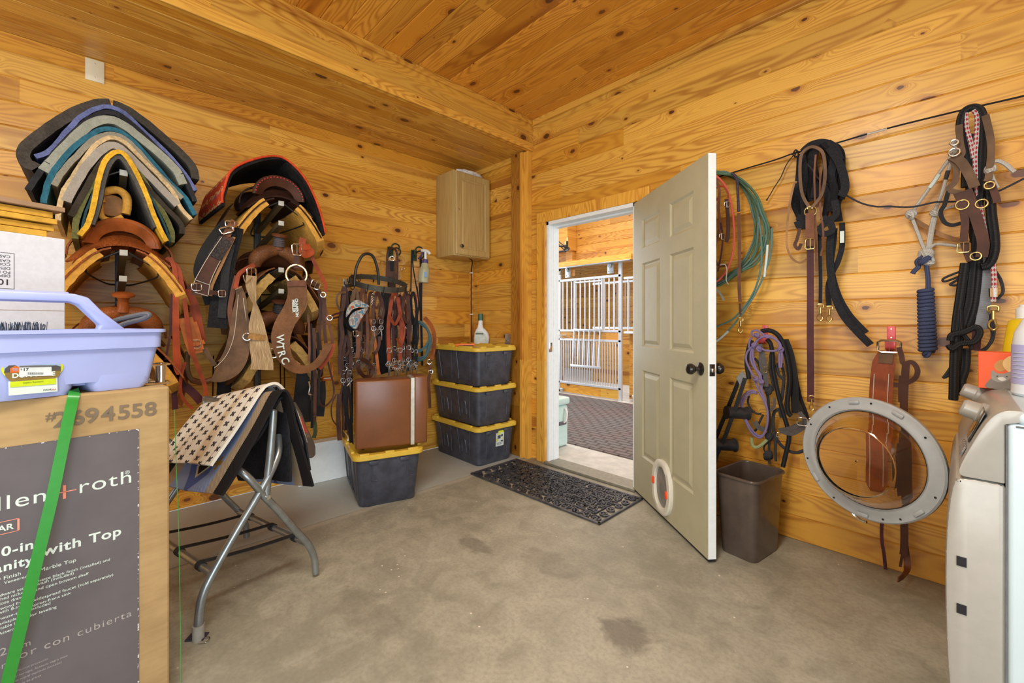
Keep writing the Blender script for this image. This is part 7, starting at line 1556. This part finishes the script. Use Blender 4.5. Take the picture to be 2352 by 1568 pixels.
for c, r in (((380, 560), 24), ((480, 555), 22), ((520, 460), 18), ((340, 290), 20), ((450, 825), 20), ((340, 240), 14)): ringm('ring', D7, 'y', .185, c, r, 8, M_brass if c[1] > 300 else M_chrome, t)
t = thing('red_white_rope', 'red and white cotton rope with steel snap hanging far right', 'rope', tr(D7, 'y', .09, [(460, 300)])[0])
rcd('rope', D7, .125, [(400, 90), (405, 170), (425, 240), (440, 320)], 20, M_redw, t); rcd('rope', D7, .125, [(440, 75), (458, 110), (455, 220), (448, 330), (460, 500), (500, 700), (535, 830), (545, 950), (540, 1060)], 22, M_redw, t); rcd('clamp', D7, .127, [(540, 990), (541, 1035)], 32, M_chrome, t, sub=1); snap(D7, 'y', .13, (540, 1085), 130, t, M_brass)
o = rs('grey_woven_lead', D7, .10, [(520, 830), (510, 950), (495, 1080), (475, 1200)], 44, M_gryw, None, th=.012); tag(o, 'flat grey woven lead rope behind the red and white rope', 'rope')
o = rcd('white_rope_end', D7, .14, [(515, 350), (560, 335), (600, 350), (630, 375), (650, 392)], 20, M_speck); tag(o, 'white speckled rope end sticking out to the right of the black loop', 'rope'); knot(D7, 'y', .14, (525, 380), 26, M_speck, o, 3); rcd('tail', D7, .14, [(530, 400), (545, 440), (565, 475)], 16, M_speck, o)
# brown back strap on the second hook, running behind the glass door
t = thing('tie_down_strap', 'wide orange-brown stitched leather strap hanging behind the washer door', 'strap', tr(D8, 'y', .10, [(480, 300)])[0])
rs('wide_strap', D8, .11, [(500, 170), (490, 230), (478, 320), (470, 450), (462, 600), (460, 800), (458, 960)], 100, leather('cognac_leather', srgb(160, 78, 38), .35), t, th=.008, wf=lambda u: .62 + 2.2 * u if u < .16 else 1.0 if u < .94 else 1.0 - (u - .94) * 8); rs('top_tab', D8, .118, [(505, 160), (498, 230)], 62, M_gb, t, sub=1)
for dx in (-42, 40): rcd('stitching', D8, .117, [(478 + dx, 290), (470 + dx, 450), (462 + dx, 600), (458 + dx, 930)], 4, M_st, t, seg=5)
buckle(D8, 'y', .12, (520, 135), 96, 66, t)
for pts, w2 in (([(575, 140), (590, 190), (600, 230), (650, 225), (680, 270), (660, 320), (590, 350), (545, 350)], 24), ([(615, 230), (610, 300), (605, 400), (600, 600), (605, 780), (600, 960), (605, 1130), (605, 1250), (600, 1310)], 34), ([(590, 300), (584, 380), (586, 450)], 22), ([(580, 620), (570, 760), (575, 900), (580, 1000)], 26)): rs('dark_strap', D8, .13, pts, w2, M_dkp, t)
o = rs('strap_tail', D8, .10, [(488, 1090), (478, 1150), (480, 1230), (492, 1310), (500, 1390)], 16, M_mar); tag(o, 'narrow maroon strap tail hanging below the washer door', 'strap')
o = rs('leather_tail', D8, .10, [(605, 1130), (607, 1230), (620, 1330), (622, 1380, .12), (600, 1425, .20), (570, 1448, .26)], 30, M_md); tag(o, 'brown strap tail whose end lies bent on the floor', 'strap'); rs('tie', D8, .13, [(600, 1280), (590, 1330), (582, 1375)], 12, M_dkp, o)
# ================================================================= washer at the right edge with its door open
YN, YF = 3.82, 4.50
t = thing('washing_machine', 'white front-loading washing machine at the right edge with its round door open', 'washing machine', (3.85, 4.16, 0))
M_was = plain('washer_enamel', srgb(196, 212, 218), .28, var=.02, scale=6); M_fr = plain('champagne_plastic', srgb(168, 164, 156), .34, .2, var=.03)  # enamel tinted bluish: cool daylight on the side is put into its colour
M_ring = plain('grey_door_plastic', srgb(166, 168, 168), .42, var=.04)
b = MB(); b.box((3.560, YN, .02), (4.25, YF, .955), bev=.012, seg=3); b.make('cabinet', M_was, t)
b = MB(); b.box((3.574, YN - .002, .952), (4.25, YF + .004, .985), bev=.014, seg=4); b.make('top_panel', M_was, t)
def extr(name, prof, y0, y1, mat, bev): MB().prism([(x, z) for x, z in prof], 1, y0, y1, None, bev).make(name, mat, t)
low_ = catmull([Vector((3.55, .02, 0)), Vector((3.50, .02, 0)), Vector((3.478, .08, 0)), Vector((3.458, .30, 0)), Vector((3.454, .60, 0)), Vector((3.466, .77, 0)), Vector((3.49, .80, 0)), Vector((3.558, .80, 0))], 4)
extr('lower_front', [(p.x, p.y) for p in low_] + [(3.558, .02)], YN + .002, YF - .002, M_fr, .008)
con = catmull([Vector((3.488, .805, 0)), Vector((3.478, .82, 0)), Vector((3.505, .90, 0)), Vector((3.532, .96, 0)), Vector((3.556, .983, 0)), Vector((3.586, .987, 0))], 4)
extr('console', [(p.x, p.y) for p in con] + [(3.586, .96), (3.557, .95), (3.557, .805)], YN + .001, YF, M_fr, .0025)
cn_ = Vector((-.94, 0, .34)).normalized(); cu_ = Vector((.34, 0, .94))
def cpt(y, z): x = 3.478 + (z - .82) * .36; return Vector((x - .003, y, z))
for y, z in ((4.02, .945), (4.40, .955)):
    MB().lathe([(.030, -.012), (.030, .003), (.026, .006), (.024, .034), (.019, .039), (0, .040)], cpt(y, z), cn_, 28).make('dial', M_fr, t)
Md = frame(cpt(3.955, .925), (0, -1, 0), cu_)
b = MB(); b.box((-.03, -.045, 0), (.075, .045, .004), Md, bev=.003); b.make('display', plain('display_glass', (.05, .045, .04), .08, .2), t)
b = MB()
for i in range(4):
    o_ = MB(); o_.box((-.03 + i * .03, -.085, 0), (-.008 + i * .03, -.058, .006), Md, bev=.003); o_.make('button', plain('button_chrome%d' % i, (.5, .5, .5), .2, .8), t)
# side seams
b = MB(); b.box((3.5575, YN - .0018, .02), (3.5605, YN + .001, .95)); b.make('side_seam', plain('seam_shadow', (.12, .12, .12), .8), t, smooth=False)
b = MB(); b.box((3.574, YN - .0018, .946), (4.24, YN + .001, .950)); b.make('top_seam', plain('seam_shadow_b', (.12, .12, .12), .8), t, smooth=False)
for z in (.19, .40):
    q = AY(2210, 1288 if z > .3 else 1397, YN + .006); MB().box((3.474, YN - .001, q.z - .012), (3.492, YN + .004, q.z + .012)).make('slot', M_black, t, smooth=False)
# open door
th_ = R(18); dx_ = Vector((-math.cos(th_), math.sin(th_), 0)); hing = Vector((3.466, 4.425, .64)); RD = .25; dc = hing + dx_ * (RD + .012)
nn_ = Vector((dx_.y, -dx_.x, 0)); nn_ = nn_ if nn_.dot(CAM - dc) > 0 else -nn_
b = MB(); b.lathe([(.193, -.010), (RD - .004, -.016), (RD, -.010), (RD, .006), (RD - .006, .012), (.220, .013), (.213, .017), (.202, .017), (.197, .012), (.193, .006), (.193, -.010)], dc, nn_, 64, cap=False); b.make('door_ring', M_ring, t)
u_ = Vector((0, 0, 1)); v_ = nn_.cross(u_).normalized()
def dp_(r, deg, h): a = R(deg); return dc + (v_ * math.cos(a) + u_ * math.sin(a)) * r + nn_ * h
# which side is the hinge? (towards +x)
sg = 1 if v_.x > 0 else -1
for deg in (100, 62, 215, 268, 318): 
    a = deg if sg > 0 else 180 - deg
    p = dp_(.231, a, .012); tq = (v_ * -math.sin(R(a)) + u_ * math.cos(R(a))); MB().box((-.020, -.008, -.002), (.020, .008, .009), frame(p, tq, dp_(.24, a, .012) - p), bev=.005).make('lug', M_ring, t)
for deg in (85, 125, 155, 195, 240, 285, 300, 340, 35): MB().lathe([(.004, 0), (.004, .0015), (0, .0016)], dp_(.232, deg if sg > 0 else 180 - deg, .013), nn_, 10).make('screw', M_bronze, t)
MB().box((-.008, -.012, 0), (.008, .012, .010), frame(dp_(.225, 180 if sg > 0 else 0, .012), v_, u_), bev=.002).make('latch', M_chrome, t)
b = MB(); b.tube([dp_(.246, 255 if sg > 0 else 285, -.004), dp_(.262, 262 if sg > 0 else 278, 0), dp_(.262, 270, .002)], .006, 8, sub=3); b.make('drip_spout', M_chrome, t)
s = NT('door_glass'); s.b.inputs['Transmission Weight'].default_value = 1.0; s.b.inputs['IOR'].default_value = 1.5; s.out((.96, .90, .78), .03); M_glass = s.m
b = MB(); b.lathe([(.195, .004), (.189, .020), (.165, .060), (.148, .092), (.136, .100), (.120, .097), (.06, .086), (.004, .082), (.004, .074), (.06, .078), (.119, .088), (.132, .090), (.141, .084), (.157, .056), (.182, .018), (.188, .004)], dc, nn_, 56, cap=False); b.make('glass_bowl', M_glass, t)
MB().torus(dc + nn_ * .006, nn_, .195, .004, 56).make('seal', M_blackiron, t)
b = MB(); b.cyl(hing + Vector((.0, 0, -.04)), hing + Vector((0, 0, .04)), .010, 12); b.make('hinge', M_chrome, t)
# boxes and bottles on top
zt2 = .986
q0 = AZ(2247, 890, zt2); wB, hB, dB = .155, .118, .09
t = thing('treat_box', 'orange box with a golden dog and grey cat picture on the washer', 'box', q0)
M_org = plain('orange_card', srgb(240, 88, 20), .45, var=.03)
Mo = frame(q0, Vector((1, -.03, 0)), (0, 0, 1)); MB().box((0, 0, -dB), (wB, hB, 0), Mo, bev=.0015).make('carton', M_org, t, smooth=False)
def pa(name, pts, col, z): MB().prism(catmull2(pts), 2, z, z + .0003, Mo).make(name, plain(name, col, .5, var=.06, scale=60), t, smooth=False)
def catmull2(pts): return [(p.x * wB, p.y * hB) for p in catmull([Vector((a, b_, 0)) for a, b_ in pts], 3, True)]
pa('dog_body', [(.52, .03), (.50, .30), (.55, .55), (.75, .62), (.95, .55), (.98, .03)], srgb(206, 150, 76), .0002)
pa('dog_ear', [(.22, .62), (.30, .48), (.40, .58), (.42, .78), (.30, .80)], srgb(196, 140, 70), .0006); pa('dog_head', [(.34, .70), (.42, .90), (.62, .95), (.82, .86), (.86, .62), (.74, .42), (.58, .36), (.42, .48)], srgb(226, 186, 120), .0010)
pa('dog_muzzle', [(.44, .56), (.58, .66), (.74, .56), (.70, .40), (.58, .36), (.47, .42)], srgb(238, 214, 168), .0014); pa('dog_nose', [(.53, .60), (.64, .60), (.62, .50), (.54, .50)], (.02, .02, .02), .0018); pa('dog_mouth', [(.48, .47), (.59, .40), (.71, .47), (.66, .34), (.52, .34)], (.08, .02, .02), .0017); pa('dog_tongue', [(.53, .42), (.65, .42), (.64, .30), (.55, .30)], srgb(226, 112, 128), .0020)
for x in (.47, .68): pa('dog_eye', [(x, .74), (x + .04, .76), (x + .05, .72), (x + .01, .70)], (.02, .015, .01), .0018)
pa('cat_body', [(.12, .02), (.14, .20), (.24, .34), (.40, .34), (.50, .18), (.50, .02)], srgb(120, 110, 100), .0022); pa('cat_head', [(.18, .36), (.20, .52), (.26, .44), (.36, .44), (.46, .50), (.44, .30), (.32, .20), (.21, .24)], srgb(150, 140, 130), .0026); pa('cat_chin', [(.27, .30), (.34, .34), (.39, .28), (.33, .23)], srgb(214, 208, 198), .0030)
for x in (.25, .38): pa('cat_eye', [(x, .36), (x + .03, .37), (x + .02, .34)], (.02, .02, .02), .0031)
b = MB()
for i in range(5): b.box((-.0006, hB * (.62 + .06 * i), -dB * .62), (.0, hB * (.645 + .06 * i), -dB * (.35 + .05 * (i % 2))), Mo)
b.make('side_print', M_wht, t, smooth=False)
b = MB(); b.tube([Mo @ Vector((wB * .62, hB + .003, .002)), Mo @ Vector((wB * .74, hB * .85, .004)), Mo @ Vector((wB * .93, hB * .60, .004))], .003, 6); o = b.make('serrated_strip', M_black, t)
# yellow jug
q = CAM + Vector((.165, 2.245, 0)); q.z = zt2
t = thing('yellow_jug', 'yellow detergent jug with white cap behind the orange box', 'jug', q); M_yel = plain('yellow_plastic', srgb(232, 200, 30), .35, var=.03)
bottle_outline(MB(), q, [(-.062, .062, 0), (-.068, .068, .01), (-.062, .066, .08), (-.050, .062, .15), (-.040, .058, .20), (-.036, .05, .222), (-.02, .03, .230)], RT, .05).make('body', M_yel, t)
MB().lathe([(.030, .228), (.030, .262), (.022, .266), (.022, .275), (0, .276)], q + RT * .004, (0, 0, 1), 20).make('cap', M_white, t); MB().lathe([(.014, 0), (.014, .012), (0, .013)], q + RT * .008 - FW * .026 + Vector((0, 0, .262)), -FW, 16).make('red_nozzle', plain('red_plastic', srgb(226, 60, 44), .4), t)
Mj = frame(q - FW * .052, RT, (0, 0, 1)); b = MB(); b.prism([(-.05, .03), (.05, .03), (.05, .13), (-.03, .08)], 2, -.006, .002, Mj); b.make('label', plain('jug_label_orange', srgb(226, 96, 50), .4), t, smooth=False); b = MB(); b.prism([(-.05, .01), (.05, .01), (.05, .06), (-.02, .075)], 2, -.006, .003, Mj); b.make('label_blue', plain('jug_label_blue', srgb(150, 180, 200), .4), t, smooth=False)
text('lettering', '99', .030, M_wht, Mj @ Matrix.Translation((-.032, .082, .004)), t, .0003, bold=.001)
# big white bottle
q = CAM + Vector((.178, 1.968, 0)); q.z = zt2
t = thing('detergent_bottle', 'large translucent white bottle with lavender label on the washer', 'bottle', q); M_tr = plain('milky_plastic', srgb(226, 230, 236), .3, var=.02); M_tr.node_tree.nodes['Principled BSDF'].inputs['Subsurface Weight'].default_value = .1
MB().lathe([(.060, 0), (.067, .008), (.066, .03), (.064, .155), (.060, .185), (.045, .222), (.026, .250), (.018, .262), (.018, .285)], q, (0, 0, 1), 36).make('body', M_tr, t); MB().lathe([(.021, .283), (.021, .31), (0, .311)], q, (0, 0, 1), 24).make('cap', M_white, t)
MB().lathe([(.0668, .036), (.0655, .15)], q, (0, 0, 1), 36, cap=False).make('label', plain('lavender_label', srgb(178, 176, 220), .4, var=.03), t)
b = MB()
for i in range(7):
    z = .055 + .012 * i; P = [q + Vector((-math.cos(a) * .0672, -math.sin(a) * .0672, z)) for a in [R(20 + 6 * k) for k in range(10 - (i % 3))]]; b.tube(P, .0009, 4, sub=1)
b.make('label_print', M_wht, t)
